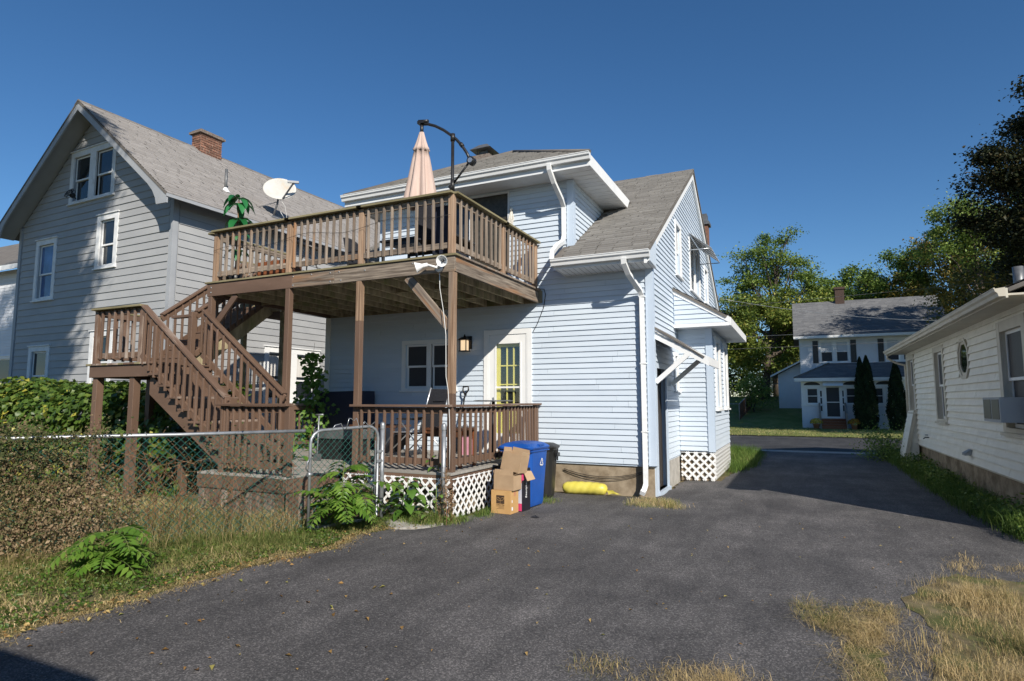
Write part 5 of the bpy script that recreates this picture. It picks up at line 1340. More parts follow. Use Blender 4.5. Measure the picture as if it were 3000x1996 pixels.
# ================================================================== CREAM HOUSE on the right
CX, CY0, CY1, CE = 2.75, 9.45, 19.6, 2.36
ch_ = thing('cream_house', 'low cream sided house in shade along the right of the driveway', 'house', (5.5, 14, 0))
FCW = Fr((CX, CY1, 0), (0, -1, 0), (-1, 0, 0))
cu = lambda y: CY1 - y
w1 = (cu(19.45), cu(18.42), 1.36, 2.84); w2 = (cu(15.95), cu(14.95), 1.22, 2.80); w3 = (cu(11.20), cu(9.95), 1.20, 2.80); oc = (cu(13.72), cu(12.98), 2.08, 2.74)
cops = [w1, w2, w3, oc]
cw_ = wall_panel('side_wall', FCW, 0, CY1 - CY0, .52, 2.98, G['cream_trim'], ch_, [inw(w1, .12), inw(w2, .12), inw(w3, .15)])
siding(cw_, FCW, .03, CY1 - CY0 - .08, .56, 2.97, .127, G['cream_siding'], cops, splice=2.3, seed=71, proud=.034)
for o, c in ((w1, .12), (w2, .12), (w3, .15)): window(ch_, FCW, *o, cw=c, frame=G['cream_trim'], sashm=G['white'], head=False, lower=G['screen'], glass=G['screen'], sill=.05, proud=.04)
# octagonal window
m = MB(); uc, zc = (oc[0] + oc[1]) / 2, (oc[2] + oc[3]) / 2
def octp(r, d): return [FCW.p(uc + r * 1.06 * math.cos(R(22.5 + 45 * k)), zc + r * .98 * math.sin(R(22.5 + 45 * k)), d) for k in range(8)]
for (ra, rb, d0, d1) in ((.40, .335, .0, .035), (.33, .28, .0, .018)):
    A, Bq, A2, B2 = octp(ra, d1), octp(rb, d1), octp(ra, d0), octp(rb, d0 - .02)
    for k in range(8):
        j = (k + 1) % 8
        m.poly([A[k], A[j], Bq[j], Bq[k]]); m.poly([A2[k], A2[j], A[j], A[k]]); m.poly([Bq[k], Bq[j], B2[j], B2[k]])
ow = m.build('octagonal_window', G['cream_trim'], ch_)
MB().poly(octp(.29, .008)).build('pane', G['glass'], ow)
m = MB(); fbox(m, FCW, oc[0], oc[1], oc[2], oc[3], -.02, .001); m.build('backer', G['cream_siding'], ow)
corner(CX, CY1, .54, 2.97, -1, 1, ch_, G['cream_trim']); corner(CX, CY0, .54, 2.97, -1, -1, ch_, G['cream_trim'])
m = MB(); m.poly([(CX, CY0, .5), (9, CY0, .5), (9, CY0, 2.98), (5.9, CY0, 4.5), (CX, CY0, 2.98)]); m.poly([(CX, CY1, .5), (9, CY1, .5), (9, CY1, 2.98), (5.9, CY1, 4.5), (CX, CY1, 2.98)]); m.poly([(9, CY0, .5), (9, CY1, .5), (9, CY1, 2.98), (9, CY0, 2.98)]); m.build('far_walls', G['cream_siding'], ch_)
m = MB(); m.box(CX + .04, 8.95, CY0 + .04, CY1 - .04, -.2, .56); m.build('foundation', G['foundation'], ch_)
cs = .42; crx = 5.9
m = slab(MB(), [(CE, CY0 - .3, 3.02), (CE, CY1 + .3, 3.02), (crx, CY1 + .3, 3.02 + cs * (crx - CE)), (crx, CY0 - .3, 3.02 + cs * (crx - CE))], .05); slab(m, [(2 * crx - CE, CY0 - .3, 3.02), (2 * crx - CE, CY1 + .3, 3.02), (crx, CY1 + .3, 3.02 + cs * (crx - CE)), (crx, CY0 - .3, 3.02 + cs * (crx - CE))], .05)
crf = m.build('roof', G['roof_base'], ch_)
shingles(crf, (CE, CY1 + .3, 3.02), (0, -1, 0), (1, 0, cs), CY1 - CY0 + .6, (crx - CE) * math.hypot(1, cs), G['shingle'], seed=73)
m = MB(); m.box(CE, CX - .001, CY0 - .28, CY1 + .28, 2.93, 2.955); m.build('soffit', G['cream_trim'], ch_)
m = MB(); m.box(CE - .02, CE + .004, CY0 - .3, CY1 + .3, 2.90, 3.02); m.build('fascia', G['cream_trim'], ch_)
gutter_profile(MB(), (CE - .02, CY0 - .3, 3.03), (CE - .02, CY1 + .3, 3.03), (-1, 0, 0), h=.11, d=.11).build('gutter', G['cream_trim'], ch_)
m = MB(); m.tube([(CE - .06, CY1 + .1, 2.93), (CE - .06, CY1 + .1, 2.82), (CE + .12, CY1 + .06, 2.70), (CX - .06, CY1 + .02, 2.62), (CX - .05, CY1 + .03, 2.4), (CX - .05, CY1 + .05, .2)], .03, 8); m.build('downspout', G['cream_trim'], ch_)
m = MB(); m.tube([(4.55, 16.8, 3.8), (4.55, 16.8, 4.62)], .1, 14); m.build('vent_pipe', G['grey_metal'], ch_)
m = MB(); m.tube([FCW.p(cu(17.15), .80, 0), FCW.p(cu(17.15), .80, .08), FCW.p(cu(17.1), .77, .13)], .014, 6); m.lathe([(.03, 0), (.034, .012), (.03, .02)], FCW.p(cu(17.15), .845, .06), 10); m.build('spigot', G['grey_metal'], ch_)
m = MB(); fbox(m, FCW, cu(13.40), cu(13.22), .68, .79, 0, .03); m.prism([FCW.p(cu(13.41), .70, .03), FCW.p(cu(13.41), .80, .03), FCW.p(cu(13.41), .73, .13), FCW.p(cu(13.41), .69, .13)], FCW.U * .2); m.build('dryer_vent', G['galv'], ch_)
# window air conditioner
ac = thing('air_conditioner', 'grey window air conditioner sticking out of the cream house window', 'air conditioner', (CX, 10.7, 1.3))
y0, y1 = 10.20, 11.02
AX = CX - .30
m = MB(); m.box(AX, CX + .05, y0, y1, 1.36, 1.70); m.build('case', G['grey_trim'], ac)
MB().box(AX - .005, AX - .001, y0 + .04, y0 + .38, 1.40, 1.67).build('rear_grille', G['black'], ac); MB().box(AX - .005, AX - .001, y0 + .43, y1 - .04, 1.40, 1.67).build('rear_grille', G['black'], ac)
m = MB(); m.box(AX + .02, CX - .03, y1, y1 + .006, 1.38, 1.68); side = m.build('side_grille', G['blind'], ac)
m = MB()
for k in range(9): m.box(AX + .025, CX - .035, y1 + .006, y1 + .010, 1.39 + k * .032, 1.402 + k * .032)
tag(m.build('louvers', G['grey_metal'], ac), kind='stuff')
# sloping cellar hatch with sided cheek at the far corner
lh = thing('cellar_hatch', 'leaning cream sided cellar hatch panel at the far corner of the cream house', 'hatch', (2.5, 18.8, 0))
m = MB(); m.prism([(2.40, 18.55, 0), (2.70, 18.55, 1.38), (2.74, 18.55, 1.38), (2.74, 18.55, 0)], (0, .03, 0)); chk = m.build('cheek', G['cream_siding'], lh)
for k in range(9):
    z = .03 + k * .14; xl = 2.43 + .30 * z / 1.38
    MB().box(xl, 2.735, 18.535, 18.55, z, z + .132).build('siding_board', G['cream_siding'], chk)
for k in range(10):
    z0_, z1_ = .02 + k * .137, .15 + k * .137
    MB().prism([(2.385 + .30 * z0_ / 1.38, 18.58, z0_), (2.395 + .30 * z1_ / 1.38, 18.58, z1_), (2.42 + .30 * z1_ / 1.38, 18.58, z1_), (2.42 + .30 * z0_ / 1.38, 18.58, z0_)], (0, 1.0, 0)).build('panel_board', G['cream_siding'], lh)
m = MB(); m.prism([(2.36, 18.50, 0), (2.67, 18.50, 1.42), (2.75, 18.50, 1.42), (2.45, 18.50, 0)], (0, .05, 0)); m.build('edge_board', G['cream_trim'], lh)

# ================================================================== WHITE HOUSE across the street
wh = thing('white_house', 'white two storey house with enclosed porch and dark roof across the street', 'house', (4, 45, 0))
PY, MY = 41.2, 43.4
WX0, WX1 = .25, 8.1
FP = Fr((.2, PY, 0), (1, 0, 0), (0, -1, 0)); FM = Fr((WX0, MY, 0), (1, 0, 0), (0, -1, 0))
pu = lambda x: x - .2
mu = lambda x: x - WX0
Mq = [(mu(1.36), mu(3.08), 4.06, 5.50), (mu(4.96), mu(6.66), 4.06, 5.50)]
mw = wall_panel('front_wall', FM, 0, WX1 - WX0, 2.5, 5.7, G['white_siding'], wh, [inw(o, .1) for o in Mq]); siding(mw, FM, .05, WX1 - WX0 - .05, 3.0, 5.66, .125, G['white_siding'], Mq, joined=True)
for o in Mq: window(wh, FM, *o, cw=.1, n=2, mull=.2, glass=G['blind'], lower=G['screen'], head=False)
for x in (.99, 3.12, 4.60, 6.70):
    s_ = MB(); fbox(s_, FM, mu(x), mu(x + .31), 4.05, 5.47, .015, .05); so = s_.build('shutter', G['black_plastic'], wh)
    l_ = MB()
    for k in range(16): fbox(l_, FM, mu(x + .04), mu(x + .27), 4.1 + k * .083, 4.14 + k * .083, .05, .058)
    l_.build('louvers', G['black'], so)
m = MB(); m.poly([(WX0, MY, 0), (WX0, 50.6, 0), (WX0, 50.6, 5.7), (WX0, 47, 8.3), (WX0, MY, 5.7)]); m.poly([(WX1, MY, 0), (WX1, 50.6, 0), (WX1, 50.6, 5.7), (WX1, 47, 8.3), (WX1, MY, 5.7)]); m.build('end_walls', G['white_siding'], wh)
m = slab(MB(), [(-.1, 42.85, 5.78), (8.45, 42.85, 5.78), (8.45, 47, 8.48), (-.1, 47, 8.48)], .07); slab(m, [(-.1, 51.2, 5.78), (8.45, 51.2, 5.78), (8.45, 47, 8.48), (-.1, 47, 8.48)], .07); wr = m.build('roof', G['roof_base'], wh)
shingles(wr, (-.1, 42.85, 5.78), (1, 0, 0), (0, 4.15, 2.7), 8.55, math.hypot(4.15, 2.7), G['shingle_dark'], exp=.15, tab=.34, seed=81)
m = MB(); m.box(-.1, 8.45, 42.80, 42.85, 5.60, 5.76); m.box(-.08, 8.43, 42.85, MY - .001, 5.60, 5.63); m.build('fascia', G['white'], wh)
m = MB(); m.box(2.60, 3.15, 46.6, 47.2, 7.8, 9.25); m.box(2.54, 3.21, 46.54, 47.26, 9.25, 9.40); m.build('chimney', G['dark_brick'], wh)
# porch
PX1 = 7.9
pw = [(pu(.42), pu(1.20), 1.44, 2.50), (pu(2.52), pu(3.35), 1.44, 2.50), (pu(3.75), pu(4.6), 1.44, 2.50), (pu(4.7), pu(5.55), 1.44, 2.50)]
pdr = (pu(1.40), pu(2.40), .62, 2.52)
pwl = wall_panel('porch_wall', FP, 0, PX1 - .2, 0, 2.95, G['white'], wh, [inw(o, .09) for o in pw] + [pdr])
for a, b in ((0.02, pu(1.22)), (pu(2.50), PX1 - .2)): siding(pwl, FP, a, b, .05, 1.34, .115, G['white_siding'], joined=True)
m = MB(); fbox(m, FP, -.03, pu(1.30), 1.36, 1.43, 0, .05); fbox(m, FP, pu(2.45), PX1 - .2, 1.36, 1.43, 0, .05); m.build('porch_sill', G['white'], wh)
for o in pw: window(wh, FP, *o, cw=.09, glass=G['screen'], lower=G['screen'], head=False, sill=0)
c = MB(); u0, u1, z0, z1 = pdr
fbox(c, FP, u0, u0 + .07, z0, z1, -.02, .04); fbox(c, FP, u1 - .07, u1, z0, z1, -.02, .04); fbox(c, FP, u0 + .07, u1 - .07, z1 - .07, z1, -.02, .039)
fbox(c, FP, u0 + .07, u0 + .16, z0, z1 - .07, -.02, .03); fbox(c, FP, u1 - .16, u1 - .07, z0, z1 - .07, -.02, .03); fbox(c, FP, u0 + .16, u1 - .16, 1.55, 1.60, -.01, .02); fbox(c, FP, u0 + .16, u1 - .16, z0, z0 + .1, -.02, .03)
fd = c.build('front_door', G['white'], wh); p = MB(); fbox(p, FP, u0 + .15, u1 - .15, z0 + .1, z1 - .07, -.015, -.005); p.build('pane', G['screen'], fd)
m = MB()
for x in (1.27, 2.43):
    for k in range(3): fbox(m, FP, pu(x - .045), pu(x + .045), 1.05 + k * .43, 1.40 + k * .43, .001, .006)
tag(m.build('sidelights', G['screen'], wh), kind='stuff')
m = MB()
for x in (.8, 2.9, 4.6):
    pts = [FP.p(pu(x) + .45 * math.cos(R(a)), 2.60 + .20 * math.sin(R(a)), .004) for a in range(0, 181, 15)]
    MB().poly(pts).build('fan_light', G['screen'], wh)
m = MB(); m.prism([(1.38, PY - .03, 2.80), (2.45, PY - .03, 2.80), (2.45, PY - .45, 2.54), (1.38, PY - .45, 2.54)], (0, 0, .03)); m.build('door_hood', G['white'], wh)
m = slab(MB(), [(-.15, 40.85, 3.02), (8.2, 40.85, 3.02), (6.6, MY - .0, 4.0), (1.9, MY - .0, 4.0)], .05); slab(m, [(-.15, MY, 3.02), (-.15, 40.85, 3.02), (1.9, MY, 4.0)], .05); pr = m.build('porch_roof', G['roof_base'], wh)
lp = math.hypot(MY - 40.85, .98)
shingles(pr, (-.15, 40.85, 3.02), (1, 0, 0), (0, MY - 40.85, .98), 8.35, lp, G['shingle_dark'], exp=.15, tab=.34, seed=83, inside=lambda u, v: u > v / lp * 2.0 and u < 8.35 - v / lp * 1.55)
m = MB(); m.box(-.15, 8.2, 40.80, 40.85, 2.82, 3.02); m.box(-.13, 8.18, 40.85, PY - .001, 2.86, 2.88); m.build('porch_fascia', G['white'], wh)
m = MB(); m.poly([(.2, PY, 0), (.2, MY, 0), (.2, MY, 3), (.2, PY, 3)]); m.poly([(PX1, PY, 0), (PX1, MY, 0), (PX1, MY, 3), (PX1, PY, 3)]); m.build('porch_ends', G['white_siding'], wh)
m = MB(); m.tube([(-.15, 40.85, 3.05), (1.9, MY, 4.03)], .06, 6); m.tube([(8.2, 40.85, 3.05), (6.6, MY, 4.03)], .06, 6); m.build('hip_cap', G['roof_base'], pr)
stp = thing('front_steps', 'red brown wooden front steps with rails at the white house door', 'steps', (1.9, 40.3, 0))
for k in range(4):
    z = .60 - k * .15; yy = PY - .05 - k * .28
    beam('tread', (1.18, yy - .14, z - .02), (2.50, yy - .14, z - .02), .30, .04, G['red_wood'], stp); beam('riser', (1.18, yy - .27, z - .095), (2.50, yy - .27, z - .095), .02, .105, G['red_wood'], stp)
for x in (1.16, 2.52):
    for (yy, zb) in ((PY - .1, .6), (PY - 1.15, 0)): beam('rail_post', (x, yy, 0), (x, yy, zb + .95), .07, .07, G['weathered_grey'], stp, up=(0, 1, 0))
    beam('hand_rail', (x, PY - .1, 1.5), (x, PY - 1.15, .93), .09, .05, G['weathered_grey'], stp)
    for k in range(5): beam('baluster', (x, PY - .28 - k * .18, .5 - k * .09), (x, PY - .28 - k * .18, 1.40 - k * .1), .03, .03, G['weathered_grey'], stp, up=(0, 1, 0))

# garage and a further house beyond the white house
sg = thing('grey_garage', 'small pale garage half in shade left of the white house', 'garage', (0, 50, 1.4))
m = MB(); m.box(-1.25, 2.5, 48.5, 54, .8, 3.55); m.build('walls', G['white_siding'], sg)
m = slab(MB(), [(-1.75, 48.1, 3.5), (.7, 48.1, 4.75), (.7, 54.3, 4.75), (-1.75, 54.3, 3.5)], .1); slab(m, [(3.1, 48.1, 3.5), (.7, 48.1, 4.75), (.7, 54.3, 4.75), (3.1, 54.3, 3.5)], .1); m.build('roof', G['roof_base'], sg)
m = MB(); m.prism([(-1.75, 48.08, 3.36), (.7, 48.08, 4.66), (3.1, 48.08, 3.36), (3.1, 48.08, 3.48), (.7, 48.08, 4.78), (-1.75, 48.08, 3.48)], (0, -.03, 0)); m.build('rake_board', G['white'], sg)
m = MB(); m.poly([(-1.25, 48.49, 3.55), (2.5, 48.49, 3.55), (.7, 48.49, 4.6)]); m.build('gable', G['white_siding'], sg)
bh = thing('distant_house', 'grey roofed house glimpsed beyond the garage', 'house', (1, 62, 2))
m = MB(); m.box(-2.3, 4, 60, 66, 1.5, 6.2); m.build('walls', G['white_siding'], bh)
m = slab(MB(), [(-2.7, 59.6, 6.2), (4.4, 59.6, 6.2), (4.4, 63, 8.4), (-2.7, 63, 8.4)], .1); slab(m, [(-2.7, 66.4, 6.2), (4.4, 66.4, 6.2), (4.4, 63, 8.4), (-2.7, 63, 8.4)], .1); m.build('roof', G['shingle_dark'], bh)
m = MB(); m.box(-2.7, 4.4, 59.56, 59.6, 6.0, 6.2); m.build('fascia', G['white'], bh)

# the garage behind the photographer that throws the shadow in the lower left
gb = thing('back_garage', 'garage standing behind the viewpoint whose shadow falls on the driveway', 'garage', (-5, -4, 0))
m = MB(); m.box(-9, -.75, -8.0, -1.05, -.1, 2.75); m.build('walls', G['cream_siding'], gb)
m = slab(MB(), [(-9.3, -.70, 2.90), (-.45, -.70, 2.90), (-.45, -4.5, 4.6), (-9.3, -4.5, 4.6)], .08); slab(m, [(-9.3, -8.3, 2.90), (-.45, -8.3, 2.90), (-.45, -4.5, 4.6), (-9.3, -4.5, 4.6)], .08); m.build('roof', G['roof_base'], gb)
m = MB(); m.prism([(-.76, -1.05, 2.75), (-.76, -8, 2.75), (-.76, -4.5, 4.3)], (-.05, 0, 0)); m.prism([(-8.99, -1.05, 2.75), (-8.99, -8, 2.75), (-8.99, -4.5, 4.3)], (.05, 0, 0)); m.build('gables', G['cream_siding'], gb)
m = MB(); m.box(-7.6, -4.6, -1.07, -1.04, 0, 2.2); m.build('garage_door', G['white'], gb)
# ================================================================== THINGS ON THE RAISED DECK
DZ_ = 3.806
um = thing('patio_umbrella', 'closed beige cantilever patio umbrella on a curved black arm above the deck rail', 'umbrella', (-4.84, 8.1, DZ_))
UY = 8.1
m = MB(); m.tube([(-4.84, UY, DZ_ + .05), (-4.845, UY, 5.86)], .026, 12); m.build('pole', G['black'], um)
arm = [(-4.52, 5.42), (-4.58, 5.55), (-4.67, 5.69), (-4.78, 5.82), (-4.87, 5.90), (-5.02, 6.02), (-5.18, 6.12), (-5.32, 6.18), (-5.43, 6.20)]
m = MB(); m.tube([(a, UY, b) for a, b in arm], .024, 10); m.build('arm', G['black'], um)
m = MB(); m.tube([(-4.52, UY, 5.42), (-4.83, UY, 5.09)], .017, 8); m.build('brace', G['black'], um)
m = MB(); m.tube([(-4.845, UY, 5.80), (-4.845, UY, 5.92)], .038, 10); m.tube([(-4.84, UY, 4.98), (-4.84, UY, 5.16)], .036, 10); m.tube([(-4.86, UY - .05, 5.03), (-4.86, UY + .05, 5.03)], .03, 8); m.tube([(-4.70, UY, 5.73), (-4.66, UY, 5.68)], .034, 8); m.build('clamps', G['black_plastic'], um)
m = MB(); m.tube([(-4.50, UY - .045, 5.41), (-4.50, UY + .05, 5.41)], .065, 14); m.build('hub_knob', G['black_plastic'], um); m = MB(); m.tube([(-4.50, UY - .055, 5.41), (-4.50, UY - .044, 5.41)], .04, 12); m.build('knob_cap', G['alu'], um)
m = MB(); m.box(-5.50, -5.38, UY - .05, UY + .05, 6.20, 6.25); m.tube([(-5.44, UY, 6.02), (-5.44, UY, 6.22)], .03, 10); m.tube([(-5.50, UY, 6.26), (-5.32, UY, 6.23)], .03, 8); m.build('hanger', G['black'], um)
# folded canopy: pleated
prof = [(6.06, .035), (6.0, .05), (5.9, .075), (5.80, .105), (5.74, .125), (5.735, .105), (5.6, .125), (5.4, .155), (5.2, .185), (5.0, .215), (4.88, .235), (4.80, .235)]
V_, F_ = [], []; nseg = 48
for i, (z, r) in enumerate(prof):
    for j in range(nseg):
        a = 2 * math.pi * j / nseg; f = (i / (len(prof) - 1))
        k = 1 + (.10 + .16 * f) * math.cos(8 * a + .6 * f) + .05 * f * math.sin(13 * a)
        V_.append((-5.44 + r * k * math.cos(a) * 1.05, UY + r * k * math.sin(a) * .95, z + (.03 * math.cos(8 * a) if i == len(prof) - 1 else 0) + (.02 * math.cos(8 * a) if i == 4 else 0)))
for i in range(len(prof) - 1):
    for j in range(nseg): F_.append((i * nseg + j, i * nseg + (j + 1) % nseg, (i + 1) * nseg + (j + 1) % nseg, (i + 1) * nseg + j))
fast_obj('canopy', np.array(V_), np.array(F_), 4, G['beige_cloth'], um, smooth=True)
m = MB()
for j in range(8): a = 2 * math.pi * j / 8; m.tube([(-5.44 + .20 * math.cos(a), UY + .19 * math.sin(a), 4.86), (-5.44 + .03 * math.cos(a), UY + .03 * math.sin(a), 5.95)], .006, 4)
m.build('ribs', G['black'], um)
m = MB(); m.box(-5.35, -4.35 + .0 - .25, UY - .04, UY + .04, DZ_, DZ_ + .05); m.box(-4.88, -4.80, UY - .5, UY + .5, DZ_, DZ_ + .05); m.build('base', G['black'], um)

# artificial plant
fp = thing('artificial_plant', 'tall artificial plant with large glossy green leaves at the deck corner', 'plant', (-9.48, 7.98, DZ_))
m = MB(); m.lathe([(.0001, 0), (.10, 0), (.13, .24), (.115, .24), (.1, .2)], (-9.48, 7.98, DZ_), 16); m.build('pot', G['black_plastic'], fp)
m = MB(); m.tube([(-9.48, 7.98, DZ_ + .1), (-9.49, 7.98, 4.6), (-9.475, 7.98, 5.50)], [.014, .012, .009], 8); m.build('stem', G['stem_brown'], fp)


def blade_leaf(mb_v, mb_f, base, d, length, width, droop, segs=5, up=Vector((0, 0, 1))):
    """one long arching leaf, folded along its rib"""
    d = Vector(d).normalized(); side = d.cross(up).normalized(); n0 = len(mb_v); p = Vector(base); ang = 0
    cur = (d + up * .65).normalized()
    for i in range(segs + 1):
        f = i / segs; w = width * math.sin(math.pi * min(.97, .12 + f * .86)) * .5
        nv = side.cross(cur)
        mb_v += [tuple(p - side * w + nv * w * .3), tuple(p), tuple(p + side * w + nv * w * .3)]
        cur = (cur - up * (droop / segs)).normalized(); p = p + cur * (length / segs)
    for i in range(segs):
        a = n0 + i * 3; mb_f += [(a, a + 1, a + 4, a + 3), (a + 1, a + 2, a + 5, a + 4)]


rp = random.Random(2)
for (z, n, L, w) in ((5.50, 6, .40, .14), (5.34, 5, .38, .14), (5.05, 6, .40, .15), (4.85, 5, .36, .14), (4.45, 4, .34, .13)):
    a0 = rp.uniform(0, 6.28)
    for k in range(n):
        v, f = [], []; a = a0 + k * 6.283 / n + rp.uniform(-.2, .2)
        blade_leaf(v, f, (-9.48, 7.98, z + rp.uniform(-.04, .04)), (math.cos(a), math.sin(a), 0), L * rp.uniform(.85, 1.15), w, rp.uniform(2.0, 3.0))
        fast_obj('leaf', np.array(v), np.array(f), 4, LEAF['fake'], fp, np.repeat(rp.random(), len(f)), smooth=True)

# dining table and chairs
pt = thing('patio_table', 'dark metal patio table on the raised deck seen through the balusters', 'table', (-6.0, 9.2, DZ_))
m = MB(); m.box(-6.75, -5.25, 8.75, 9.65, DZ_ + .70, DZ_ + .735); m.build('table_top', G['black'], pt)
for (x, y) in ((-6.7, 8.8), (-5.3, 8.8), (-6.7, 9.6), (-5.3, 9.6)): beam('leg', (x, y, DZ_), (x, y, DZ_ + .70), .045, .045, G['black'], pt, up=(0, 1, 0))
for yy in (8.78, 9.60): MB().box(-6.72, -5.28, yy, yy + .02, DZ_ + .62, DZ_ + .70).build('apron', G['black'], pt)


def patio_chair(label, x, y, rz, cushion=None):
    t = thing('patio_chair', label, 'chair', (x, y, DZ_), rz, group='patio chairs on the raised deck', local=True)
    for sx in (-1, 1):
        beam('leg', (sx * .25, -.24, 0), (sx * .25, -.22, .62), .03, .03, G['black'], t, up=(0, 1, 0)); beam('leg', (sx * .24, .26, 0), (sx * .24, .20, .44), .03, .03, G['black'], t, up=(0, 1, 0)); beam('arm_rest', (sx * .26, -.27, .63), (sx * .25, .26, .62), .045, .025, G['black'], t)
    m = MB(); m.box(-.24, .24, -.25, .24, .40, .425); m.build('seat', G['black_fabric'], t)
    m = MB(); m.prism([(-.24, .21, .42), (.24, .21, .42), (.23, .33, .92), (.10, .345, .96), (-.10, .345, .96), (-.23, .33, .92)], (0, .02, .003)); m.build('backrest', G['black_fabric'], t)
    if cushion:
        m = MB(); m.box(-.22, .22, -.23, .20, .427, .50); m.build('cushion', G[cushion], t)
    return t


patio_chair('black patio chair with beige cushion near the umbrella pole', -5.25, 8.25, R(200), 'beige_cloth')
patio_chair('low black patio chair pushed towards the house side of the deck table', -6.1, 10.1, R(5))
patio_chair('black patio chair at the left end of the deck table', -7.35, 9.1, R(95))
fl = thing('folding_chair', 'folded dark chair leaning against the deck corner post', 'chair', (-4.75, 7.8, DZ_))
m = MB(); m.prism([(-4.95, 7.72, DZ_ + .02), (-4.62, 7.72, DZ_ + .02), (-4.62, 7.66, DZ_ + .78), (-4.93, 7.66, DZ_ + .78)], (0, .03, 0)); m.build('folded_seat', G['navy'], fl)
m = MB(); m.tube([(-4.96, 7.76, DZ_), (-4.95, 7.68, DZ_ + .84)], .012, 6); m.tube([(-4.61, 7.76, DZ_), (-4.62, 7.68, DZ_ + .84)], .012, 6); m.build('frame', G['alu'], fl)
cr = thing('wooden_crate', 'brown wooden planter box at the left end of the raised deck', 'planter', (-8.6, 8.2, DZ_))
for k in range(3): m = MB(); m.box(-8.9, -8.2, 7.95, 7.97, DZ_ + .02 + k * .12, DZ_ + .13 + k * .12); m.build('slat', G['red_wood'], cr)
m = MB(); m.box(-8.9, -8.2, 7.98, 8.35, DZ_, DZ_ + .37); m.build('box', G['dark_wood'], cr)
sb = thing('deck_bench', 'dark storage bench low behind the left deck balusters', 'bench', (-7.9, 9.5, DZ_))
m = MB(); m.box(-8.9, -7.3, 9.9, 10.5, DZ_, DZ_ + .42); m.build('chest', G['navy'], sb); m = MB(); m.box(-8.93, -7.27, 9.87, 10.53, DZ_ + .42, DZ_ + .47); m.build('lid', G['grey_metal'], sb)
tp = thing('telescope_mount', 'dark tripod frame standing among the chairs on the left of the deck', 'tripod', (-8.6, 8.9, DZ_))
m = MB()
for a in (0.3, 2.4, 4.5): m.tube([(-8.6 + .42 * math.cos(a), 8.9 + .42 * math.sin(a), DZ_), (-8.6, 8.9, DZ_ + .85)], .014, 6)
m.build('legs', G['black'], tp); m = MB(); m.tube([(-8.85, 8.8, DZ_ + .98), (-8.4, 8.98, DZ_ + .80)], .035, 10); m.build('head', G['black'], tp)
# bell and clip on the left rail posts, rope by the door
rb = thing('rope_bundle', 'coil of white rope hanging on the wall beside the sliding door', 'rope', (-5.05, 10.74, 5.2))
m = MB(); r2 = random.Random(9)
for k in range(9):
    dx = r2.uniform(-.04, .04); L = r2.uniform(.34, .56)
    m.tube([(-5.05, 10.75, 5.46), (-5.05 + dx - .03, 10.73, 5.46 - L * .5), (-5.05 + dx, 10.72, 5.46 - L), (-5.05 + dx + .03, 10.73, 5.46 - L * .5), (-5.04, 10.75, 5.45)], .008, 5)
m.lathe([(.0001, .05), (.035, .03), (.04, 0), (.0001, -.04)], (-5.05, 10.74, 5.47), 8); m.build('coil', G['rope'], rb)
# double floodlight on the rim
fd_ = thing('floodlight', 'white twin floodlight fixed under the raised deck corner', 'floodlight', (-4.72, 7.52, 3.62))
m = MB(); m.lathe([(.0001, .03), (.055, .03), (.06, 0)], (-4.72, 7.545, 3.60), 14, M=Matrix.Rotation(R(90), 3, 'X')); m.build('base', G['white'], fd_)
for (c, dr2, nm) in ((Vector((-4.98, 7.40, 3.62)), Vector((-.75, -.45, -.25)), 'a'), (Vector((-4.55, 7.36, 3.66)), Vector((.22, -.88, -.28)), 'b')):
    dr2.normalize(); q = dr2.to_track_quat('Z', 'Y').to_matrix()
    m = MB(); m.lathe([(.0001, -.13), (.028, -.13), (.032, -.05), (.048, -.02), (.082, .05), (.086, .055), (.078, .052), (.045, -.01), (.0001, -.02)], c, 20, M=q); lo_ = m.build('lamp_shade', G['white'], fd_)
    m = MB(); m.lathe([(.0001, .03), (.018, .022), (.02, -.01)], c, 10, M=q); m.build('bulb', G['black_plastic'], lo_)
    m = MB(); m.tube([(-4.72, 7.50, 3.60), c - dr2 * .12], .018, 8); m.build('bracket', G['white'], fd_)
cb = thing('flood_cable', 'white cable running down the corner deck post from the floodlight', 'cable', (-4.6, 7.5, .7))
m = MB(); m.tube([(-4.70, 7.52, 3.52), (-4.69, 7.515, 3.3), (-4.62, 7.51, 2.95), (-4.575, 7.51, 2.6), (-4.565, 7.51, 2.0), (-4.53, 7.515, 1.8), (-4.50, 7.51, 1.4), (-4.49, 7.51, 1.0), (-4.50, 7.52, .7)], .0055, 6); m.build('cable', G['white_wire'], cb)
cb2 = thing('wall_cable', 'thin black cable looping from the deck end down to the door frame', 'cable', (-4.5, 10.77, 3.6))
m = MB(); m.tube([(-4.46, 10.78, 3.82), (-4.36, 10.775, 3.80), (-4.33, 10.77, 3.70), (-4.37, 10.775, 3.45), (-4.5, 10.778, 3.15), (-4.6, 10.78, 2.98)], .007, 5); m.build('cable', G['black'], cb2)
ds = thing('string_light', 'thin dark string strung along the deck balusters', 'string', (-7, 7.5, 4.3))
m = MB(); m.tube([(-9.52 + .25 * i, 7.508, 4.36 + .05 * math.sin(i * .9) + .06 * (i / 20)) for i in range(21)], .0035, 4); m.build('string', G['black'], ds)

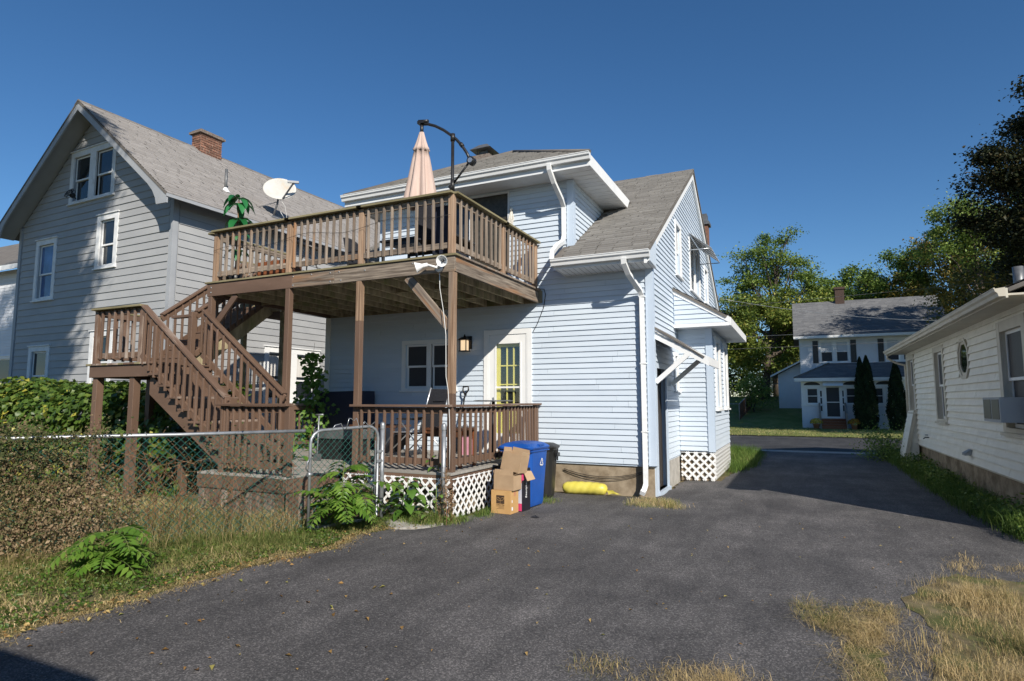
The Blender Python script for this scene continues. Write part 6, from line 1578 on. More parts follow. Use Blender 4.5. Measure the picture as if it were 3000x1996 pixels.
# ================================================================== THINGS ON THE PORCH
wl = thing('wall_lantern', 'lit black wall lantern between the window and the white storm door', 'lantern', (-6.03, 10.78, 2.66))
lx, ly, lz = -6.05, 10.66, 2.66
m = MB(); m.box(lx - .06, lx + .10, 10.76, 10.79, 2.70, 2.96); m.tube([(lx + .02, 10.77, 2.90), (lx, ly, 2.93)], .015, 6); m.build('back_plate', G['black'], wl)
m = MB()
for (a, b) in ((-1, -1), (1, -1), (1, 1), (-1, 1)): m.box(lx + a * .068 - .008, lx + a * .068 + .008, ly + b * .068 - .008, ly + b * .068 + .008, lz, lz + .21)
m.box(lx - .085, lx + .085, ly - .085, ly + .085, lz - .02, lz); m.build('cage', G['black'], wl)
m = MB(); q = [Vector((lx + a * .115, ly + b * .115, lz + .21)) for a, b in ((-1, -1), (1, -1), (1, 1), (-1, 1))]; q2 = [Vector((lx + a * .04, ly + b * .04, lz + .275)) for a, b in ((-1, -1), (1, -1), (1, 1), (-1, 1))]
m.hexa(q + q2); m.lathe([(.03, 0), (.022, .02), (.012, .03), (.016, .045), (.0001, .06)], (lx, ly, lz + .275), 10); m.build('roof', G['black'], wl)
em, nt_, b_, o_ = _new('lantern_glow'); b_.inputs['Base Color'].default_value = (.6, .5, .4, 1); b_.inputs['Emission Color'].default_value = (1, .72, .42, 1); b_.inputs['Emission Strength'].default_value = .75
m = MB()
m.box(lx - .058, lx + .058, ly - .058, ly + .058, lz + .002, lz + .205); m.build('glass_panes', em, wl)

lc = thing('lounge_chair', 'dark fabric folding lounge chair with silver legs on the porch', 'chair', (-6.3, 9.3, PZ))
CF = G['black_fabric']
def panel(name, pts, t, mat, par):
    P = [Vector(p) for p in pts]; n = (P[1] - P[0]).cross(P[2] - P[0]).normalized(); return MB().prism(P, n * t).build(name, mat, par)
panel('backrest', [(-6.02, 9.05, 1.12), (-6.02, 9.62, 1.12), (-5.80, 9.62, 1.86), (-5.80, 9.05, 1.86)], .03, CF, lc)
panel('seat', [(-6.55, 9.05, 1.08), (-6.55, 9.62, 1.08), (-6.03, 9.62, 1.10), (-6.03, 9.05, 1.10)], .03, CF, lc)
panel('foot_panel', [(-6.85, 9.05, .72), (-6.85, 9.62, .72), (-6.56, 9.62, 1.08), (-6.56, 9.05, 1.08)], .03, CF, lc)
for yy in (9.03, 9.65):
    m = MB(); m.tube([(-6.75, yy, .66), (-6.0, yy, 1.30)], .013, 6); m.tube([(-5.85, yy, .66), (-6.45, yy, 1.32)], .013, 6); m.tube([(-6.02, yy, 1.10), (-5.79, yy, 1.88)], .013, 6); m.tube([(-6.88, yy, .70), (-6.56, yy, 1.10), (-6.02, yy, 1.11)], .013, 6); m.build('leg_frame', G['alu'], lc)
    beam('arm_rest', (-6.5, yy, 1.335), (-5.98, yy, 1.33), .05, .03, G['black_plastic'], lc)
panel('head_pillow', [(-5.86, 9.15, 1.66), (-5.86, 9.52, 1.66), (-5.82, 9.52, 1.80), (-5.82, 9.15, 1.80)], .05, CF, lc)
stb = thing('side_table', 'small dark reddish wooden side table behind the corner porch post', 'table', (-4.95, 8.25, PZ))
m = MB(); m.box(-5.30, -4.62, 8.05, 8.55, 1.20, 1.235); m.build('table_top', G['dark_wood'], stb)
for (x, y) in ((-5.27, 8.08), (-4.65, 8.08), (-5.27, 8.52), (-4.65, 8.52)): beam('leg', (x, y, PZ), (x, y, 1.2), .045, .045, G['red_wood'], stb, up=(0, 1, 0))
for yy in (8.07, 8.51): MB().box(-5.25, -4.67, yy, yy + .02, 1.10, 1.2).build('apron', G['dark_wood'], stb)
wt = thing('low_table', 'low dark wooden table under the porch window', 'table', (-7.6, 10.2, PZ))
m = MB(); m.box(-8.3, -7.2, 9.9, 10.5, 1.12, 1.17); m.build('table_top', G['dark_wood'], wt)
for (x, y) in ((-8.25, 9.95), (-7.25, 9.95), (-8.25, 10.45), (-7.25, 10.45)): beam('leg', (x, y, PZ), (x, y, 1.12), .06, .06, G['dark_wood'], wt, up=(0, 1, 0))
sv = thing('shovel', 'black handled shovel standing against the blue wall by the door', 'shovel', (-6.0, 10.6, PZ))
m = MB(); m.tube([(-6.10, 10.50, PZ + .28), (-6.03, 10.66, 1.78)], .016, 8); m.build('shaft', G['black'], sv)
m = MB(); m.tube([(-6.03, 10.66, 1.77), (-6.085, 10.67, 1.86), (-6.085, 10.675, 1.93), (-5.965, 10.675, 1.94), (-5.96, 10.67, 1.87), (-6.03, 10.66, 1.77)], .017, 8); m.build('grip', G['black_plastic'], sv)
m = MB(); m.prism([(-6.22, 10.49, PZ + .02), (-5.99, 10.49, PZ + .02), (-5.98, 10.50, PZ + .32), (-6.23, 10.50, PZ + .32)], (0, .012, 0)); m.build('blade', G['grey_metal'], sv)
bt = thing('bistro_table', 'tall round dark bistro table in front of the storm door', 'table', (-4.95, 9.8, PZ))
m = MB(); m.lathe([(.0001, 1.662), (.30, 1.665), (.36, 1.655), (.365, 1.645), (.30, 1.64), (.0001, 1.635)], (-4.96, 9.8, 0), 28); m.build('table_top', G['grey_metal'], bt)
m = MB(); m.tube([(-4.96, 9.8, PZ + .02), (-4.96, 9.8, 1.64)], .03, 10); m.build('pedestal', G['black'], bt); m = MB(); m.lathe([(.0001, .03), (.12, .025), (.22, 0)], (-4.96, 9.8, PZ), 20); m.build('base', G['black'], bt)
pb = thing('pink_bag', 'pink bag on the porch floor below the shovel', 'bag', (-5.75, 10.25, PZ))
m = MB(); m.hexa([(-5.86, 10.15, PZ), (-5.66, 10.15, PZ), (-5.66, 10.32, PZ), (-5.86, 10.32, PZ), (-5.90, 10.17, 1.06), (-5.62, 10.17, 1.08), (-5.63, 10.28, 1.05), (-5.89, 10.28, 1.07)]); m.build('bag_body', G['pink_cloth'], pb)
m = MB(); m.tube([(-5.82, 10.2, 1.05), (-5.80, 10.2, 1.2), (-5.72, 10.2, 1.2), (-5.70, 10.2, 1.05)], .008, 5); m.build('bag_handle', G['pink_cloth'], pb)
nc = thing('navy_cabinet', 'dark navy covered cabinet against the left end of the blue wall', 'cabinet', (-8.9, 10.4, PZ))
m = MB(); m.hexa([(-9.42, 10.10, PZ), (-8.28, 10.10, PZ), (-8.28, 10.72, PZ), (-9.42, 10.72, PZ), (-9.40, 10.12, 1.84), (-8.30, 10.12, 1.86), (-8.30, 10.70, 1.86), (-9.40, 10.70, 1.84)]); m.build('cover', G['navy'], nc)
m = MB()
for k in range(16): m.lathe([(.0001, .006), (.009, 0)], (-9.40, 10.095, .75 + k * .066), 6, M=Matrix.Rotation(R(90), 3, 'X'))
m.build('eyelets', G['white_wire'], nc)
gt = thing('grey_planter', 'long grey planter trough at the front of the porch behind the gate', 'planter', (-7.2, 8.6, PZ))
m = MB(); m.box(-7.75, -6.75, 8.3, 8.7, 1.00, 1.16); m.build('trough', G['grey_metal'], gt); m = MB(); m.box(-7.70, -6.80, 8.33, 8.67, PZ, 1.0); m.build('stand', G['black'], gt)
rk = thing('garden_tool', 'grey T handled garden tool standing behind the gate', 'garden tool', (-7.4, 8.0, PZ))
m = MB(); m.tube([(-7.42, 8.05, PZ), (-7.40, 8.05, 1.40)], .014, 6); m.tube([(-7.48, 8.05, 1.41), (-7.31, 8.05, 1.42)], .014, 6); m.build('handle', G['galv'], rk); m = MB(); m.box(-7.48, -7.34, 8.03, 8.07, PZ, PZ + .12); m.build('fork', G['grey_metal'], rk)

# ================================================================== FENCE AND GATE
A0 = Vector((-5.72, 5.98, 0)); dF = Vector((-1.69, -2.59, 0)).normalized(); nF = Vector((dF.y, -dF.x, 0)); LF = 4.6; HF = 1.25
fc = thing('chain_link_fence', 'green chain link fence with galvanised top rail overgrown by dry vine', 'fence', A0 + dF * 2)
P_ = lambda s, z, d=0: A0 + dF * s + nF * d + Vector((0, 0, z))
m = MB(); m.tube([P_(0, HF + .02), P_(1.4, HF + .012), P_(3, HF + .018), P_(LF, HF + .02)], .022, 10); m.build('top_rail', G['galv'], fc)
for s in (3.75, 4.55): m = MB(); m.tube([P_(s, -.1, -.02), P_(s, HF, -.02)], .03, 10); m.build('post', G['galv'], fc)


def mesh_wire(parent, P, L, H, z0=.02, cell=.086, r=.003, mat=None):
    m = MB(); k = -H
    while k < L:
        for s in (1, -1):
            t0, t1 = max(0, -k) / H, min(1, (L - k) / H)
            if t1 - t0 > .02:
                a, b = (k + H * t0, H * t0), (k + H * t1, H * t1)
                if s < 0: a, b = (a[0], H - a[1]), (b[0], H - b[1])
                n = max(2, int((t1 - t0) * H / cell) * 2)
                m.tube([P(a[0] + (b[0] - a[0]) * i / n, z0 + a[1] + (b[1] - a[1]) * i / n, .005 * (1 if i % 2 else -1) * s) for i in range(n + 1)], r, 3, cap=False)
        k += cell
    return m.build('wire_mesh', mat or G['green_wire'], parent)


mesh_wire(fc, P_, LF, HF)
m = MB()
for s in (.35, 1.0, 1.75, 2.6): m.tube([P_(s, HF + .05, .0), P_(s + .006, HF + .02, .028), P_(s, HF - .03, .01)], .004, 4)
m.build('tie_wire', G['alu'], fc)
gA = Vector((-5.66, 6.02, 0)); gB = Vector((-5.345, 6.99, 0)); dG = (gB - gA).normalized(); nG = Vector((dG.y, -dG.x, 0)); LG = (gB - gA).length
Pg = lambda s, z, d=0: gA + dG * s + nG * d + Vector((0, 0, z))
gt_ = thing('chain_link_gate', 'open chain link gate with rounded galvanised tube frame', 'gate', gA)
zt, r_ = 1.27, .16
pth = [Pg(.0, .08), Pg(0, zt - r_)] + [Pg(r_ - r_ * math.cos(R(a)), zt - r_ + r_ * math.sin(R(a))) for a in (20, 45, 70)] + [Pg(r_, zt), Pg(LG - r_, zt + .03)] + [Pg(LG - r_ + r_ * math.sin(R(a)), zt + .03 - r_ + r_ * math.cos(R(a))) for a in (20, 45, 70)] + [Pg(LG, zt + .03 - r_), Pg(LG, .08)] + [Pg(LG - .06, .045), Pg(.06, .04), Pg(0, .08)]
m = MB(); m.tube(pth, .021, 10); m.build('gate_frame', G['galv'], gt_)
mesh_wire(gt_, lambda s, z, d: Pg(s + .03, z, d), LG - .06, zt - .07, z0=.05)
m = MB(); m.tube([Pg(-.02, .93, .03), Pg(-.06, .88, .05), Pg(-.07, .80, .03), Pg(-.02, .76, .0), Pg(.03, .80, -.02)], .011, 6); m.tube([Pg(-.03, .72), Pg(.03, .72)], .03, 8); m.build('latch', G['galv'], gt_)
for z in (.95, .82, .25): MB().tube([Pg(LG - .03, z, 0), Pg(LG + .09, z, 0)], .018, 6, sq=(.06, .035)).build('hinge', G['galv'], gt_)
m = MB(); m.tube([Pg(LG - .05, .1, .015), Pg(LG - .05, 1.1, .015)], .006, 4); m.build('tension_bar', G['galv'], gt_)
m = MB(); m.tube([Pg(.28, 1.27, .02), Pg(.33, 1.33, .02), Pg(.42, 1.35, .02), Pg(.46, 1.27, .02), Pg(.5, 1.28, .02), Pg(.54, 1.42, .02), Pg(.58, 1.41, .02), Pg(.61, 1.38, .02), Pg(.65, 1.42, .02), Pg(.70, 1.30, .02), Pg(.74, 1.29, .02), Pg(.78, 1.37, .02), Pg(.86, 1.30, .02), Pg(.95, 1.36, .02)], .006, 4); m.build('bent_wire', G['alu'], gt_)
for (x, y, h, lab) in ((-5.32, 7.06, 1.35, 'galvanised gate post with domed cap at the hinge side of the open gate'), (-4.45, 7.28, 1.34, 'lone galvanised fence post in front of the white porch lattice')):
    t = thing('fence_post', lab, 'post', (x, y, 0)); m = MB(); m.tube([(x, y, -.05), (x, y, h - .05)], .031, 12); m.build('tube', G['galv'], t)
    m = MB(); m.lathe([(.036, -.06), (.037, -.01), (.03, .02), (.012, .035), (.0001, .038)], (x, y, h - .03), 12); m.build('cap', G['galv'], t)

# ================================================================== BINS, BOXES, BAG
def rbox(cx, cy, w, d, n=4, r=.05):
    pts = []
    for (sx, sy, a0) in ((1, -1, -90), (1, 1, 0), (-1, 1, 90), (-1, -1, 180)):
        for k in range(n + 1):
            a = R(a0 + 90 * k / n); pts.append((cx + sx * (w / 2 - r) + r * math.cos(a), cy + sy * (d / 2 - r) + r * math.sin(a)))
    return pts
def loft(mb, rings, cap0=True, cap1=True, sm=False):
    n = len(rings[0]); b = len(mb.v)
    for rg_ in rings: mb.v += [tuple(p) for p in rg_]
    for i in range(len(rings) - 1):
        for j in range(n): mb.f.append((b + i * n + j, b + i * n + (j + 1) % n, b + (i + 1) * n + (j + 1) % n, b + (i + 1) * n + j)); mb.mi.append(0); mb.sm.append(sm)
    if cap0: mb.f.append(tuple(b + j for j in range(n))[::-1]); mb.mi.append(0); mb.sm.append(False)
    if cap1: mb.f.append(tuple(b + (len(rings) - 1) * n + j for j in range(n))); mb.mi.append(0); mb.sm.append(False)
    return mb
bb = thing('recycling_bin', 'tall blue plastic recycling bin beside the cardboard boxes', 'bin', (-4.0, 9.02, 0), R(-4), local=True)
ring = lambda w, d, z, r=.06, cx=0, cy=0: [(x, y, z) for x, y in rbox(cx, cy, w, d, 4, r)]
loft(MB(), [ring(.42, .47, .02, .05), ring(.44, .49, .06, .05), ring(.50, .56, .55, .06), ring(.54, .60, .86, .06), ring(.56, .62, .865, .06), ring(.57, .63, .90, .06), ring(.55, .61, .905, .06)]).build('body', G['blue_plastic'], bb)
loft(MB(), [ring(.60, .68, .90, .07, 0, -.01), ring(.62, .70, .925, .08, 0, -.01), ring(.60, .68, .945, .09, 0, -.01), ring(.50, .58, .985, .12, 0, 0), ring(.34, .40, 1.005, .12, 0, .02), ring(.12, .16, 1.01, .05, 0, .02)]).build('lid', G['blue_plastic'], bb)
m = MB(); m.box(.20, .315, -.09, .07, .948, .975); m.build('lid_grip', G['blue_plastic'], bb)
m = MB(); m.box(-.10, .10, -.36, -.33, .90, .93); m.tube([(-.30, -.25, .88), (-.35, -.25, .90), (-.35, .25, .90), (-.30, .25, .88)], .014, 8); m.build('handle', G['blue_plastic'], bb)
for sy in (-1, 1): m = MB(); m.tube([(-.20, sy * .17, .11), (-.20, sy * .23, .11)], .11, 16); m.build('wheel', G['black_plastic'], bb)
for k in range(3):
    u_ = -.16 + k * .16; m = MB(); m.hexa([(u_ - .045, -.258, .30), (u_ + .045, -.258, .30), (u_ + .045, -.25, .30), (u_ - .045, -.25, .30), (u_ - .05, -.294, .80), (u_ + .05, -.294, .80), (u_ + .05, -.28, .80), (u_ - .05, -.28, .80)]); m.build('moulded_rib', G['blue_plastic'], bb)
m = MB(); m.box(-.27, .29, -.325, .315, .862, .878); m.build('rim_band', G['blue_plastic'], bb)
# recycling arrows on the side facing the driveway
M_ = lambda u, z: Vector((.262 + (z - .6) * .055, u, z))
m = MB()
for k in range(3):
    a = R(90 + 120 * k); c = (.06 + .042 * math.cos(a), .68 + .05 * math.sin(a))
    def pt2(dx, dy, ang=R(120 * k)): return M_(c[0] + dx * math.cos(ang) - dy * math.sin(ang), c[1] + dx * math.sin(ang) + dy * math.cos(ang)) + Vector((.006, 0, 0))
    m.poly([pt2(-.034, -.022), pt2(-.008, .020), pt2(.010, .020), pt2(-.014, -.026)]); m.poly([pt2(.004, .020), pt2(.020, .014), pt2(.036, -.014), pt2(.018, -.022)]); m.poly([pt2(.046, -.016), pt2(.010, -.024), pt2(.030, -.042)])
m.build('recycling_symbol', G['print_white'], bb)
kb = thing('trash_bin', 'scuffed black plastic trash bin behind the blue recycling bin', 'bin', (-4.08, 9.98, 0), R(4), local=True)
loft(MB(), [ring(.36, .36, .01, .15), ring(.38, .38, .05, .16), ring(.44, .46, .5, .19), ring(.48, .50, .80, .20), ring(.51, .53, .805, .20), ring(.52, .54, .84, .20)], sm=False).build('body', G['black_plastic'], kb)
loft(MB(), [ring(.54, .56, .835, .2), ring(.56, .58, .86, .2), ring(.52, .54, .885, .2), ring(.36, .40, .92, .15), ring(.16, .18, .925, .07)]).build('lid', G['black_plastic'], kb)
m = MB()
for (y0_, y1_) in ((-.06, -.045), (.045, .06)): m.box(.238, .262, y0_, y1_, .62, .82)
for (sx) in (-1, 1): m.box(sx * .25, sx * .29, -.08, .08, .70, .76)
m.build('ribs', G['black_plastic'], kb)

bx = thing('printed_box', 'orange brown cardboard box printed with a dark leaf emblem at the bottom of the stack', 'box', (-4.02, 8.33, 0), R(-3), local=True)
w, d, h = .325, .25, .335
m = MB(); m.box(-w / 2, w / 2, -d / 2, d / 2, .002, h); m.build('carton', G['cardboard_orange'], bx)
m = MB(); m.box(-.075, .06, -d / 2 - .0025, -d / 2 - .0005, .145, .265); em_ = m.build('emblem', G['ink'], bx)
m = MB(); zc = .205
m.tube([(-.0075, -d / 2 - .004, .147), (-.0075, -d / 2 - .004, .20), (.005, -d / 2 - .004, .225), (.03, -d / 2 - .004, .235), (.058, -d / 2 - .004, .232)], .0022, 4); m.tube([(.058, -d / 2 - .004, .232), (.045, -d / 2 - .004, .205), (.015, -d / 2 - .004, .19), (-.0075, -d / 2 - .004, .192), (-.03, -d / 2 - .004, .19), (-.06, -d / 2 - .004, .205), (-.073, -d / 2 - .004, .232), (-.04, -d / 2 - .004, .234), (-.015, -d / 2 - .004, .215)], .0022, 4)
m.build('emblem_line', G['cardboard_orange'], em_)
text_mesh('Coletto Five', .027, G['ink'], 'lettering', bx, face_matrix((-.0075, -d / 2 - .0015, .128), (1, 0, 0), (0, 0, 1)))
m = MB()
for k, (a, b) in enumerate(((-.075, .055), (-.04, .055), (-.07, .06))): m.box(a, b, -d / 2 - .002, -d / 2 - .0005, .104 - k * .016, .108 - k * .016)
m.build('small_print', G['ink'], bx)
m = MB(); m.box(w / 2 + .0005, w / 2 + .002, -.02, .04, .25, .32); m.build('stamp', G['terracotta'], bx); m = MB(); m.box(w / 2 + .0005, w / 2 + .002, -.09, -.05, .05, .10); m.box(w / 2 + .0005, w / 2 + .002, -.085, -.065, .16, .20); m.build('sticker', G['print_white'], bx)


def carton(name, label, M, w, d, h, flaps, mat):
    t = thing(name, label, 'box', M.translation); t.matrix_basis = M; BS[t.name] = Matrix()
    m = MB(); th = .005
    m.box(-w / 2, w / 2, -d / 2, -d / 2 + th, 0, h); m.box(-w / 2, w / 2, d / 2 - th, d / 2, 0, h); m.box(-w / 2, -w / 2 + th, -d / 2 + th, d / 2 - th, 0, h); m.box(w / 2 - th, w / 2, -d / 2 + th, d / 2 - th, 0, h); m.box(-w / 2 + th, w / 2 - th, -d / 2 + th, d / 2 - th, 0, th)
    m.build('carton', mat, t)
    for (side, ang, L) in flaps:
        a = R(ang); f = MB()
        if side in 'fb':
            s = -1 if side == 'f' else 1; y0 = s * (d / 2 - .002); dy, dz = s * math.cos(a) * L, math.sin(a) * L
            f.prism([(-w / 2 + .006, y0, h), (w / 2 - .006, y0, h), (w / 2 - .012, y0 + dy, h + dz), (-w / 2 + .012, y0 + dy, h + dz)], (0, -math.sin(a) * s * .004, .004 * math.cos(a) + .001))
        else:
            s = -1 if side == 'l' else 1; x0 = s * (w / 2 - .002); dx, dz = s * math.cos(a) * L, math.sin(a) * L
            f.prism([(x0, -d / 2 + .006, h), (x0, d / 2 - .006, h), (x0 + dx, d / 2 - .012, h + dz), (x0 + dx, -d / 2 + .012, h + dz)], (-math.sin(a) * s * .004, 0, .004 * math.cos(a) + .001))
        f.build('flap', mat, t)
    return t


carton('cardboard_box', 'open plain cardboard box in the middle of the stack', Matrix.Translation((-3.985, 8.36, .338)) @ Matrix.Rotation(R(-4), 4, 'Z'), .335, .26, .22, [('b', 95, .10), ('f', 96, .08), ('l', 70, .06), ('r', 30, .05)], G['cardboard'])
carton('cardboard_box', 'tilted open cardboard box on top of the stack with a flap hanging down', Matrix.Translation((-3.93, 8.44, .60)) @ Matrix.Rotation(R(-6), 4, 'Z') @ Matrix.Rotation(R(9), 4, 'Y') @ Matrix.Rotation(R(-6), 4, 'X'), .32, .25, .26, [('b', 92, .085), ('l', 80, .07), ('r', 85, .05)], G['cardboard'])
fx = MB(); fx.prism([(-3.80, 8.50, .60), (-3.735, 8.66, .585), (-3.66, 8.64, .47), (-3.71, 8.46, .455)], (.004, -.002, .004))
tag(fx.build('cardboard_flap', G['cardboard']), 'loose cardboard flap hanging beside the blue bin', 'flap')
bty = thing('tall_box', 'tall narrow black box with pink and white lettering between cartons and blue bin', 'box', (-3.82, 8.6, 0), R(-6), local=True)
m = MB(); m.box(-.03, .03, -.13, .13, .002, .63); m.build('carton', G['print_black'], bty)
m = MB(); m.box(-.03, .028, -.1325, -.1305, .01, .12); m.build('pink_panel', G['print_pink'], bty)
MB().box(.002, .0295, -.1325, -.1305, .425, .625).build('pink_panel', G['print_pink'], bty); MB().box(.0305, .032, -.128, -.06, .46, .625).build('pink_panel', G['print_pink'], bty)
m = MB(); m.box(-.03, .028, -.133, -.1305, .121, .42); m.build('pale_panel', G['print_pale'], bty)
text_mesh('Beautyrest', .062, G['print_white'], 'lettering', bty, face_matrix((.0312, .0, .32), (0, 0, 1), (0, -1, 0)), font_shear=.2)
text_mesh('Beautyrest', .028, G['print_white'], 'lettering', bty, face_matrix((-.006, -.134, .52), (0, 0, 1), (-1, 0, 0)), font_shear=.2)
yb = thing('yellow_bag', 'yellow plastic sandbag tube lying along the foundation', 'bag', (-3.5, 10.55, 0))
V_, F_ = [], []; nn_, ns = 30, 16; r3 = random.Random(4)
for i in range(nn_ + 1):
    f = i / nn_; rr3 = .105 * (1 - abs(2 * f - 1) ** 7) ** .5 + .012
    for j in range(ns):
        a = 2 * math.pi * j / ns; k = 1 + .05 * math.sin(3 * a + f * 7) + .03 * math.sin(f * 40 + a * 2)
        V_.append((-3.92 + .82 * f, 10.52 + rr3 * k * math.cos(a) * 1.05 + .06 * f, .10 + rr3 * k * max(-.92, math.sin(a)) * .95))
for i in range(nn_):
    for j in range(ns): F_.append((i * ns + j, i * ns + (j + 1) % ns, (i + 1) * ns + (j + 1) % ns, (i + 1) * ns + j))
fast_obj('bag', np.array(V_), np.array(F_), 4, G['yellow_plastic'], yb, smooth=True)
m = MB()
for k in range(5): a = k * .5 - 1; m.poly([(-3.11, 10.58, .08), (-2.99 + .01 * k, 10.56 + .04 * a, .10 - .02 * k), (-2.92 + .015 * k, 10.55 + .09 * a, .07 - .012 * k), (-3.05, 10.52 + .05 * a, .03)])
m.build('tail', G['yellow_plastic'], yb)
bl = thing('black_scrap', 'small crumpled black scrap lying on the asphalt near the boxes', 'scrap', (-3.45, 8.15, 0))
V2 = [( -3.45 + .09 * math.cos(a * .785) * r3.uniform(.6, 1.1), 8.15 + .06 * math.sin(a * .785) * r3.uniform(.6, 1.1), r3.uniform(.004, .012)) for a in range(8)] + [(-3.45, 8.15, .035)]
m = MB(); [m.poly([V2[k], V2[(k + 1) % 8], V2[8]]) for k in range(8)]; m.build('scrap', G['black_fabric'], bl)
bk = thing('black_bag', 'black plastic sheet bunched under the porch corner post', 'bag', (-4.4, 9.1, .4))
m = MB(); r4 = random.Random(8)
P8 = [Vector((-4.40, 9.0 + .035 * k, .48 + r4.uniform(-.10, .10))) for k in range(14)]
for k in range(13): m.poly([P8[k], P8[k + 1], P8[k + 1] + Vector((.05, .02, -.22 + r4.uniform(-.08, .05))), P8[k] + Vector((.04, .0, -.2 + r4.uniform(-.06, .05)))])
m.build('sheet', G['black_plastic'], bk)

# ================================================================== STREET SIDE THINGS
for (x, y, lab, pm) in ((.92, 40.15, 'terracotta pot of yellow and white mums left of the front steps', 'petals'), (2.86, 39.95, 'terracotta pot of orange and yellow mums right of the front steps', 'petals_orange')):
    t = thing('flower_pot', lab, 'flower pot', (x, y, 0), group='mum pots at the white house steps')
    m = MB(); m.lathe([(.0001, 0), (.13, 0), (.18, .26), (.20, .26), (.20, .30), (.17, .30)], (x, y, .02), 16); m.build('pot', G['terracotta'], t)
    q = nrg.normal(size=(500, 3)); q /= np.linalg.norm(q, axis=1, keepdims=True); q[:, 2] = np.abs(q[:, 2])
    leaves('flowers', np.array([x, y, .36]) + q * np.array([.36, .36, .30]) * nrg.uniform(.8, 1.0, (500, 1)), .085, LEAF[pm], t, Nd=q)
    leaves('foliage', np.array([x, y, .34]) + q[:250] * np.array([.32, .32, .24]), .09, LEAF['broad'], t)
def arborvitae(label, x, y, peaks, seed):
    t = thing('arborvitae', label, 'evergreen', (x, y, 0), group='columnar evergreens at the white house')
    rg_ = np.random.default_rng(seed); Ps, Nn = [], []
    for (px, h, r) in peaks:
        n = 9000; z = rg_.uniform(.02, 1, n); a = rg_.random(n) * 2 * np.pi
        rad = r * np.where(z < .3, .78 + .22 * z / .3, (1 - z) ** .62 / .7 ** .62) * rg_.uniform(.72, 1.06, n) * (1 + .12 * np.sin(a * 5 + z * 17))
        Ps.append(np.stack([px + rad * np.cos(a), y + rad * np.sin(a), z * h], 1)); Nn.append(np.stack([np.cos(a), np.sin(a), .5 + 0 * a], 1) + rg_.normal(size=(n, 3)) * .5)
    P = np.concatenate(Ps); Nn = np.concatenate(Nn); ax = np.tile([0, 0, 1.0], (len(P), 1)) + rg_.normal(size=(len(P), 3)) * .4
    leaves('crown', P, rg_.uniform(.08, .17, len(P)), LEAF['arbor'], t, Nd=Nn, axis=ax, rg=rg_, rnd=np.clip(rg_.beta(2, 3, len(P)), 0, 1), asp=.5)
    m = MB(); m.tube([(x, y, -.1), (x, y, 2.4)], [.07, .03], 8); m.build('trunk', G['bark'], t)
arborvitae('double peaked columnar evergreen right of the white house door', 3.42, 40.1, [(3.30, 4.15, .40), (3.62, 4.22, .46)], 5)
arborvitae('single columnar evergreen nearest the cream house corner', 5.02, 40.1, [(5.02, 3.85, .50)], 6)
ff = thing('yard_fence', 'chain link yard fence with brown slats left of the white house', 'fence', (-3.5, 44, 0))
fz = lambda y: max(0, (y - 42) * .17)
for k in range(5):
    y = 44 + k * 2.2; x = -3.62 + k * .22; m = MB(); m.tube([(x, y, fz(y) - .1), (x, y, fz(y) + 1.15)], .035, 8); m.build('post', G['weathered_grey'] if k < 2 else G['galv'], ff)
for k in range(38):
    y = 44.02 + k * .13; x = -3.61 + (y - 44) * .1; beam('slat', (x, y, fz(y) + .03), (x, y, fz(y) + 1.08), .10, .02, G['dark_wood'], ff, up=(1, 0, 0))
m = MB(); m.tube([(-3.62, 44, fz(44) + 1.12), (-2.74, 52.8, fz(52.8) + 1.12)], .03, 8); m.tube([(-9, 53, fz(53) + 1.15), (2, 53, fz(53) + 1.15)], .03, 8); m.tube([(-3.66, 44, fz(44) + 1.1), (-14, 44.5, fz(44.5) + 1.1)], .03, 8); m.build('top_rail', G['galv'], ff)
# overhead cables
def cable(label, A, B, sag, r, mat='wire'):
    A, B = Vector(A), Vector(B); m = MB()
    t = thing('overhead_cable', label, 'cable', A)
    m.tube([A.lerp(B, i / 24) - Vector((0, 0, sag * 4 * (i / 24) * (1 - i / 24))) for i in range(25)], r, 5); m.build('cable', G[mat], t)
cable('service cable sagging from the blue gable to the right', (-2.28, 20.6, 5.0), (13, 34, 5.75), .75, .0065, 'galv')
cable('upper street cable crossing the dark roof of the white house', (-45, 33, 5.6), (45, 33, 8.6), .5, .007, 'wire')
cable('middle street cable passing in front of the upper windows', (-45, 33, 4.95), (45, 33, 5.6), .35, .006, 'galv')
cable('lower street cable passing across the upper windows', (-45, 33, 4.2), (45, 33, 5.05), .3, .007)
m = MB(); m.tube([(-2.26, 20.7, .4), (-2.26, 20.7, 5.1)], .03, 8); m.box(-2.28, -2.15, 20.6, 20.8, 1.3, 1.7); m.build('service_mast', G['galv'], blue)
# ================================================================== PLANTS
rgp = np.random.default_rng(21)
# --- grass along the fence and in the yard behind it
def fence_dist(XY):
    d = np.array([dF.x, dF.y]); n = np.array([nF.x, nF.y]); q = XY - np.array([A0.x, A0.y]); return q @ n, q @ d
edge_x = lambda y: np.interp(y, [1.0, 2.5, 3.2, 4.0, 4.9, 5.5, 6.2, 6.6, 6.75], [-5.02, -5.10, -5.03, -5.08, -4.98, -4.74, -5.0, -4.85, -4.6])
strip = [(-5.0, 1.0), (-5.08, 2.5), (-5.0, 3.2), (-5.05, 4.0), (-4.95, 4.9), (-4.72, 5.5), (-4.97, 6.2), (-4.8, 6.7), (-5.25, 7.1), (-5.72, 6.4), (-5.9, 5.7), (-7.45, 3.4), (-9.0, 1.0)]
XY = scatter(strip, 92000, rgp); de = edge_x(XY[:, 1]) - XY[:, 0]
nz = vnoise(XY, 2.2, 3) * .55 + vnoise(XY, 8, 4) * .45
H = (.025 + .13 * np.clip(de / 1.3, 0, 1) ** 1.1) * (.25 + nz ** 1.5 * 1.7) * rgp.uniform(.45, 1.4, len(XY))
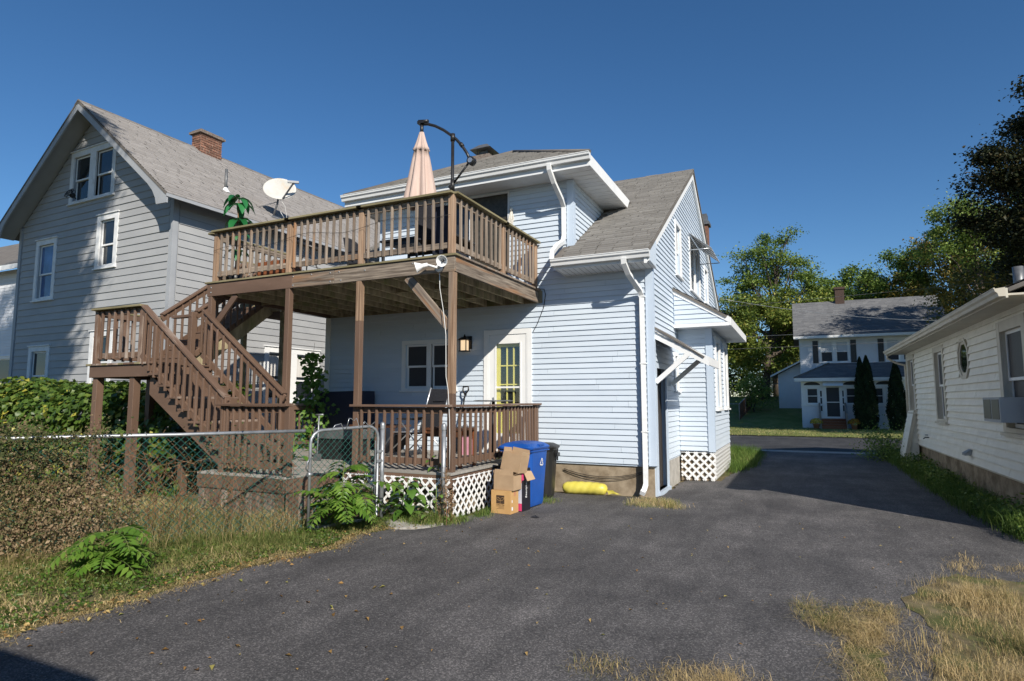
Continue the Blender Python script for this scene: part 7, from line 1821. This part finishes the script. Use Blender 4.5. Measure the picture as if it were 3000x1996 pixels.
keep = (rgp.random(len(XY)) < np.clip(.05 + de * 1.5 + (vnoise(XY, 4, 71) - .5) * .8, 0, 1)) & (rgp.random(len(XY)) < .12 + nz * 1.1)
dry = np.clip(rgp.beta(1.6, 2.0, len(XY)) + .35 * np.exp(-np.clip(de, 0, 9) / .18) + (vnoise(XY, 1.1, 9) - .45) * .9, 0, 1)
blades('verge_grass', XY[keep], H[keep], rgp.uniform(.003, .0065, keep.sum()), LEAF['grass'], lean=1.5, rnd=dry[keep], rg=rgp)
tag(bpy.data.objects['verge_grass'], 'patchy green and dry grass between the fence and the driveway', 'grass', kind='stuff')
back = [(-5.75, 6.1), (-7.5, 3.4), (-9.2, .8), (-13, 2.5), (-13, 7.2), (-11.2, 7.6), (-11.2, 6.3), (-8.3, 6.2), (-6.5, 6.25)]
XY = scatter(back, 36000, rgp); nz = vnoise(XY, 1.6, 5)
blades('yard_grass', XY, .12 + .22 * nz * rgp.uniform(.5, 1.4, len(XY)), rgp.uniform(.004, .008, len(XY)), LEAF['grass'], lean=1.0, rnd=np.clip(rgp.beta(2, 2.2, len(XY)) + (nz - .5) * .4, 0, 1), rg=rgp)
tag(bpy.data.objects['yard_grass'], 'tall green grass in the yard behind the chain link fence', 'grass', kind='stuff')
n = 1500; sx = rgp.uniform(.1, 4.2, n); dd = rgp.normal(size=n) * .28; XYw = np.array([A0.x, A0.y]) + np.array([dF.x, dF.y]) * sx[:, None] + np.array([nF.x, nF.y]) * dd[:, None]
o = blades('dry_stalks', XYw, rgp.uniform(.18, .52, n), .0026, LEAF['straw'], lean=.7, rnd=rgp.uniform(.1, .9, n), rg=rgp); tag(o, 'thin dry seed stalks standing along the chain link fence', 'grass')
# low clover and creeping leaves in the strip
XY = scatter(strip, 16000, rgp); de = edge_x(XY[:, 1]) - XY[:, 0]; nz = vnoise(XY, 3, 17); k = (nz > .42) & (de > .12)
P = np.concatenate([XY[k], (.015 + rgp.random(k.sum()) * .07 * np.clip(de[k], .2, 1))[:, None]], 1)
o = leaves('creeping_weeds', P, rgp.uniform(.02, .045, len(P)), LEAF['hedge'], rnd=rgp.random(len(P)) * .7, rg=rgp, kind='stuff'); tag(o, 'low creeping green weeds along the verge', 'weeds')
# straw edge on the asphalt
n = 9000; yy = rgp.uniform(1.2, 7.0, n); q = vnoise(np.stack([yy, yy * 0], 1), 3.3, 6); xx = edge_x(yy) + rgp.normal(size=n) * (.03 + .11 * q) - .07; k = rgp.random(n) < .15 + q
o = blades('straw_edge', np.stack([xx, yy], 1)[k], rgp.uniform(.008, .035, k.sum()), .0042, LEAF['straw'], lean=3.0, rnd=rgp.uniform(.25, 1, k.sum()), rg=rgp); tag(o, 'dry straw thatch along the ragged asphalt edge', 'straw')
XY = np.stack([xx, yy], 1)[:700] + rgp.normal(size=(700, 2)) * .1; o = leaves('verge_litter', np.concatenate([XY, rgp.uniform(.008, .03, (700, 1))], 1), rgp.uniform(.015, .045, 700), LEAF['fallen'], Nd=np.tile([0, 0, 1.0], (700, 1)) + rgp.normal(size=(700, 3)) * .4, rg=rgp, kind='stuff', fold=.2); tag(o, 'brown leaf litter along the edge of the asphalt', 'leaves')
# --- dry grass patches at the lower right and small tufts in the asphalt
def patch(poly, n, h, mat, label, name, rnd=(.2, 1), lean=.7, w=.006, seed=0, soft=.07, gap=.0):
    XY = scatter(poly, n, rgp) + rgp.normal(size=(n, 2)) * soft; nz = vnoise(XY, 3.1, 30 + seed) * .6 + vnoise(XY, 9.0, 50 + seed) * .4; k = rgp.random(n) < np.clip((nz - gap) * 1.7, 0, 1)
    o = blades(name, XY[k], h * (.2 + nz[k] ** 1.4 * 1.5) * rgp.uniform(.4, 1.5, k.sum()), w * rgp.uniform(.6, 1.3, k.sum()), LEAF[mat], lean=lean, rnd=np.clip(rgp.uniform(*rnd, k.sum()) + (vnoise(XY[k], 1.7, 40) - .5) * .6, 0, 1), rg=rgp)
    return tag(o, label, 'grass', kind='stuff')
patch([(.85, 6.35), (1.15, 6.95), (1.32, 7.2), (1.8, 7.1), (2.3, 7.3), (3.2, 7.4), (3.2, 3.6), (.6, 3.6), (.62, 4.5), (.8, 5.4), (.72, 5.9)], 70000, .095, 'straw', 'tall dry golden grass at the lower right edge of the driveway', 'dry_grass', rnd=(.0, 1), lean=.95, w=.0034, soft=.10, gap=.17)
patch([(.35, 3.6), (.37, 4.5), (.5, 5.1), (.62, 5.75), (.42, 5.95), (.22, 5.55), (.0, 5.75), (-.05, 5.55), (.1, 5.2), (.22, 4.9), (.28, 4.4), (.2, 3.6)], 13000, .06, 'straw', 'flattened dry grass tuft growing through the asphalt', 'dry_tuft', rnd=(0, 1), lean=2.4, w=.0034, seed=2, gap=.2)
patch([(-1.05, 3.5), (-1.0, 3.85), (-.7, 3.95), (-.42, 4.15), (-.3, 3.9), (-.1, 3.9), (-.1, 3.4)], 6000, .07, 'straw', 'dry grass tuft at the bottom edge of the driveway', 'dry_tuft', lean=1.8, w=.0034, seed=3, gap=.2)
patch([(-1.35, 3.75), (-1.25, 3.95), (-1.05, 3.9), (-1.1, 3.7)], 260, .05, 'straw', 'tiny straw tuft low in the middle of the driveway', 'dry_tuft', lean=1.6, w=.004, seed=4)
patch([(1.35, 7.7), (1.42, 8.1), (1.56, 8.15), (1.5, 7.3), (1.35, 7.2)], 700, .07, 'straw', 'narrow dry tuft in a crack beyond the golden grass', 'dry_tuft', lean=1.0, w=.0045, seed=5, gap=.15)
patch([(1.62, 7.55), (2.4, 7.95), (2.6, 8.25), (2.9, 8.1), (2.2, 7.4)], 1800, .06, 'straw', 'thin dry grass along the far rim of the golden patch', 'dry_tuft', lean=1.6, w=.004, seed=6, gap=.3)
patch([(-2.55, 9.72), (-2.5, 10.35), (-2.05, 10.45), (-1.7, 9.85), (-1.75, 9.68), (-2.1, 9.62)], 2600, .085, 'grass', 'green and straw tuft at the foot of the downspout', 'weed_tuft', rnd=(0, .85), lean=1.1, w=.005, seed=7)
patch([(-1.45, 14.4), (-1.05, 16.8), (-1.1, 18.5), (-1.0, 20.6), (-2.3, 21.6), (-2.3, 16.6), (-1.55, 16.5)], 12000, .22, 'grass_green', 'bright green grass strip beyond the bay along the driveway', 'grass_strip', rnd=(0, .8), lean=.7, w=.010, seed=8)
patch([(-4.45, 7.35), (-4.3, 8.0), (-4.22, 8.15), (-4.12, 8.05), (-4.25, 7.3), (-4.6, 6.9), (-5.3, 7.25), (-5.3, 7.43), (-4.5, 7.42)], 3600, .12, 'grass_green', 'green weeds at the foot of the white lattice', 'lattice_weeds', rnd=(0, .95), lean=.9, w=.006, seed=9)
patch([(-4.25, 9.45), (-4.2, 9.8), (-3.75, 9.75), (-3.6, 9.35), (-3.75, 9.3)], 700, .11, 'grass_green', 'small grass tuft between the two bins', 'weed_tuft', rnd=(0, .9), lean=.9, w=.005, seed=10)
patch([(-160, 31.4), (160, 31.4), (160, 31.9), (-160, 31.9)], 100, .06, 'grass_green', 'grass at the far kerb of the street', 'kerb_grass', seed=11)
patch([(-6, 31.5), (9, 31.5), (9, 41), (-6, 42)], 24000, .075, 'grass', 'lawn blades in front of the white house', 'lawn_grass', rnd=(0, .75), w=.022, seed=12)
# weeds along the cream house
wd = [(2.18, 22), (2.2, 18), (2.16, 14), (2.2, 11), (2.34, 9.2), (2.8, 8.3), (3.6, 8.2), (2.78, 9.5), (2.75, 19.4), (2.8, 22)]
patch(wd, 16000, .26, 'grass_green', 'shaded weeds along the foot of the cream house', 'foundation_weeds', rnd=(0, .75), lean=.8, w=.008, seed=13)
XY = scatter(wd, 5200, rgp); nz = vnoise(XY, 1.4, 61); P = np.concatenate([XY, (rgp.random(len(XY)) * (.08 + .42 * nz))[:, None]], 1)
o = leaves('broadleaf_weeds', P, rgp.uniform(.03, .085, len(P)), LEAF['airy'], rg=rgp, kind='stuff'); tag(o, 'leafy weeds growing along the cream house foundation', 'weeds')
q = rgp.normal(size=(1600, 3)) * np.array([.28, .55, .28]) + np.array([2.15, 20.3, .35]); q[:, 2] = np.abs(q[:, 2])
t = thing('corner_shrub', 'small dark shrub at the far corner of the cream house', 'shrub', (2.2, 20.3, 0)); leaves('foliage', q, .07, LEAF['airy'], t, rg=rgp); m = MB(); [m.tube([(2.2, 20.3, 0), (2.15 + .2 * math.cos(a), 20.3 + .4 * math.sin(a), .6)], [.012, .005], 5) for a in range(6)]; m.build('stems', G['bark'], t)

# --- dried vine on the fence
n = 95000; s = rgp.uniform(.0, 3.6, n); z = rgp.uniform(.0, 1.0, n)
cov = np.clip((s - 1.78 - .5 * (vnoise(np.stack([z * 1.3, s * 0], 1), 3, 2) - .5)) / .75, 0, 1)
nzv = vnoise(np.stack([s, z * 1.3], 1), 5.5, 8)
k = (rgp.random(n) < cov * (.35 + .9 * nzv)) | (rgp.random(n) < .012 * (nzv > .5))
s, z, nzv = s[k], z[k], nzv[k]; zz = .02 + z * (HF + .05) + np.where(z > .86, rgp.exponential(.055, len(z)) * (nzv > .45), 0)
thk = .03 + .17 * vnoise(np.stack([s, zz], 1), 2.5, 12)
dd = rgp.normal(size=len(s)) * thk
P = np.array(A0)[None] + np.array(dF)[None] * s[:, None] + np.array(nF)[None] * dd[:, None]; P[:, 2] = zz
vn = thing('fence_vine', 'half dead brown vine covering the left end of the chain link fence', 'vine', A0 + dF * 3)
leaves('leaves', P, rgp.uniform(.014, .03, len(P)) * rgp.choice([.8, 1.0, 1.9], len(P), p=[.4, .4, .2]), LEAF['dried'], vn, Nd=rgp.normal(size=(len(P), 3)) + np.array([.9, -.6, .4]), rnd=np.clip(rgp.beta(1.5, 1.8, len(P)) + (vnoise(np.stack([s, zz], 1), 1.8, 77) - .55) * .9 - .25 * np.clip((zz - 1.0) / .25, 0, 1), 0, 1), rg=rgp)
m = MB(); r5 = random.Random(12)
for i in range(150):
    s0 = 1.35 + (LF - 1.35) * r5.random(); zz0 = r5.uniform(0, .4); d0 = r5.uniform(-.06, .1); pts = []
    for k_ in range(6): pts.append(P_(s0 + r5.uniform(-.12, .12) * k_ * .5, min(1.32, zz0 + k_ * r5.uniform(.1, .2)), d0 + r5.uniform(-.04, .04)))
    m.tube(pts, .0028, 3, cap=False)
for i in range(40):
    s0 = .15 + 1.5 * r5.random(); zz0 = r5.uniform(0, .3); pts = []
    for k_ in range(6): pts.append(P_(s0 + r5.uniform(-.05, .05) * k_, min(1.3, zz0 + k_ * r5.uniform(.06, .2)), r5.uniform(-.02, .03)))
    m.tube(pts, .0022, 3, cap=False)
m.build('stems', G['stem_brown'], vn)
n = 2600; s = rgp.uniform(.1, 1.7, n); st_ = np.floor(s * 5) / 5 + .1 + rgp.normal(size=n) * .035; z = rgp.random(n) ** 1.3 * 1.2; k = rgp.random(n) < .75 * (vnoise(np.stack([st_ * 5, st_ * 0], 1), 1.1, 5) > .4)
P = np.array(A0)[None] + np.array(dF)[None] * st_[k][:, None] + np.array(nF)[None] * (rgp.normal(size=k.sum()) * .03)[:, None]; P[:, 2] = z[k]
leaves('stray_leaves', P, rgp.uniform(.018, .035, len(P)), LEAF['dried'], vn, rnd=rgp.random(len(P)) * .8, rg=rgp)

# --- green vine hedge behind the fence
hv = thing('vine_hedge', 'dense bank of green and yellowing vine leaves below the grey house', 'hedge', (-14.5, 8.2, 0))
n = 15000; x = rgp.uniform(-21, -9.9, n); th = rgp.uniform(-.15, 2.2, n)
top = 1.92 + .28 * (vnoise(np.stack([x, x * 0], 1), .9, 3) - .5) + .15 * (vnoise(np.stack([x, x * 0], 1), 3, 4) - .5)
top = np.where(x > -11.0, top * .96, top)
dep = .55 + .3 * vnoise(np.stack([x, th], 1), 1.6, 6); rr = rgp.uniform(.86, 1.04, n)
z = np.clip(top * np.clip(np.sin(np.clip(th, 0, 1.5708)) ** .6, 0, 1), 0, 3) * rr * np.where(th < .15, rgp.random(n), 1) + .0
y = 8.15 - (dep + .35) * np.cos(th) * rr
bump = vnoise(np.stack([x * 2.1, z * 2.1], 1), 1.0, 15); y -= (bump - .5) * .35; z += (bump - .5) * .12
P = np.stack([x, y, z], 1)
Nd = np.stack([rgp.normal(size=n) * .5, -np.cos(th) - .2, np.sin(th) + .3], 1) + rgp.normal(size=(n, 3)) * .45
leaves('leaves', P, rgp.uniform(.08, .155, n), LEAF['hedge'], hv, Nd=Nd, asp=.95, rnd=np.clip(rgp.beta(2, 2.6, n) + (vnoise(P[:, [0, 2]], 1.3, 90) - .5) * .5 + .18 * (rgp.random(n) < .12), 0, 1), rg=rgp, fold=.08)
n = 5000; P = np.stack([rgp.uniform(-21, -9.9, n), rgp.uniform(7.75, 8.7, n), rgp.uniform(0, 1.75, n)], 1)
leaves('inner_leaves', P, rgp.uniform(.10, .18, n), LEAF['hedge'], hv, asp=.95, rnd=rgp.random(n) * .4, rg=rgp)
m = MB()
for i in range(60):
    x0 = r5.uniform(-20, -10); m.tube([(x0, 8.3, 0), (x0 + r5.uniform(-.3, .3), 8.1, .8), (x0 + r5.uniform(-.5, .5), 7.8, 1.6)], [.014, .009, .004], 4, cap=False)
m.build('stems', G['bark'], hv)

# --- seedlings with feathered leaves
def frond(parent, base, direction, length, nleaf, lsize, droop, mat, seed):
    r = random.Random(seed); d = Vector(direction).normalized(); up = Vector((0, 0, 1)); p = Vector(base); cur = (d + up * .9).normalized(); pts = [p.copy()]
    V, F, rn = [], [], []
    seg = nleaf
    side = d.cross(up).normalized()
    for i in range(seg):
        cur = (cur - up * (droop / seg)).normalized(); p = p + cur * (length / seg); pts.append(p.copy())
        f = (i + 1) / seg
        if f < .18: continue
        L = lsize * math.sin(math.pi * min(.93, .22 + .72 * f)) ** .7
        nrm = side.cross(cur)
        for s in (-1, 1):
            ld = (side * s * .9 + cur * .38 - up * r.uniform(.05, .3)).normalized(); wv = ld.cross(nrm).normalized(); w = L * r.uniform(.17, .24)
            b0 = len(V); q0 = p + ld * .006
            V += [tuple(q0), tuple(q0 + ld * L * .35 + wv * w + nrm * .004), tuple(q0 + ld * L * .35 - wv * w + nrm * .004), tuple(q0 + ld * L * .35 - nrm * w * .25), tuple(q0 + ld * L - up * L * .12)]
            F += [(b0, b0 + 3, b0 + 1), (b0, b0 + 2, b0 + 3), (b0 + 1, b0 + 3, b0 + 4), (b0 + 3, b0 + 2, b0 + 4)]; q = r.random(); rn += [q] * 4
    fr = fast_obj('frond', np.array(V), np.array(F), 3, mat, parent, np.array(rn))
    MB().tube(pts, [.005] + [.0025] * (len(pts) - 1), 4, cap=False).build('stalk', G['stem_green'], fr)
def seedling(label, base, stems, seed, nf=12, L=.55, ls=.15, mat='sumac'):
    r = random.Random(seed); t = thing('sumac_seedling', label, 'plant', base)
    for (dx, dy, h) in stems:
        top = Vector(base) + Vector((dx, dy, h)); mid = Vector(base) + Vector((dx * .4, dy * .4, h * .55))
        MB().tube([base, mid, top], [.010, .008, .004], 6).build('stem', G['stem_green'], t)
        for k in range(nf):
            f = .35 + .65 * k / nf; p = mid.lerp(top, max(0, (f - .5) * 2)) if f > .5 else Vector(base).lerp(mid, f * 2)
            a = k * 2.4 + r.uniform(-.4, .4)
            frond(t, p, (math.cos(a), math.sin(a), r.uniform(-.2, .35)), L * r.uniform(.6, 1.15), r.choice((7, 8, 9, 10)), ls * r.uniform(.8, 1.2), r.uniform(1.0, 2.4), LEAF[mat], seed * 100 + k)
seedling('feathery bright green seedling growing in front of the brown fence vine', (-6.05, 3.78, 0), [(.02, .05, .42), (-.16, .02, .30), (.12, -.08, .24)], 3, nf=9, L=.48, ls=.15)
seedling('tall feathery green seedling growing through the open gate', (-5.42, 6.30, 0), [(.0, .1, .85), (.20, .32, .60), (-.10, -.14, .48), (.14, -.05, .35)], 5, nf=10, L=.56, ls=.17)
# broad leaved weed by the lattice
def broadweed(label, base, h, n, L, seed, mat='broad', spread=.5):
    r = random.Random(seed); t = thing('broadleaf_weed', label, 'plant', base); b = Vector(base)
    MB().tube([b, b + Vector((.02, -.02, h * .6)), b + Vector((.0, .02, h))], [.012, .009, .005], 6).build('stem', G['stem_green'], t)
    for k in range(n):
        a = k * 2.4 + r.uniform(-.3, .3); z = h * (.15 + .85 * k / n); v, f = [], []
        blade_leaf(v, f, b + Vector((0, 0, z)) + Vector((math.cos(a), math.sin(a), 0)) * r.uniform(.03, spread * .35), (math.cos(a), math.sin(a), .1), L * r.uniform(.7, 1.1) * (1.15 - .5 * k / n), L * .55, r.uniform(1.2, 2.2), segs=4)
        fast_obj('leaf', np.array(v), np.array(f), 4, LEAF[mat], t, np.repeat(r.random(), len(f)), smooth=True)
broadweed('broad leaved green weed between the gate post and white lattice', (-5.0, 7.22, 0), .58, 26, .26, 7)
broadweed('small green weed growing through the porch boards behind the lone post', (-4.75, 7.62, .6), .34, 14, .13, 9)
broadweed('leafy weed at the lone fence post foot', (-4.52, 7.2, 0), .50, 18, .13, 10)
broadweed('large leaved vine growing at the porch edge behind the gate', (-7.9, 8.0, .6), .55, 14, .24, 11)
# climbing vine at the blue house corner
cv_ = thing('climbing_vine', 'leafy vine climbing the left corner of the blue house', 'vine', (-9.5, 10.1, .6))
n = 620; z = rgp.uniform(.6, 3.0, n); w = np.where(z < 1.9, .30, .10) * rgp.normal(size=n); k = (z < 1.75) | (vnoise(np.stack([z * 4, z * 0], 1), 1.2, 44) > .55)
P = np.stack([-9.40 + w, 10.0 + rgp.normal(size=n) * .12, z], 1)[k]
leaves('leaves', P, rgp.uniform(.07, .14, len(P)), LEAF['broad'], cv_, asp=.8, rg=rgp, Nd=np.array([.5, -.8, .4]) + rgp.normal(size=(len(P), 3)) * .5)
MB().tube([(-9.42, 10.0, .6), (-9.36, 10.02, 1.5), (-9.44, 10.0, 2.2), (-9.38, 10.0, 2.9)], [.01, .008, .006, .003], 5).build('stem', G['stem_brown'], cv_)
# dried flower stalks by the lone post
dsk = thing('dried_weed', 'pale dried flower stalks around the lone fence post', 'plant', (-4.42, 7.2, 0))
m = MB(); Pd = []
for i in range(16):
    x0, y0 = -4.42 + r5.uniform(-.12, .14), 7.22 + r5.uniform(-.12, .1); h = r5.uniform(.3, .78); x1, y1 = x0 + r5.uniform(-.1, .1), y0 + r5.uniform(-.1, .1)
    m.tube([(x0, y0, 0), ((x0 + x1) / 2, (y0 + y1) / 2, h * .6), (x1, y1, h)], .0028, 4, cap=False)
    for k_ in range(26): f = r5.uniform(.45, 1.0); Pd.append((x0 + (x1 - x0) * f + r5.gauss(0, .022), y0 + (y1 - y0) * f + r5.gauss(0, .022), h * f + r5.gauss(0, .02)))
m.build('stalks', G['stem_brown'], dsk); leaves('seed_heads', np.array(Pd), .03, LEAF['dried'], dsk, rnd=rgp.uniform(.6, 1, len(Pd)), rg=rgp, kind='stuff')

# --- fallen leaves and grit on the asphalt
def scat_leaves(poly, n, size, name, label, mat='fallen'):
    XY = scatter(poly, n, rgp); P = np.concatenate([XY, np.full((n, 1), .012)], 1)
    Nd = np.tile([0, 0, 1.0], (n, 1)) + rgp.normal(size=(n, 3)) * .3
    o = leaves(name, P, rgp.uniform(*size, n), LEAF[mat], Nd=Nd, rg=rgp, kind='stuff', fold=.18, asp=.55); return tag(o, label, 'leaves')
scat_leaves([(-5.0, 2.3), (-4.9, 5), (-4.3, 7.5), (-2.5, 9.5), (-1.0, 11), (2.0, 9.5), (.8, 6), (-.5, 4.2), (-1.5, 3.5), (-3, 2.6)], 120, (.016, .042), 'fallen_leaves', 'scattered small brown and yellow fallen leaves on the driveway')
scat_leaves([(-4.9, 2.4), (-4.95, 4.2), (-3.6, 4.8), (-2.6, 3.9), (-2.4, 3.0), (-3.6, 2.6)], 42, (.025, .065), 'fallen_leaves', 'larger fallen leaves lying in the left foreground of the driveway')
XY = scatter([(-5, 2.3), (-4.3, 10.3), (-2, 10.4), (1.8, 10), (.9, 5), (-1, 3.7)], 700, rgp); o = leaves('grit', np.concatenate([XY, np.full((700, 1), .006)], 1), rgp.uniform(.005, .013, 700), G['concrete'], Nd=np.tile([0, 0, 1.0], (700, 1)), rg=rgp, kind='stuff'); tag(o, 'pale grit scattered over the asphalt', 'grit')

# ================================================================== TREES
tree('broadleaf_tree', 'dense olive green tree behind the street left of the white house', (-2.4, 53, 1.8), [(-2.6, 53, 6.5, 3.6, 3.0, 3.3), (.3, 54, 8.0, 3.0, 2.6, 2.6), (-4.2, 52, 8.3, 2.0, 2.2, 2.2), (2.3, 55, 8.4, 2.2, 2.2, 2.4)], LEAF['green'], 34000, .22, .38, 150, 1.0, 101, group='trees across the street')
tree('locust_tree', 'tall airy tree with spreading layered branches above the olive tree', (-1.6, 58, 2), [(-2.6, 58, 13.0, 2.4, 2, 3.0), (-.6, 58, 14.6, 2.6, 2, 2.2), (1.2, 58, 12.4, 2.2, 2, 2.0), (-4.0, 58, 11.3, 2.0, 2, 1.8), (2.4, 58, 10.6, 2.2, 2, 1.4)], LEAF['airy'], 14500, .21, .30, 85, 1.05, 102, group='trees across the street', flat=.42, limbs=34, shell=.1, fork=.3)
tree('roadside_tree', 'dark green tree behind the chimney of the white house', (6.0, 60, 2), [(5.2, 60, 10.2, 2.7, 2.4, 2.7), (8.0, 61, 11.6, 3.0, 2.5, 2.9), (3.4, 60, 7.8, 1.6, 2, 2.2)], LEAF['airy'], 26000, .22, .35, 110, 1.0, 103, group='trees across the street')
tree('autumn_tree', 'brownish green tree rising over the right end of the white house roof', (11, 58, 2), [(10.4, 58, 11.6, 3.0, 2.6, 3.2), (13.5, 58, 13.2, 3.2, 2.6, 3.4), (15.5, 57, 9, 3, 2.5, 3.6), (9.6, 58, 8.6, 2.6, 2.2, 2.4)], LEAF['autumn'], 34000, .22, .4, 130, 1.0, 104, group='trees across the street')
tree('pale_tree', 'light green tree top between the dark maple and the autumn tree', (12.5, 52, 1), [(11.2, 52, 14.0, 2.1, 2, 1.9), (12.6, 52, 12.6, 2.2, 2, 2.2), (9.6, 52, 12.6, 1.3, 1.3, 1.0)], LEAF['pale'], 11500, .20, .3, 70, .85, 105, group='trees across the street')
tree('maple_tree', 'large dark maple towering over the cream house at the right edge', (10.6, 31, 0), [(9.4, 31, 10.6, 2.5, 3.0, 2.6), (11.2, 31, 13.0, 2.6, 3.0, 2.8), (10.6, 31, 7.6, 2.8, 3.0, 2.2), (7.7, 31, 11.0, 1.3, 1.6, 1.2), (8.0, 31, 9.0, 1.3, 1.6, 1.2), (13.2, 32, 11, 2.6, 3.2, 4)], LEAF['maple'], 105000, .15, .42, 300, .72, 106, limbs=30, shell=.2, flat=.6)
tree('street_tree', 'tall dark green tree beyond the cream house whose shade dapples the white house', (14.0, 36.0, 0), [(12.8, 36.5, 13.0, 3.0, 2.8, 2.6), (14.2, 36.2, 9.6, 3.2, 2.8, 2.6), (11.2, 37.0, 11.6, 1.4, 1.8, 1.6), (15.4, 36, 14.0, 3.2, 2.8, 2.4)], LEAF['green'], 24000, .17, .36, 150, .55, 112, limbs=16, shell=.25, group='trees across the street')
tree('understory_tree', 'mottled olive tree below the dark maple behind the cream roof', (10.5, 38, 0), [(9.0, 39, 6.8, 2.6, 2.2, 2.2), (11.5, 38, 7.2, 3, 2.4, 2.8)], LEAF['autumn'], 15000, .17, .25, 80, .85, 107, group='trees across the street')
tree('young_tree', 'small leafy sapling beside the yard fence across the street', (-2.85, 47, .8), [(-2.9, 47, 2.6, .9, .8, 1.0), (-2.3, 47, 2.0, .7, .6, .7), (-3.5, 47, 2.0, .7, .6, .7)], LEAF['pale'], 3400, .13, .06, 34, .5, 108, limbs=8)
tree('far_tree', 'darker tree at the back of the lawn beyond the blue bay', (-6, 60, 2), [(-5.5, 60, 6, 3.4, 2.5, 3.6), (-9.0, 61, 6, 3.2, 2.5, 3.4), (-1.5, 60, 5.2, 2.6, 2, 2.4)], LEAF['green'], 15000, .26, .35, 90, 1.1, 109, group='trees across the street')
# the tree behind the viewpoint whose shade dapples the grey gable
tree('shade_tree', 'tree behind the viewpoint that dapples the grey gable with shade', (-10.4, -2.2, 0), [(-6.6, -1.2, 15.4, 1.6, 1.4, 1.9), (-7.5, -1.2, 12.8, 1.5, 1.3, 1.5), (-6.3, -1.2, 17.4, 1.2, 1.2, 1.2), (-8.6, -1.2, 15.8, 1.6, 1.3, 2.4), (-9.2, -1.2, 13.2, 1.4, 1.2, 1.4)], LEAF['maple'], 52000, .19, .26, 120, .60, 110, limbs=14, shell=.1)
tree('shade_tree', 'second tree behind the viewpoint shading the neighbour house', (-16.5, 0, 0), [(-15, 1.2, 16, 2.4, 2.0, 3.0), (-17, 1.2, 14, 2, 2, 2.5)], LEAF['green'], 14000, .18, .3, 70, .7, 111, limbs=10, shell=.2)
